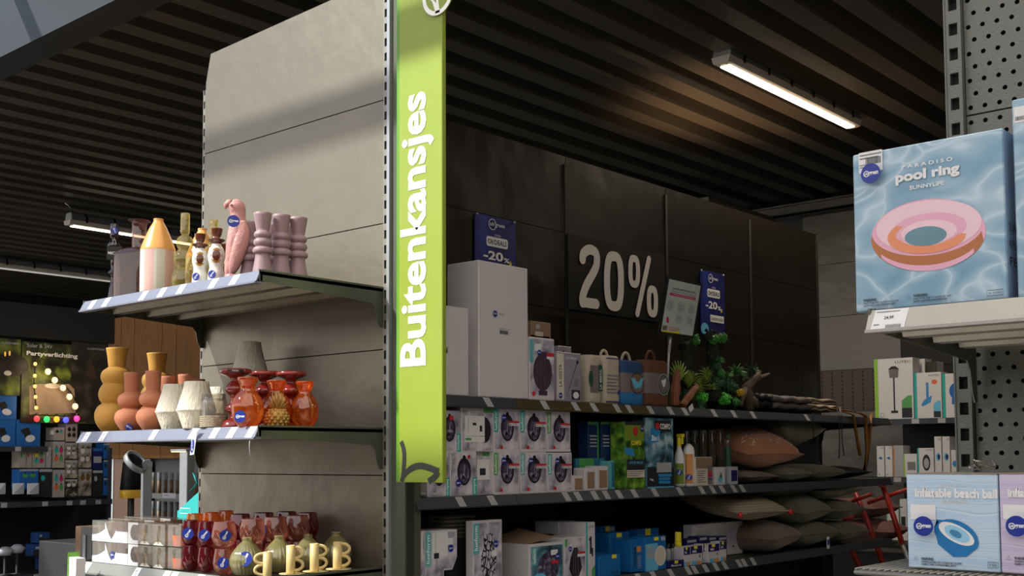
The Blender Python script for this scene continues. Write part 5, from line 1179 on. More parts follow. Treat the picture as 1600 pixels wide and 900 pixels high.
# artificial plants on roots
mat('bark', '#7d4b32', .75, var=.2, nscale=30, bump=.6, bscale=50, stretch=(3, 3, .4)); mat('rootgrey', '#53463a', .85, var=.2, bump=.5, bscale=60); mat('mossdark', '#1d211a', .9, var=.3, nscale=60)
mat('leaflime', '#6e8a26', .55, var=.15); mat('leafgreen', '#35822c', .55, var=.15); mat('leafbright', '#3fa82c', .5, var=.15); mat('leafdark', '#245036', .6, var=.15); mat('yellowplant', '#c49a1c', .5)
def plant(name, label, parts, base):
    """parts: (kind, px, py, size px, material) with everything on planes near the shelf front"""
    p_ = Vector((base[1], Yat(base[0], base[1], CT), CT+.001)); t = thing(name, label, 'artificial plant', p_, 0, 'artificial plants on the top shelf')
    for (kd, px, py, s_, m, X_) in parts:
        q = onX(px, py, X_)-p_; k = 1/ppm(q+p_); r = s_*k; b = MB(); rr = random.Random(int(px*7+py)); nm = 'foliage'
        if kd == 'spiky':
            for i in range(42):
                d = Vector((rr.uniform(-.6, 1), rr.uniform(-1, 1), rr.uniform(-.15, 1.0))).normalized(); e = d*r*rr.uniform(.7, 1.1)
                b.tube([q+d*r*.1, q+e*.55+Vector((0, 0, .06*r)), q+e-Vector((0, 0, .1*r))], 0, m, 4, rads=[r*.07, r*.06, r*.008], flat=.5)
        elif kd == 'moss':
            for i in range(95):
                d = Vector((rr.gauss(0, 1), rr.gauss(0, 1), rr.gauss(0, 1))).normalized(); e = q+Vector((d.x*.9, d.y, d.z*.85))*r*rr.uniform(.6, .98)
                b.ball(e, r*rr.uniform(.13, .22), m, 5, 4)
                if i % 2: b.tube([e, e+d*r*.22+Vector((0, 0, r*.06))], 0, m, 4, rads=[r*.07, r*.02])
            b.ball(q, r*.66, m, 10, 7)
        elif kd == 'curl':
            for i in range(11):
                a0 = 2*pi*i/11; pts = [q+Vector((.25*r*sin(a0+.5*j), r*(.2+.16*j)*cos(a0+.33*j), r*(.1+.16*j)*sin(a0+.33*j))) for j in range(6)]
                b.tube(pts, 0, m, 5, rads=[r*.07, r*.09, r*.09, r*.08, r*.06, r*.02], flat=.4)
        elif kd == 'fern':
            for i in range(9):
                a0 = .5+2.0*i/8; st_ = q; tip = q+Vector((.1*r, -cos(a0)*r, sin(a0)*r*1.1))
                b.tube([st_, (st_+tip)/2+Vector((.06*r, 0, .1*r)), tip], 0, m, 5, rads=[r*.06, r*.08, r*.015], flat=.4)
        elif kd == 'trunk':
            nm = 'root'
            z = 0; h = q.z; n_ = 9; pts = [Vector((q.x+rr.uniform(-.2, .2)*r, q.y+rr.uniform(-.25, .25)*r, h*i/n_)) for i in range(n_+1)]
            b.tube(pts, 0, m, 9, rads=[r*rr.uniform(.7, 1.1) for _ in pts])
            for i in range(70):
                c_ = pts[min(n_, int(rr.uniform(0, n_+.9)))]; an = rr.uniform(0, 2*pi); b.ball(c_+Vector((cos(an)*r*.9, sin(an)*r*.95, rr.uniform(-.5, .5)*h/n_)), r*rr.uniform(.12, .3), m, 5, 4)
        b.build(nm, t)
    return t
XP = -2.80
plant('rooted_plant', 'lime fern plant on a dark root behind the info sign pole', [('fern', 1058, 600, 34, 'leaflime', XP), ('trunk', 1071, 535, 9, 'mossdark', XP-.06), ('moss', 1086, 531, 10, 'leafgreen', XP-.04), ('moss', 1071, 545, 11, 'mossdark', XP-.06), ('spiky', 1080, 590, 15, 'leaflime', XP-.03), ('moss', 1076, 618, 12, 'leafdark', XP-.03), ('fern', 1075, 606, 26, 'leaflime', XP-.02)], (1066, XP-.04))
plant('rooted_plant', 'curly olive-green plant between the bark and the mossy root', [('curl', 1098, 594, 20, 'leaflime', XP+.01), ('curl', 1088, 612, 17, 'leaflime', XP+.02), ('spiky', 1104, 585, 15, 'leaflime', XP)], (1096, XP))
plant('rooted_plant', 'bright green moss ball low beside the split bark', [('moss', 1098, 622, 10.5, 'leafbright', XP+.04), ('trunk', 1094, 628, 6, 'leafdark', XP+.03)], (1096, XP+.04))
plant('rooted_plant', 'tall dark mossy root with green tufts at its top, under the poster', [('trunk', 1113, 522, 10, 'mossdark', XP-.03), ('moss', 1115, 530, 9, 'leafgreen', XP), ('moss', 1128, 528, 9, 'leafgreen', XP), ('moss', 1107, 525, 8, 'mossdark', XP), ('spiky', 1121, 566, 14, 'leafgreen', XP+.01), ('moss', 1120, 570, 9, 'leafdark', XP), ('moss', 1127, 583, 7, 'leafgreen', XP+.01), ('moss', 1112, 556, 10, 'mossdark', XP), ('moss', 1118, 600, 12, 'leafdark', XP), ('spiky', 1112, 608, 13, 'leaflime', XP+.02), ('moss', 1117, 618, 11, 'mossdark', XP+.02)], (1112, XP-.03))
plant('rooted_plant', 'spiky green plant in the middle of the mossy group', [('spiky', 1150, 583, 18, 'leafgreen', XP), ('spiky', 1158, 592, 14, 'leafdark', XP), ('spiky', 1136, 590, 13, 'leafgreen', XP+.01), ('moss', 1146, 624, 12, 'mossdark', XP), ('moss', 1136, 602, 12, 'leafdark', XP), ('moss', 1146, 606, 9, 'leafdark', XP+.02), ('trunk', 1140, 600, 12, 'mossdark', XP-.03)], (1141, XP-.03))
plant('rooted_plant', 'bright green round moss cushion near the shelf edge, right of the bark', [('moss', 1132, 623, 11.5, 'leafbright', XP+.05)], (1132, XP+.05))
plant('rooted_plant', 'yellow and green small plant in front of the driftwood', [('moss', 1156, 613, 7.5, 'yellowplant', XP+.04), ('moss', 1150, 628, 7, 'leafgreen', XP+.05)], (1154, XP+.04))
# bark pieces
for (pts, rads_, lb) in (([(1054, 634), (1055, 605), (1059, 577)], [7.5, 8.5, 4], 'upright reddish bark piece at the pole of the info sign'), ([(1066, 632), (1078, 618), (1089, 603)], [7, 7.5, 5], 'slanting split bark piece right of the upright one')):
    w_ = [onX(x, y, XP+.05) for x, y in pts]; w_[0].z = CT+.012; k = 1/ppm(w_[0]); b = MB(); w2 = []
    sm_ = smooth([tuple(v)+(r,) for v, r in zip(w_, rads_)], 4); b.tube([v[:3] for v in sm_], 0, 'bark', 7, rads=[v[3]*k*(1+.12*math.sin(i*2.3)) for i, v in enumerate(sm_)], sm=False, flat=.7)
    tag(b.build('bark_piece', None), lb, 'bark')
# driftwood with grass tuft
w_ = [onX(x, y, XP) for x, y in ((1170, 636), (1168, 618), (1166, 606), (1176, 596), (1184, 588), (1186, 580))]; w_[0].z = CT+.014; k = 1/ppm(w_[0])
t = thing('driftwood', 'gnarled driftwood with a grass tuft at the right end of the plants', 'driftwood', w_[0]-Vector((0, 0, .014)))
b = MB(); o_ = t.location; b.tube([v-o_ for v in w_], 0, 'rootgrey', 9, rads=[9*k, 10*k, 8*k, 6*k, 5*k, 3*k]); b.tube([w_[3]-o_, onX(1190, 589, XP)-o_, onX(1202, 584, XP)-o_], 0, 'rootgrey', 8, rads=[5*k, 3.5*k, 1.5*k]); b.tube([w_[2]-o_, onX(1160, 622, XP+.02)-o_, onX(1157, 634, XP+.03)-o_], 0, 'rootgrey', 8, rads=[6*k, 4*k, 3*k]); b.tube([w_[1]-o_, onX(1180, 628, XP+.03)-o_, onX(1183, 636, XP+.03)-o_], 0, 'rootgrey', 8, rads=[7*k, 6*k, 4*k]); b.build('root', t)
b = MB(); q = onX(1176, 582, XP)-o_; rr = random.Random(5)
for i in range(36):
    d = Vector((rr.uniform(-.7, .9), rr.uniform(-1, 1), rr.uniform(.1, 1.2))).normalized()*16*k*rr.uniform(.6, 1.1); b.tube([q, q+d*.6+Vector((0, 0, .002)), q+d], 0, 'leafdark', 4, rads=[.0016, .0014, .0003])
b.build('grass_tuft', t)
# folded fabrics at the end of the top shelf
mat('greycloth', '#5e575a', .85, var=.08, bump=.3, bscale=40); mat('beigecloth', '#8d8070', .85, var=.08, bump=.3, bscale=40); mat('blackcloth', '#161617', .7); mat('ochrestrap', '#83561f', .7); mat('blackstrap', '#101010', .6)
def fold(name, label, x0, x1, y0, y1, X, m, D=.25, rz=0):
    z0 = onX((x0+x1)/2, y1, X).z; z0 = max(z0, CT+.001); a = Yat(x0, X, z0); c = Yat(x1, X, z0); H = Zat(y0, X, (a+c)/2)-z0
    t = thing(name, label, 'fabric', (X, (a+c)/2, z0), pi/2+rz, 'folded fabrics on the top shelf'); b = MB(); n = 14; L = (c-a)/2
    for lay in range(2):
        zc = H*(.25+.5*lay); pts = [(-L+2*L*i/n, 0, zc+.004*sin(i*1.1+lay)) for i in range(n+1)]
        prof = [(D/2*math.copysign(abs(cos(q))**.3, cos(q)), H*.25*math.copysign(abs(sin(q))**.8, sin(q))) for q in (2*pi*j/16 for j in range(16))]
        vs = [(x, D/2+u, z+v*(.8 if i in (0, n) else 1)) for i, (x, _, z) in enumerate(pts) for u, v in prof]
        b.add(vs, [[i*16+j, i*16+(j+1) % 16, (i+1)*16+(j+1) % 16, (i+1)*16+j] for i in range(n) for j in range(16)]+[list(range(16))[::-1], list(range(n*16, n*16+16))], m, True)
    b.build('folded_cloth', t); return t
fold('folded_cover', 'black shiny folded cover right of the driftwood', 1184, 1215, 615, 637, -2.76, 'blackcloth', D=.22)
fold('folded_cover', 'grey folded outdoor cloth in the middle of the fabrics', 1214, 1270, 619, 641, -2.74, 'greycloth', D=.26)
fold('folded_cover', 'beige folded cloth, lower one near the shelf end', 1271, 1312, 633, 643, -2.74, 'beigecloth', D=.26)
t = fold('folded_cover', 'beige folded cloth lying on top of the lower one', 1240, 1308, 622, 632, -2.80, 'beigecloth', D=.22)
b = MB()
w_ = lambda x, y, X=-2.69: onX(x, y, X)
b.tube([w_(1296, 638, -2.74), w_(1325, 642, -2.72), w_(1345, 646), w_(1352, 650), w_(1355, 700), w_(1351, 735), w_(1358, 690), w_(1360, 652, -2.70), w_(1362, 646, -2.74)], 0, 'ochrestrap', 6, rads=[.012]*9, flat=.25)
b.tube([w_(1310, 641, -2.73), w_(1333, 648), w_(1340, 690), w_(1344, 712)], 0, 'ochrestrap', 6, rads=[.012]*4, flat=.25)
tag(b.build('ochre_strap', None), 'ochre webbing strap hanging from the end of the top shelf', 'strap')
b = MB(); b.tube([w_(1308, 640, -2.72), w_(1311, 650), w_(1312, 690), w_(1311, 716)], .003, 'blackstrap', 5, flat=.4); b.tube([w_(1312, 640, -2.72), w_(1315, 650), w_(1316, 690), w_(1319, 712)], .003, 'blackstrap', 5, flat=.4)
tag(b.build('black_cord', None), 'pair of thin black cords hanging beside the ochre strap', 'cord')
b = MB(); b.tube([w_(1270, 645), w_(1271, 665), w_(1271, 686)], .003, 'blackstrap', 5, flat=.4); tag(b.build('black_cord', None), 'single black cord hanging in front of the large olive cushion', 'cord')
q = onX(1313, 640, XF+.01); b = MB(); b.box((-.002, -.02, -.012), (.002, .02, .014), 'labelwhite'); tag(b.build('paper_label', None, q, .3), 'crumpled white label on the edge by the black cords', 'label')
# --- middle shelf right part
mat('waterprint', '#2a6d8a', .4, var=.4, nscale=20)
for i, (x0, x1, D_) in enumerate(((895, 914, .1), (915, 931, .1), (935, 949, .1))):
    yt = (743, 731, 728)[i]; X_ = XC
    t, W, H = cc('open_tray_box', ['low open white tray box, first one right of the lamp boxes', 'taller open white tray box, second right of the lamp boxes', 'open white tray box, third right of the lamp boxes'][i], 'box', (893, 913, 931)[i], (912, 930, 950)[i], yt, CM, D=.055, m='boxwhite', ops=[('r', .25, .1, .92, .82, 'cardboard')], group='open white tray boxes')
cc('turquoise_carton', 'turquoise watery carton lying behind the white tray boxes', 'box', 900, 945, 716, CM, X=XC-.060, D=.015, m='waterprint', ops=[('r', .1, .7, .6, 1, 'kelly')])
cc('turquoise_carton', 'turquoise standing carton left of the dark blue boxes', 'box', 950.5, 960.5, 720, CM, X=XC-.02, D=.09, m='tealpale', ops=[('r', .5, .1, .95, .95, 'waterprint')])
g = 'slim dark blue lawn care boxes'
for i, (x0, x1) in enumerate(((919, 936), (939.5, 956), (959, 974))):
    cc('care_product_box', f'slim dark blue and green box, {["left", "middle", "right"][i]} of three behind the trays', 'box', x0, x1, 659, CM, X=XC-.080, D=.05, m='bluedeep' if 'bluedeep' in MATS else mat('bluedeep', '#16305f', .4), ops=[('r', .86, 0, 1, 1, 'kelly'), ('r', 0, .96, 1, 1, 'kelly')]+[('r', .15, .78-.05*j, .8, .8-.05*j, 'labelgrey') for j in range(4)], group=g)
ramp_mat('printgrass', [(.35, '#1c3312'), (.5, '#4a7a24'), (.7, '#8cb23c')], 26, dist=1)
ramp_mat('printwater', [(.35, '#20303c'), (.5, '#4f7f94'), (.65, '#a9c4cc')], 14, dist=2)
cc('lawn_box', 'green and yellow COMPO lawn box with a mower picture', 'box', 976, 1007.5, 659, CM, D=.07, m='printgrass', ops=[('r', .02, .72, .98, .98, 'leaflime'), ('r', .02, .3, .98, .5, 'printgrass'), ('e', .55, .86, .13, .07, 'red'), ('t', 'COMPO', .33, .65, .82, .72, 'yellowprint', 0, .04), ('p', [(0, .62), (.4, .6), (.5, .48), (0, .52)], 'skyblue'), ('r', .1, .28, .98, .44, 'ink'), ('t', 'AFTER MOSS', .2, .37, .9, .41, 'cyanprint'), ('r', .1, .17, .98, .28, 'offwhite'), ('lines', .14, .18, .94, .27, 3, 'inkgrey'), ('r', 0, .95, 1, 1, 'ink')], stick=[(.86, .9, .012)])
cc('pool_box', 'blue COMPO 3in1 pool box with water picture', 'box', 1010.5, 1053, 653, CM, D=.08, m='printwater', ops=[('r', 0, 0, 1, .3, 'ink'), ('r', .3, .8, .9, .96, 'ink'), ('t', 'COMPO', .5, .84, .88, .92, 'signwhite', 0, .03), ('e', .4, .88, .08, .05, 'red'), ('p', [(.12, .63), (.45, .66), (.5, .82), (.15, .85)], 'skyblue'), ('t', '3in1', .17, .67, .44, .75, 'signwhite', 0, .03), ('r', .35, .22, .9, .36, 'labelgrey'), ('r', .42, .06, .85, .1, 'skyblue'), ('r', .42, .11, .85, .15, 'skyblue'), ('r', .4, .16, .9, .2, 'skyblue'), ('t', '1kg', .1, .1, .22, .14, 'signwhite'), ('r', 0, 0, 1, .02, 'cyanprint')], stick=())
def bottle(name, label, px, X_, prof, m, capm, capprof, lab=None, Z=CM, st=None, extra=None):
    p_ = Vector((X_, Yat(px, X_, Z), Z+.001)); k = 1/ppm(p_); t = thing(name, label, 'bottle', p_)
    b = MB(); b.lathe([(.0005, 0)]+[(r*k, z*k) for r, z in smooth(prof, 3)], m, 24); b.build('bottle', t)
    b = MB(); b.lathe([(r*k, z*k) for r, z in capprof]+[(.0004, capprof[-1][1]*k)], capm, 16, cap=False); b.build('cap', t)
    if lab:
        z0, z1, m_, a_ = lab; b = MB(); R_ = prof[1][0]*k+.0006; fa = facecam(p_); n_ = 10
        vs = [(R_*sin(fa-a_+2*a_*i/n_), -R_*cos(fa-a_+2*a_*i/n_), z*k) for z in (z0, z1) for i in range(n_+1)]
        b.add(vs, [[i, i+1, n_+2+i, n_+1+i] for i in range(n_)], m_, True); b.build('label', t)
    if st: shoulder_sticker(t, p_, prof[1][0]*k+.001, st*k, 5*k, ry=-1.2)
    if extra: extra(t, k)
    return t
def trig(t, k):
    a = facecam(t.location); b = MB(); b.box((-3*k, -9*k, 77*k), (3*k, 3*k, 82*k), 'yellowprint', bev=.001); b.box((-2*k, -7*k, 66*k), (2*k, -5*k, 77*k), 'yellowprint'); b.build('trigger', t, rz=a+.9)
bottle('spray_bottle', 'white spray bottle with a yellow trigger head beside the pool box', 1062, XC-.05, [(8, 0), (8.5, 3), (8.5, 40), (6, 52), (3.5, 60), (3.5, 64)], 'labelwhite', 'yellowprint', [(3.8, 62), (3.8, 70), (3, 80)], (4, 36, 'leaflime', .9), st=22, extra=trig)
bottle('care_bottle', 'white domed bottle with an orange label right of the spray bottle', 1077, XC-.04, [(8.5, 0), (9, 2), (9, 48), (8.6, 56), (7, 61), (4.5, 64)], 'labelwhite', 'offwhite', [(4.6, 63), (3, 66)], (4, 50, 'orangelabel' if 'orangelabel' in MATS else mat('orangelabel', '#c98a4e', .5), .7), st=14)
cc('seed_box', 'beige printed box right of the white bottles', 'box', 1087, 1113, 714, CM, D=.06, m='offwhite', ops=[('r', .0, .6, 1, .98, 'cardboard'), ('lines', .08, .1, .6, .55, 6, 'inkgrey'), ('r', .7, .05, .98, .7, 'bandgrey'), ('r', .75, .3, .98, .5, 'red')], stick=[(.86, .28, .009)])
cc('tablet_box', 'small white box with blue drop print', 'box', 1117.5, 1133, 730, CM, D=.05, m='boxwhite', ops=[('e', .5, .3, .25, .14, 'cyanprint'), ('e', .55, .45, .16, .1, 'kelly')], stick=[(.5, .6, .008)])
g = 'clear glass candle tubes behind the seed box'
for i, px in enumerate((1074, 1087, 1100, 1114, 1127)):
    vessel('glass_tube', f'clear tall glass tube, {["first", "second", "third", "fourth", "fifth"][i]} from the left behind the seed box', 'glass', px, CM+.0006, [(5, 0), (5.5, 2), (5.5, 84), (5.3, 85)], 'glassclear', X=XC-.14-.005*(i % 2), sm=0, group=g, inner=.97)
bottle('green_bottle', 'slim green-labelled bottle at the front of the cushions', 1138, XC-.05, [(5, 0), (5.5, 2), (5.5, 66), (4, 72)], 'glassclear', 'leafdark', [(4.2, 70), (4.2, 78)], (20, 60, 'greenprint', 1.2))
cc('small_pack', 'small clear and dark blister pack at the end of the goods on the middle shelf', 'pack', 1141, 1153, 729, CM, D=.03, m='labelgrey', ops=[('r', .1, .2, .9, .8, 'navydeep')])
# cushions
mat('salmonfab', '#a06a4c', .9, var=.05, sheen=.2, bump=.2, bscale=90); mat('olivefab', '#55543e', .92, var=.08, nscale=12, sheen=.2, bump=.25, bscale=60); mat('taupefab', '#66554a', .92, var=.08, sheen=.2, bump=.25, bscale=60)
ramp_mat('stripefab', [(.3, '#8d8272'), (.55, '#6d5f50'), (.7, '#a49885')], 26, 'wave', dist=4, rough=.9, stretch=(.2, .2, 1)); mat('mauvefab', '#6e4f4c', .92, var=.08, bump=.25, bscale=60); mat('speck', '#d8c4b2', .8)
def cushion(label, px, X_, Zb, L, W_, T, m, rz=0, rx=0, ry=0, specks=False, tassel=False, group='cushions on the shelves'):
    Yc = Yat(px, X_, Zb+T/2); t = thing('cushion', label, 'cushion', (X_, Yc, Zb), rz, group); N = 18; b = MB(); top = {}
    lift = abs(math.sin(rx))*W_*.42+abs(math.sin(ry))*L*.42
    rot = Matrix.Rotation(rx, 3, 'X') @ Matrix.Rotation(ry, 3, 'Y')
    def pt(i, j, s_):
        u, v = -1+2*i/N, -1+2*j/N
        h = (max(0, 1-u*u)**.42)*(max(0, 1-v*v)**.42); pin = 1-.10*(1-u*u)*abs(v)**3; pin2 = 1-.10*(1-v*v)*abs(u)**3
        wr = .06*sin(5*u+3*v*s_)*h*(1-abs(u*v))
        return rot @ Vector((u*L/2*pin2, v*W_/2*pin, s_*T/2*(h+wr)))+Vector((0, 0, T/2+lift))
    for s_ in (1, -1):
        vs = [pt(i, j, s_) for i in range(N+1) for j in range(N+1)]
        fs = [[i*(N+1)+j, (i+1)*(N+1)+j, (i+1)*(N+1)+j+1, i*(N+1)+j+1][::s_] for i in range(N) for j in range(N)]; b.add(vs, fs, m, True)
    b.build('cover', t)
    edge = [(i, 0) for i in range(N)]+[(N, j) for j in range(N)]+[(N-i, N) for i in range(N)]+[(0, N-j) for j in range(N)]+[(0, 0)]
    b = MB(); b.tube([pt(i, j, 1) for i, j in edge], .003, m, 5); b.build('piping', t)
    if specks:
        b = MB(); rr = random.Random(4)
        for q in range(150):
            i, j = rr.uniform(.8, N-.8), rr.uniform(.8, N-.8); c = pt(i, j, 1)+Vector((0, 0, .0015)); d1 = (pt(i+.3, j, 1)-pt(i, j, 1)).normalized()*.011; d2 = (pt(i, j+.3, 1)-pt(i, j, 1)).normalized()*.0045; n_ = d1.cross(d2).normalized()*.0012
            b.add([c-d1*rr.random()+n_, c+d2+n_, c+d1+n_, c-d2+n_], [[0, 1, 2, 3]], 'speck')
        tag(b.build('printed_specks', t), kind='stuff')
    if tassel:
        for (i, j) in ((N, 0), (0, 0), (N, N)):
            b = MB(); b.ball(pt(i, j, 1), .012, 'red', 10, 7); q = pt(i, j, 1)
            for a_ in range(5): b.tube([q, q+Vector((.014*cos(a_*1.25), .014*sin(a_*1.25), -.014))], .003, 'red', 5)
            b.build('tassel', t)
    return t
XQ = -2.895; HP = pi/2
cushion('large dark olive cushion behind the salmon one on the middle shelf', 1212, XQ, CM+.15, .46, .34, .17, 'olivefab', HP, rx=-.12)
cushion('salmon cushion with small white specks on the middle shelf', 1168, XQ+.04, CM+.055, .46, .35, .18, 'salmonfab', HP-.1, rx=.22, specks=True)
cushion('small beige cushion corner under the salmon cushion', 1150, XQ+.02, CM+.003, .30, .30, .06, 'taupefab', HP)
cushion('dark olive flat cushion under the salmon cushion', 1205, XQ+.05, CM+.003, .34, .34, .075, 'olivefab', HP+.1)
cushion('dark olive flat cushion at the right of the middle shelf stack', 1252, XQ+.03, CM+.003, .36, .36, .085, 'olivefab', HP-.08)
cushion('dark folded cushion at the very end of the middle shelf', 1297, XQ+.0, CM+.003, .34, .34, .07, 'blacksoft', HP)
cushion('striped beige cushion with red corner tassels on the lower shelf', 1147, XQ+.04, CL+.15, .44, .36, .12, 'stripefab', HP-.05, rx=.2, tassel=True)
cushion('taupe cushion under the striped one on the lower shelf', 1180, XQ+.04, CL+.003, .40, .36, .15, 'taupefab', HP+.1)
cushion('dark olive cushion at the bottom, third in from the white box', 1238, XQ+.03, CL+.003, .40, .34, .14, 'olivefab', HP-.1)
cushion('dark olive cushion in the middle of the lower shelf pile', 1228, XQ+.04, CL+.115, .44, .36, .15, 'olivefab', HP+.12, rx=.12)
cushion('dark olive cushion at the top left of the pile, behind the striped one', 1208, XQ-.02, CL+.26, .40, .30, .08, 'olivefab', HP)
cushion('dark olive cushion at the top right of the lower shelf pile', 1275, XQ+.04, CL+.24, .38, .34, .10, 'olivefab', HP-.1)
cushion('dark olive cushion at the right in the middle layer, lower shelf', 1290, XQ+.04, CL+.125, .34, .34, .11, 'olivefab', HP+.05)
cushion('dark olive cushion at the bottom right of the lower shelf', 1292, XQ+.04, CL+.003, .34, .34, .115, 'olivefab', HP-.05)
# --- lower shelf goods
def hooked(x0, x1, y0, label, steps, ops, stick=(), Zb=CL):
    """display box whose lower right is cut away in steps"""
    a = Yat(x0, XC, 1.1); c = Yat(x1, XC, 1.1); W = c-a; H = Zat(y0, XC, (a+c)/2)-Zb; t = thing('pendant_lamp_box', label, 'box', (XC, a, Zb+.001), pi/2, 'pendant lamp boxes on the lower shelf')
    b = MB(); b.prism([(u*W, v*H) for u, v in steps], 'y', 0, .12, 'boxwhite'); b.build('carton', t)
    O = Ops(W, H); O.run(ops); O.b.build('print', t)
    for (u, v, r) in stick: sticker(t, (u*W, -.004, v*H), r, 0)
hooked(664.5, 714, 829, 'stepped lamp box with a hanging lamp picture, right of its twin', [(0, 0), (.58, 0), (.58, .42), (.85, .42), (1, .6), (1, 1), (0, 1)], [('p', [(.02, .02), (.56, .02), (.56, .44), (.84, .44), (.97, .6), (.97, .97), (.02, .97)], 'printsnow'), ('r', 0, .5, .17, .99, 'tealpale'), ('t', 'luxform', .03, .54, .13, .94, 'signwhite', 90), ('r', .2, .62, .7, .97, 'whitepaper'), ('s', [(.32, .97), (.32, .68)], .0012, 'ink'), ('r', .26, .6, .42, .68, 'ink'), ('s', [(.34, .6), (.34, .4)], .0012, 'ink'), ('e', .34, .15, .22, .2, 'printdark'), ('r', .66, .78, .86, .88, 'labelwhite')], [(.78, .73, .0125)])
hooked(634.5, 663.5, 831, 'stepped lamp box beside the end post, left of its twin', [(0, 0), (.5, 0), (.5, .35), (.85, .35), (1, .5), (1, 1), (0, 1)], [('p', [(.02, .02), (.48, .02), (.48, .38), (.84, .38), (.97, .5), (.97, .97), (.02, .97)], 'printsnow'), ('r', .2, .6, .9, .97, 'whitepaper'), ('r', .6, .85, .78, .96, 'ink')], [(.45, .56, .0125)])
# stack of clear plastic trays and dark glittery box behind
p_ = Vector((XC-.06, Yat(716, XC-.06), CL+.001))
t = thing('plastic_trays', 'stack of clear plastic trays standing on a dark speckled block', 'tray', p_, pi/2)
ramp_mat('speckled', [(.62, '#0d0d0e'), (.7, '#55555a')], 160, dist=0, detail=2)
b = MB(); b.box((-.06, 0, 0), (.08, .1, .19), 'speckled'); b.build('speckled_block', t)
tr0 = None
for i in range(6):
    if tr0 is None: b = MB(); b.box((-.07, 0, 0), (.085, .1, .009), 'plasticclear', bev=.002); tr0 = b.build('tray', t); o = tr0
    else: o = dup(tr0, parent=t)
    o.location = (.002*(i % 2), 0, .193+.0135*i)
ramp_mat('printlattice', [(0, '#1c1d2b'), (.09, '#1c1d2b'), (.13, '#b9b7c6')], 70, 'vor', dist=.01, stretch=(1, 1, .55))
cc('lantern_box', 'tall lamp box with a dark lattice vase picture', 'box', 739, 785, 813, CL, D=.035, ops=[('r', .03, .02, .97, .97, 'printsnow'), ('r', 0, .55, .2, .97, 'tealpale'), ('t', 'luxform', .04, .6, .15, .93, 'signwhite', 90), ('p', [(.38, .15), (.66, .15), (.78, .38), (.8, .5), (.68, .65), (.7, .82), (.34, .82), (.36, .65), (.26, .5), (.27, .38)], 'printlattice'), ('r', .42, .04, .62, .15, 'ink'), ('r', .62, .5, .8, .58, 'labelwhite')], stick=[(.76, .67, .0125)])
# open white box with flap
t, W, H = cc('open_white_box', 'large white box with a loose lid and a grey ball lamp picture on its end', 'box', 826, 881, 848, CL, D=.22, ops=[('r', .06, .0, .97, .93, 'printwater'), ('r', .08, .5, .22, .92, 'tealpale'), ('t', 'luxform', .1, .55, .19, .88, 'signwhite', 90), ('e', .55, .42, .3, .36, 'printglass'), ('e', .3, .15, .2, .16, 'cyanprint'), ('r', .62, .7, .82, .82, 'labelwhite'), ('r', .62, .5, .85, .57, 'red')], stick=[(.8, .66, .0125)])
b = MB(); b.add([(0, 0, H+.001), (0, .22, H+.001), (W*.75, .18, H+.045), (W*.75, .0, H+.02)], [[0, 1, 2, 3], [3, 2, 1, 0]], 'cardboard'); b.build('lid_flap', t)
cc('lamp_box', 'lamp box with a dark striped drop lamp picture, right of the open white box', 'box', 882, 915, 839, CL, D=.12, ops=[('r', .03, .02, .97, .97, 'printsnow'), ('p', [(.35, .12), (.68, .12), (.82, .3), (.75, .5), (.62, .76), (.42, .76), (.26, .5), (.2, .3)], 'printdark'), ('s', [(.4, .15), (.44, .74)], .001, 'labelgrey'), ('s', [(.52, .13), (.52, .74)], .001, 'labelgrey'), ('s', [(.65, .16), (.6, .74)], .001, 'labelgrey'), ('r', .6, .55, .98, .65, 'labelwhite'), ('r', .6, .61, .98, .66, 'red'), ('r', 0, .8, .1, .96, 'kelly')], stick=[(.24, .74, .010)])
cc('tall_lutec_box', 'narrow white box with a teal edge and black wall lamp picture', 'box', 915.5, 930.5, 816, CL, D=.16, ops=[('r', 0, 0, .16, 1, 'teal'), ('t', 'LUTEC', .3, .9, .9, .94, 'ink'), ('r', .4, .45, .6, .75, 'ink'), ('r', .6, .4, .75, .55, 'ink'), ('r', .3, .68, .5, .72, 'ink'), ('p', [(.6, .05), (.95, .05), (.95, .25), (.6, .18)], 'kelly')])
cc('flat_lutec_carton', 'flat white carton with a green patch lying behind the striped lamp box', 'box', 872, 900, 833, CL+.215, X=XC-.13, D=.12, m='boxwhite', ops=[('r', .6, .1, .98, .7, 'lime')])
cc('support_carton', 'white carton under the flat one behind the lamp boxes', 'box', 878, 905, 845, CL, X=XC-.135, D=.12, m='boxwhite')
bb = 'bluebox'; mat('bluebox', '#1565a8', .4, var=.03)
def blue(label, x0, x1, yt, D, extra, X_=XC, Z=CL, name='filter_box'): return cc(name, label, 'box', x0, x1, yt, Z, D=D, m='bluebox', X=X_, ops=extra, group='blue filter cartons on the lower shelf')
ylw = lambda u0, v0, u1, v1: ('r', u0, v0, u1, v1, 'yellowprint')
blue('small cube blue box with a yellow sticker in front at the left', 935, 969.5, 867, .10, [ylw(.6, .82, .82, 1.0), ('t', 'TOESTEL', .55, .1, .9, .25, 'ink')])
blue('tall blue box with stacked grey rolls picture behind the small cube', 952, 983.5, 832, .08, [ylw(.35, .88, .62, .99), ('r', .25, .08, .95, .75, 'labelgrey')]+[('s', [(.25, .2+.08*j), (.95, .22+.08*j)], .0015, 'inkgrey') for j in range(7)]+[('e', .6, .25, .2, .22, 'offwhite')], XC-.115)
blue('blue box back left with a yellow label on its flap', 939, 962, 822, .06, [ylw(.3, .82, .6, 1.0), ('r', .62, .84, .95, .97, 'labelgrey')]+[('s', [(.05, .1+.1*j), (.95, .1+.1*j)], .004, 'skyblue') for j in range(7)], XC-.21)
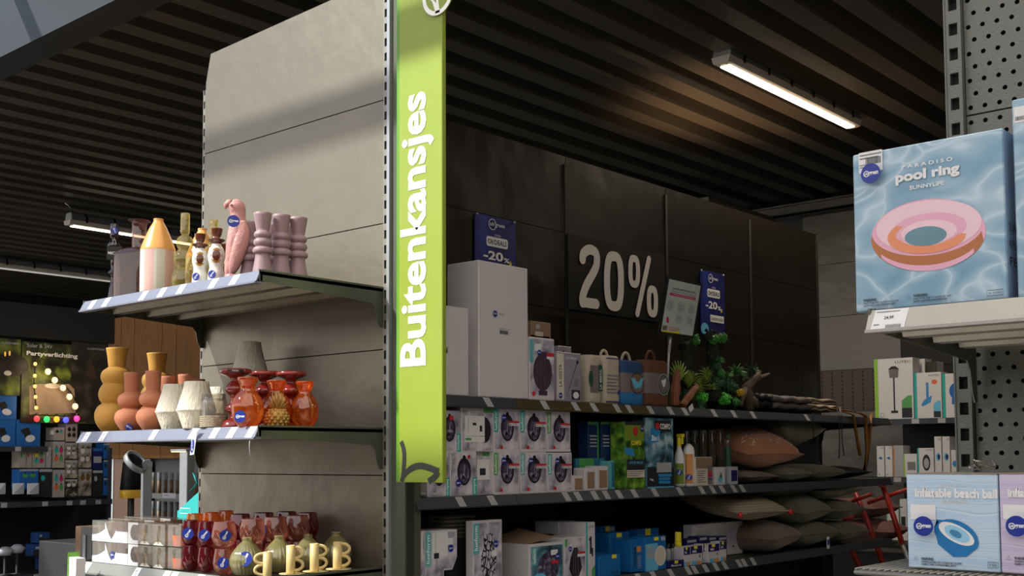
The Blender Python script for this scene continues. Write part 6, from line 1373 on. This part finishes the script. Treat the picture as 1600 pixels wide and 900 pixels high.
blue('slim blue box with black upright lettering in the middle', 986, 1004, 842, .10, [('t', 'AQUARIUM', .2, .2, .5, .75, 'ink', 90), ('lines', .55, .1, .9, .5, 7, 'labelgrey'), ('r', .5, .6, .95, .78, 'orangelabel')], XC-.02)
blue('wide blue box behind with a yellow label', 996, 1030, 826, .06, [ylw(.35, .78, .6, 1.0)], XC-.16)
blue('blue box with a round white pad picture, right of the slim one', 1007.5, 1041, 838, .07, [('r', .02, .0, .6, .8, 'cyanprint'), ('e', .72, .42, .27, .3, 'labelwhite'), ('e', .72, .42, .24, .27, 'offwhite'), ylw(.42, .88, .64, .98), ('r', .75, .86, .95, .97, 'labelgrey')]+[('r', .08, .35+.1*j, .45, .42+.1*j, 'labelgrey') for j in range(4)])
bottle('yellow_spray_can', 'bright yellow spray can between the blue cartons and the small boxes', 1060, XC-.06, [(5, 0), (5.5, 2), (5.5, 34), (5, 36)], 'yellowprint', 'yellowprint', [(5.2, 36), (5.2, 50), (4.8, 51)], None, CL)
cc('tool_box_small', 'low navy box with a yellow label before the yellow can', 'box', 1043, 1069, 876, CL, D=.035, m='navydeep', ops=[ylw(.4, .6, .62, 1.0), ('t', 'Multicut', .2, .2, .8, .5, 'signwhite')])
for i, px in enumerate((1044, 1052)):
    bottle('small_bottle', ['small clear bottle right of the round pad box', 'small clear bottle left of the yellow can'][i], px, XC-.08, [(4.5, 0), (5, 2), (5, 20), (3, 26)], 'labelgrey', 'black', [(3.2, 26), (3.2, 34)], None, CL)
g = 'small white and navy care boxes'
for i, (x0, x1, yt, X_) in enumerate(((1068, 1078, 855, XC), (1078.5, 1097, 853, XC), (1098.5, 1105, 850, XC-.02), (1106.5, 1124, 850, XC), (1124.5, 1135, 846, XC))):
    cc('care_box', f'small white care box with navy top, {["first", "second", "third", "fourth", "fifth"][i]} from the yellow can', 'box', x0, x1, yt, CL, X=X_, D=.05, ops=[('r', 0, .6, 1, 1, 'navydeep'), ylw(.3, .85, .6, 1.0), ('r', .1, 0, .9, .22, 'cyanprint'), ('r', .5, 0, .9, .2, 'orangelabel'), ('t', 'test', .15, .66, .5, .8, 'signwhite')], group=g, stick=[(.75, .45, .006)] if i in (1, 3) else ())
for i, (x0, x1, yt) in enumerate(((1072, 1090, 842), (1092, 1106, 838), (1107, 1120, 838), (1122, 1136, 838))):
    cc('care_box', f'care box of the back row with an open dark lid, {["first", "second", "third", "fourth"][i]} from the left', 'box', x0, x1, yt, CL, X=XC-.07, D=.06, m='navydeep', ops=[('r', .1, .85, .9, .95, 'labelgrey')], group='navy care boxes of the back row')
cc('white_carton', 'large white text-printed carton behind the small care boxes', 'box', 1082, 1160.5, 817, CL, X=XC-.145, D=.05, m='boxwhite', ops=[('t', 'Bloempot', .08, .9, .22, .94, 'ink'), ('lines', .06, .45, .42, .85, 9, 'labelgrey'), ('lines', .5, .45, .9, .85, 9, 'labelgrey'), ('e', .8, .25, .02, .03, 'ink')])

q = onX(1080, 638, XF+.012); b = MB(); b.box((-.001, -.016, -.012), (.001, .016, .014), 'labelwhite'); o = tag(b.build('paper_label', None, q), 'tilted white label sticking up from the shelf edge below the bark', 'label'); o.rotation_euler = (.6, .1, 0)
q = onX(1294, 848, XF+.012); b = MB(); b.box((-.001, -.014, -.03), (.001, .014, .03), 'labelwhite'); b.box((.0012, -.011, -.01), (.0016, .011, .016), 'navy'); o = tag(b.build('hanging_label', None, q), 'white and navy label hanging at the right end of the lower shelf', 'label')
# ================================================================ RIGHT SHELVING UNIT (near)
YR0, YR1 = 1.771, 2.271
zr1 = onY(1357, 486, YR0).z; zr2 = onY(1450, 892, 1.775).z
X0r = Xat(1519, YR1, 1.8)
mat('hammered', '#656662', .38, .3, .04, 20, .16, 220); mat('railsilver', '#a5a39e', .4, .3, .05); mat('wire', '#8a8883', .35, .6)
ru = thing('perforated_shelving', 'grey perforated metal shelving unit with inflatable toy boxes at the right', 'shelving', (X0r, YR1, 0))
def perf(x0, x1, z0, z1, y, name, parent, pitch=.0262):
    b = MB(); nx = int((x1-x0)/pitch); nz = int((z1-z0)/pitch); px_, pz = (x1-x0)/nx, (z1-z0)/nz; r = .0048
    vs = []; fs = []
    for i in range(nx):
        for j in range(nz):
            cx_, cz_ = x0+(i+.5)*px_, z0+(j+.5)*pz; hx_, hz_ = px_/2, pz/2; n0 = len(vs)
            oc = [(-1, -1), (0, -1), (1, -1), (1, 0), (1, 1), (0, 1), (-1, 1), (-1, 0)]
            off = (.2 if j % 2 else -.2)*px_ if True else 0
            vs += [(cx_+a*hx_, y, cz_+c*hz_) for a, c in oc]+[(cx_+off+r*cos(rad(225+45*q)), y, cz_+r*sin(rad(225+45*q))) for q in range(8)]
            for q in range(8): q2 = (q+1) % 8; fs.append([n0+q, n0+q2, n0+8+q2, n0+8+q])
    b.add(vs, fs, 'hammered'); b.box((x0, y+.014, z0), (x1, y+.018, z1), 'blacksoft'); return lp(b, name, parent)
pz = [.6, 1.05, 1.46, 1.87, Zat(171, -.72, YR1), 3.0]
for i in range(5): perf(X0r, X0r+.55, pz[i]+.0015, pz[i+1]-.0015, YR1, 'perforated_panel', ru)
upright(X0r-.031, X0r-.001, YR1-.016, YR1-.001, .1, 3.05, 'hammered', .05, .024, 'upright', ru)
b = MB(); b.box((X0r-.034, YR1-.018, .1), (X0r-.031, YR1+.03, 3.05), 'hammered'); lp(b, 'upright_flange', ru)
X1r = X0r+.95; xs0 = onY(1357, 486, YR0).x
sh = shelf(ru, None, xs0, X1r, YR0, YR1-.02, zr1, 'railsilver', [], 'darksteel', 'railsilver', (True, False), lipz=.034, bracket='hammered')
b = MB(); W_ = .055
b.add([(0, -.0148, -.034), (W_, -.0148, -.034), (W_+.003, .003, 0), (.003, .003, 0)], [[0, 1, 2, 3]], 'labelwhite')
def lq(u0, v0, u1, v1, m): b.add([(W_*u, -.0148+.0178*v-.0006, -.034+.034*v) for u, v in ((u0, v0), (u1, v0), (u1, v1), (u0, v1))], [[0, 1, 2, 3]], m)
vs, fs = textmesh('24,99', .01); b.add([(W_*(.36+.28*a), -.0148+.0178*(.5+.18*c)-.0008, -.034+.034*(.5+.18*c)) for a, c in vs], fs, 'ink')
lq(.1, .88, .8, .92, 'inkgrey'); lq(.08, .25, .25, .3, 'inkgrey')
for i in range(14): lq(.45+.033*i, .08, .465+.033*i, .25, 'ink')
o = b.build('price_tag', sh); o.location = (xs0+.008, YR0, zr1)
# wire shelf below
b = MB(); xw0 = Xat(1335, 1.76, zr2); n = 70
for i in range(n):
    x = xw0+.012*i; b.tube([(x, 1.765, zr2-.003), (x, 2.25, zr2-.003)], .0022, 'wire', 6)
o = lp(b, 'wire_deck', ru); tag(o, kind='stuff')
b = MB(); b.tube([(xw0, 1.765, zr2-.008), (xw0+.85, 1.765, zr2-.008)], .004, 'wire', 8); lp(b, 'wire_edge', ru)
b = MB(); b.tube([(xw0, 1.765, zr2-.008), (xw0, 2.26, zr2-.008)], .004, 'wire', 8); lp(b, 'wire_side', ru)
# pool ring box
ramp_mat('poolwater', [(0, '#b0c6d6'), (.06, '#93b0c6'), (.2, '#7a9fb8'), (.5, '#668fac')], 6.5, 'vor', dist=.7, rough=.3, stretch=(1, 1, 1.5))
mat('boxnavy', '#4a6690', .35); mat('ringpink', '#d9a3bd', .35, var=.03); mat('ringpale', '#e0bfcd', .35, var=.02); mat('ringbrown', '#a9683a', .35, var=.05); mat('ringorange', '#d98963', .35, var=.03); mat('holewater', '#5f8596', .35, var=.1)
PX = [('e', 1452, 367, 89, 52, 'ringpink', .16), ('e', 1450, 362, 84, 43, 'ringpale', .16)]
a_ = [(1361, 355), (1364, 375), (1372, 392), (1395, 406), (1430, 411), (1470, 408), (1505, 395), (1527, 376), (1532, 362), (1524, 370), (1505, 382), (1480, 388), (1440, 394), (1405, 389), (1380, 376), (1368, 362)]
PX += [('p', [(1361, 366), (1366, 388), (1390, 405), (1425, 413), (1400, 416), (1374, 404), (1362, 384)], 'ringpink')]
def onring(name): pass
t, W, H = carton('pool_ring_box', 'large blue pool ring box with a pink and orange swim ring picture', 'box', 1336, 1572.5, 222, zr1+.001, Y=YR0+.014, D=.062, m='poolwater', bev=.002, gap=0)
conv_loc = t.location
def U(px, py): q = onY(px, py, YR0+.014); return (q.x-conv_loc.x, q.z-conv_loc.z)
O = Ops(W, H, lambda u, v: U(u, v))
def torus_ell(cx_, cy_, rx_, ry_, rot, m, n=40, a0=0, a1=2*pi):
    pts = []
    for i in range(n):
        q = a0+(a1-a0)*i/(n-1 if a1-a0 < 6.2 else n); x = rx_*cos(q); y = ry_*sin(q); pts.append((cx_+x*cos(rot)-y*sin(rot), cy_+x*sin(rot)+y*cos(rot)))
    return ('p', pts, m)
def band(outer, inner, m): return ('p', outer+inner[::-1], m)
def el(cx_, cy_, rx_, ry_, rot, a0, a1, n=24):
    o_ = []
    for i in range(n): q = a0+(a1-a0)*i/(n-1); x = rx_*cos(q); y = ry_*sin(q); o_.append((cx_+x*cos(rot)-y*sin(rot), cy_+x*sin(rot)+y*cos(rot)))
    return o_
R_ = -.12
def strip(o, i, m):  # triangulated band between two arcs
    O.y -= .00012
    for a in range(len(o)-1): O.b.poly([U(*o[a]), U(*o[a+1]), U(*i[a+1]), U(*i[a])], m, O.y)
O.run([torus_ell(1451, 367, 90, 56, R_, 'ringpink')], True)
strip(el(1451, 367, 90, 56, R_, .35, pi+.0), el(1450, 356, 88, 43, R_, .35, pi+.0), 'ringbrown')
strip(el(1451, 367, 88, 56, R_, .7, pi-.5), el(1451, 364, 88, 50, R_, .7, pi-.5), 'ringpink')
O.run([torus_ell(1452, 353, 83, 40, R_, 'ringpale')], True)
strip(el(1450, 366, 62, 26, R_, .25, pi+.9), el(1450, 364, 46, 20, R_, .25, pi+.9), 'ringorange')
O.run([torus_ell(1453, 357, 58, 24, R_, 'ringpink')], True)
strip(el(1450, 367, 63, 29, R_, .35, pi+.75), el(1450, 364, 50, 20, R_, .35, pi+.75), 'ringorange')
O.run([torus_ell(1452, 363, 44, 19, R_, 'ringpale'), torus_ell(1447, 369, 33, 15, R_, 'holewater')], True)
O.run([('r', 1342, 240, 1380, 266, 'labelwhite', .002), ('lines', 1344, 242, 1378, 246, 2, 'inkgrey'), ('bars', 1353, 248, 1377, 254), ('lines', 1344, 258, 1356, 263, 2, 'inkgrey')], True)
# heading rides the slope of the face: written straight in the box plane
O.b.text('P A R A D I S O', U(1410, 258)[0], U(1450, 258)[1], U(1489, 250)[0], U(1450, 252)[1], 'labelwhite', O.y-.0003, bold=.02); O.b.text('SUNNYLiFE', U(1422, 290)[0], U(1450, 293)[1], U(1476, 290)[0], U(1450, 286.5)[1], 'labelwhite', O.y-.0003, bold=.02)
c0 = U(1400, 288); c1 = U(1500, 258)
O.b.text('pool ring', U(1400, 285)[0], U(1450, 283)[1], U(1500, 262)[0], U(1450, 262)[1], 'labelwhite', O.y-.0004, bold=.045)
u0, v0 = U(1348, 478); u1, v1 = U(1360, 470)
for q, w2 in ((0, .062), (.083, .062)):
    O.b.stroke([(u0+q-.008, v0+.004), (u0+q-.002, v0+.004), (u0+q-.005, v0+.010)], .0006, 'ink', O.y-.0004, close=True)
    O.b.text('WARNING:', u0+q+.002, v0+.006, u0+q+.025, v0+.0105, 'ink', O.y-.0004, bold=.04)
    O.b.text('ONLY TO BE USED IN WATER, DO NOT', u0+q+.002, v0+.0015, u0+q+w2, v0+.0045, 'ink', O.y-.0004, bold=.02); O.b.text('LEAVE CHILDREN UNSUPERVISED', u0+q+.002, v0-.0025, u0+q+w2*.9, v0+.0005, 'ink', O.y-.0004, bold=.02)
a, c = U(1543, 463), U(1568, 454)
O.b.stroke([(a[0], a[1]), (c[0], a[1]), (c[0], c[1]+.002), (a[0], c[1]+.002)], .0008, 'ink', O.y-.0004, close=True); O.b.text('8+ YEARS', a[0]+.003, a[1]+.003, c[0]-.003, c[1]-.001, 'ink', O.y-.0004)
O.b.build('print', t)
sk = U(1365, 273); sticker(t, (sk[0], -.0115, sk[1]), .0165)
# lettering on the box's right side
b = MB(); b.box((W+.0003, .001, .002), (W+.0006, .061, H-.002), 'boxblue' if 'boxblue' in MATS else mat('boxblue', '#7f9cc0', .4)); b.build('side_face', t)
b = MB()
for i, s_ in enumerate(('SUN', 'NYLi', 'FE')): b.text(s_, .012, .105-.026*i, .045, .118-.026*i, 'ink', -.001)
o = b.build('side_print', t); o.location = (W, 0, 0); o.rotation_euler = (0, 0, pi/2)
carton('pool_toy_box', 'tall light blue box standing at the right edge of the picture', 'box', 1588, 1760, 140, zr1+.001, Y=YR0+.02, D=.06, m='poolwater', bev=.002, gap=0, ops=[('r', .02, .88, .2, .96, 'labelwhite'), ('bars', .03, .89, .18, .91)])
# beach ball boxes
ramp_mat('sandblue', [(.3, '#b4c8dc'), (.5, '#8fb2d0'), (.56, '#c9d5e2'), (.8, '#a9c4de')], 13, 'wave', dist=5, rough=.4, stretch=(.35, .35, 1))
ramp_mat('sandlilac', [(.3, '#c2b8d2'), (.5, '#a99fc6'), (.56, '#cfc6da'), (.8, '#b9aecf')], 13, 'wave', dist=5, rough=.4, stretch=(.35, .35, 1))
mat('topcard', '#8f857a', .7, var=.1); mat('ballblue', '#1d6fae', .35, var=.05); mat('ballpale', '#8fc0e0', .35); mat('balldark', '#3d7fae', .35)
def ballbox(x0, x1, m, label, full):
    t, W, H = carton('beach_ball_box', label, 'box', x0, x1, 741, zr2+.001, Y=1.80, D=.14, m=m, bev=.0015, gap=.0006)
    base = t.location
    def V(px, py): q = onY(px, py, 1.80); return (q.x-base.x, q.z-base.z)
    O = Ops(W, H, V); b = O.b; dx = x0-1417
    def ex(cx_, cy_, rx_, ry_, rot, m_, y): b.poly([V(*q) for q in el(cx_, cy_, rx_, ry_, rot, 0, 2*pi*35/36, 36)], m_, y)
    s1 = V(1423+dx, 811); s2 = V(1462+dx, 789); b.rect(s1[0], s1[1], s2[0], s2[1], 'labelwhite', -.001); O.run([('bars', 1433+dx, 801, 1458+dx, 796), ('lines', 1425+dx, 793, 1459+dx, 789.5, 1, 'inkgrey')], True)
    r0, r1 = V(1430+dx, 777), V(1558+dx, 764); b.text('inflatable beach ball', r0[0], r0[1], r1[0], r1[1], 'labelwhite', -.0011, bold=.05)
    r0, r1 = V(1473+dx, 786), V(1512+dx, 781); b.text('SUNNYLIFE', r0[0], r0[1], r1[0], r1[1], 'offwhite', -.0011)
    r0, r1 = V(1468+dx, 760), V(1516+dx, 757); b.text('SANDY BAY', r0[0], r0[1], r1[0], r1[1], 'offwhite', -.0011)
    if full:
        D0 = -.0012
        b.poly([V(*q) for q in el(1495, 838, 37, 22, .45, -.1, pi+.35, 20)]+[V(1461, 822), V(1464, 812), V(1472, 812)], 'ballblue', D0)
        ex(1496, 837, 36, 22, .5, 'ballblue', D0-.0001); b.poly([V(1460, 822), V(1466, 850), V(1490, 870), V(1510, 870), V(1528, 856), V(1530, 848)], 'ballblue', D0-.00005)
        ex(1495, 834, 31, 13, .5, 'labelwhite', D0-.0004); ex(1496, 834, 22, 10, .5, 'ballpale', D0-.0007); ex(1494, 834, 10.5, 5, .5, 'balldark', D0-.001)
    u0, v0 = V(1435+dx, 883)
    b.stroke([(u0-.006, v0+.008), (u0, v0+.008), (u0-.003, v0+.014)], .0006, 'ink', -.001, close=True)
    b.text('WARNING:', u0+.005, v0+.0085, u0+.025, v0+.013, 'ink', -.001, bold=.03); b.text('CHOKING HAZARD. NOT SUITABLE FOR CHILDREN', u0+.005, v0+.0045, u0+.068, v0+.0075, 'ink', -.001, bold=.02); b.text('UNDER 3 YEARS. CONTAINS SMALL PARTS.', u0+.005, v0+.0005, u0+.06, v0+.0035, 'ink', -.001, bold=.02)
    if full: q0, q1 = V(1544, 887), V(1561, 879); b.stroke([(q0[0], q0[1]), (q1[0]-.001, q0[1]), (q1[0]-.001, q1[1]), (q0[0], q1[1])], .0007, 'ink', -.001, close=True); b.text('3+ YEARS', q0[0]+.002, q0[1]+.002, q1[0]-.003, q1[1]-.002, 'ink', -.0011)
    b.build('print', t)
    s = V(1447.5+dx, 821.5); sticker(t, (s[0], -.0125, s[1]), .0155)
    b = MB(); b.box((.0, .0, H+.0002), (W, .14, H+.0012), 'topcard'); b.build('top_flap', t)
ballbox(1417, 1561, 'sandblue', 'pale blue inflatable beach ball box with half a blue ball pictured', True)
ballbox(1562, 1712, 'sandlilac', 'lilac inflatable beach ball box cut by the right edge of the picture', False)
p_ = onY(1535, 742, 1.93)
b = MB(); rr = random.Random(2); pts = [Vector((rr.uniform(-.02, .02), rr.uniform(-.015, .015), rr.uniform(.002, .022))) for _ in range(14)]; b.tube(smooth([tuple(v) for v in pts], 3), .0016, 'glassclear', 6)
zt_ = Zat(741, Xat(1489, 1.80), 1.80)+.0035
tag(b.build('plastic_scrap', None, (Xat(1532, 1.90), 1.90, zt_)), 'crumpled clear plastic tie lying on the beach ball boxes', 'plastic')
# ================================================================ FAR WALL SHELVING (faces -y)
YFW = 7.95; YFL = 7.5
fx0 = Xat(1262, YFW); fx1 = Xat(1620, YFW)
fw = thing('far_shelving', 'far shelving unit of grey panels with garden lamp boxes', 'shelving', ((fx0+fx1)/2, YFW, 0))
mat('panelgrey', '#5f5a54', .3, .45, .06, 3, .12, 3); mat('panelperf', '#4a4038', .45, .3, .08, 30)
ztopf = 3.02
fz = [onY(1320, y, YFW).z for y in (860, 745, 643, 578, 493, 410, 330)]
xm_ = Xat(1412, YFW)
for (xa_, xb2) in ((fx0, xm_), (xm_, fx1)):
    for i in range(6):
        b = MB(); b.box((xa_+.002, YFW, fz[i]+.002), (xb2-.002, YFW+.02, fz[i+1]-.002), ('panelgrey', 'panelgrey', 'panelperf', 'panelgrey', 'panelgrey', 'panelgrey')[i] if xa_ == fx0 else ('blacksoft' if i < 4 else 'panelgrey'))
        if i == 2 and xa_ == fx0:
            for q in range(9):
                for r in range(10):
                    x = xa_+.05+(xb2-xa_-.1)*q/8; z = fz[2]+.02+(fz[3]-fz[2]-.04)*r/9; b.box((x-.004, YFW-.0015, z-.008), (x+.004, YFW-.0005, z+.008), 'slotblack')
        lp(b, 'back_panel', fw)
b = MB(); b.box((fx0, YFW+.022, 0), (fx1, YFW+.04, fz[-1]), 'blacksoft'); lp(b, 'core', fw)
fs_ = [onY(1440, 654, YFL).z, onY(1440, 746, YFL).z, onY(1440, 850, YFL).z]
sx0 = Xat(1366, YFL, fs_[0])
for i, z in enumerate(fs_):
    b = MB(); b.box((sx0, YFL, z-.02), (fx1, YFW-.001, z), 'darksteel'); b.box((sx0, YFL-.006, z-.035), (fx1, YFL-.0005, z+.001), 'raildark'); s0 = lp(b, 'shelf', fw)
    for q in ((1431, 1472), (1403,), (1465,))[i]:
        x = Xat(q, YFL, z); b = MB(); b.box((x-.025, YFL-.009, z-.032), (x+.025, YFL-.007, z-.001), 'labelgrey'); o = b.build('price_tag', s0)
def fc(label, x0, x1, yt, shelf_i, edge, pic, Y=YFL+.02, D=.12, name='lamp_box', txt=True):
    ops = [('r', 0, 0, .1, 1, edge)] if edge else []
    if txt: ops += [('t', 'LUTEC', .55, .915, .95, .955, 'ink')]
    return carton(name, label, 'box', x0, x1, yt, fs_[shelf_i]+.001, Y=Y, D=D, m='white', ops=ops+pic, group='garden lamp boxes on the far shelves')
house = lambda m: ('p', [(.7, .02), (.96, .02), (.96, .38), (.86, .38), (.7, .3)], m)
fc('tall white lamp box with a lantern post picture and a green edge', 1367, 1428, 560, 0, 'lime', [('r', .49, .12, .53, .68, 'ink'), ('r', .42, .10, .60, .14, 'ink'), ('p', [(.40, .68), (.62, .68), (.64, .82), (.38, .82)], 'bandgrey'), ('p', [(.36, .82), (.66, .82), (.56, .87), (.46, .87)], 'ink'), house('kelly'), ('r', .7, .02, .96, .18, 'ink'), ('s', [(.14, .04), (.24, .04), (.24, .1), (.14, .1)], .003, 'kelly', 1)])
fc('white lamp box with a blue spotlight picture, second on the upper far shelf', 1429, 1472, 582, 0, 'teal', [('p', [(.25, .3), (.35, .4), (.65, .5), (.6, .35), (.3, .26)], 'skyblue'), ('r', .44, .4, .53, .78, 'skyblue'), ('e', .75, .79, .1, .05, 'orangeprint'), house('cyanprint'), ('r', .7, .02, .96, .15, 'ink')])
fc('white lamp box with a blue arched wall lamp picture, third on the upper far shelf', 1473, 1522, 583, 0, 'teal', [('e', .5, .6, .28, .2, 'midblue'), ('e', .58, .58, .18, .14, 'labelwhite'), ('r', .3, .3, .55, .5, 'midblue'), ('e', .88, .84, .08, .05, 'orangeprint'), house('cyanprint')])
fc('white lamp box in the back, above the second box', 1425, 1447, 561, 0, None, [('r', .2, .3, .8, .7, 'inkgrey')], Y=YFL+.18, txt=False); fc('dark grey box in the back, right of the white one', 1449, 1466, 565, 0, None, [('r', 0, 0, 1, 1, 'darksteel')], Y=YFL+.18, txt=False)
spot = [('p', [(.2, .62), (.5, .56), (.8, .58), (.6, .66)], 'midblue'), ('e', .3, .08, .12, .02, 'kelly')]
fc('narrow white box with a blue spot, first on the lower far shelf', 1370, 1382, 697, 1, None, spot, txt=True); fc('narrow white box with a blue spot, second on the lower far shelf', 1383, 1394.5, 697, 1, None, spot)
fc('plain grey box right of the two narrow ones', 1396, 1412, 696, 1, 'orangelabel', [('r', .1, 0, 1, 1, 'labelgrey')], Y=YFL+.04, txt=False)
fc('low white box with a green edge and car-like lamp picture', 1411.5, 1433, 709, 1, 'lime', [('r', .3, .3, .9, .65, 'inkgrey')], Y=YFL+.03, txt=False)
fc('white box with a black oval bulkhead lamp picture', 1433.5, 1459.5, 700, 1, 'teal', [('e', .55, .5, .24, .28, 'ink'), ('e', .55, .48, .16, .18, 'labelgrey')])
ringp_ = [('e', .5, .5, .3, .1, 'cyanprint'), ('e', .6, .5, .2, .07, 'navydeep')]
fc('tall narrow white box with a ring print, left of its twin', 1460.5, 1472, 682, 1, None, ringp_); fc('tall narrow white box with a ring print, right of its twin', 1473, 1485, 682, 1, None, ringp_)
fc('small white box with a blue drop print', 1486, 1501, 703, 1, None, [('e', .5, .5, .35, .12, 'skyblue')], txt=False); fc('grey window-print box near the perforated upright', 1502, 1511, 694, 1, None, [('r', .1, .1, .9, .9, 'inkgrey')], txt=False); fc('white and grey box beside the perforated upright', 1512, 1522, 694, 1, None, [('r', .2, .3, .9, .6, 'lilac')], txt=False)
fc('white box on the lowest far shelf behind the red frame', 1385, 1405, 790, 2, 'kelly', [('r', .2, .3, .8, .6, 'bandgrey')], txt=False); fc('green-edged box on the lowest far shelf', 1406, 1418, 780, 2, 'kelly', [('r', .2, .3, .8, .6, 'ink')], txt=False)
# mauve cushions beyond the central run and the red tubular frame
def cushionY(label, px, Y_, z, L, T, rz): 
    X_ = Xat(px, Y_); t = cushion(label, px, X_, z, L, .36, T, 'mauvefab', rz, group='mauve cushions behind the red frame'); t.location = (X_, Y_, z)
low = thing('low_rack', 'dark low rack carrying the mauve cushions', 'rack', (Xat(1345, 6.95), 6.95, 0)); zc1 = onY(1345, 845, 6.95).z
b = MB(); b.box((-.32, -.2, zc1-.02), (.40, .2, zc1), 'darksteel'); b.build('shelf', low); 
for sx_ in (-.31, .39): b = MB(); b.box((sx_-.01, -.2, 0), (sx_+.01, .2, zc1-.0205), 'darksteel'); b.build('leg', low)
cushionY('mauve cushion at the bottom behind the red frame', 1352, 6.95, zc1+.001, .44, .14, .1); cushionY('mauve cushion on top behind the red frame', 1340, 6.95, zc1+.145, .40, .13, -.1)
mat('redtube', '#a3281c', .35, var=.05)
t = thing('red_tube_frame', 'red tubular frame leaning at the end of the cushions', 'frame', (Xat(1360, 6.6), 6.6, 0)); o_ = t.location
def bar_(pts, Y_=6.6, r=.016, m='redtube', nm='tube'): b = MB(); b.tube([onY(x, y, Y_)-o_ for x, y in pts], r, m, 10); return b.build(nm, t)
bar_([(1331, 757), (1358, 822), (1384, 892)]); bar_([(1378, 755), (1397, 810), (1410, 850)], 6.62); bar_([(1410, 850), (1418, 872), (1424, 890)], 6.62, .013, 'silver', 'sleeve'); bar_([(1312, 822), (1330, 860), (1345, 888)], 6.5); bar_([(1345, 888), (1354, 905)], 6.5, .013, 'silver', 'sleeve')
bar_([(1310, 800), (1335, 782), (1362, 772)], 6.56, .012); bar_([(1356, 786), (1390, 774), (1425, 762)], 6.66, .012); bar_([(1312, 822), (1318, 812), (1335, 808)], 6.5, .010)
for (x, y) in ((1331, 757), (1378, 755)): b = MB(); q = onY(x, y, 6.6)-o_; b.lathe([(.001, .025), (.02, .02), (.02, -.02), (.016, -.025)], 'redtube', 14, c=tuple(q), cap=False); b.build('end_cap', t)
# the deck is brightened by the added warm fill spot, which has no fixture
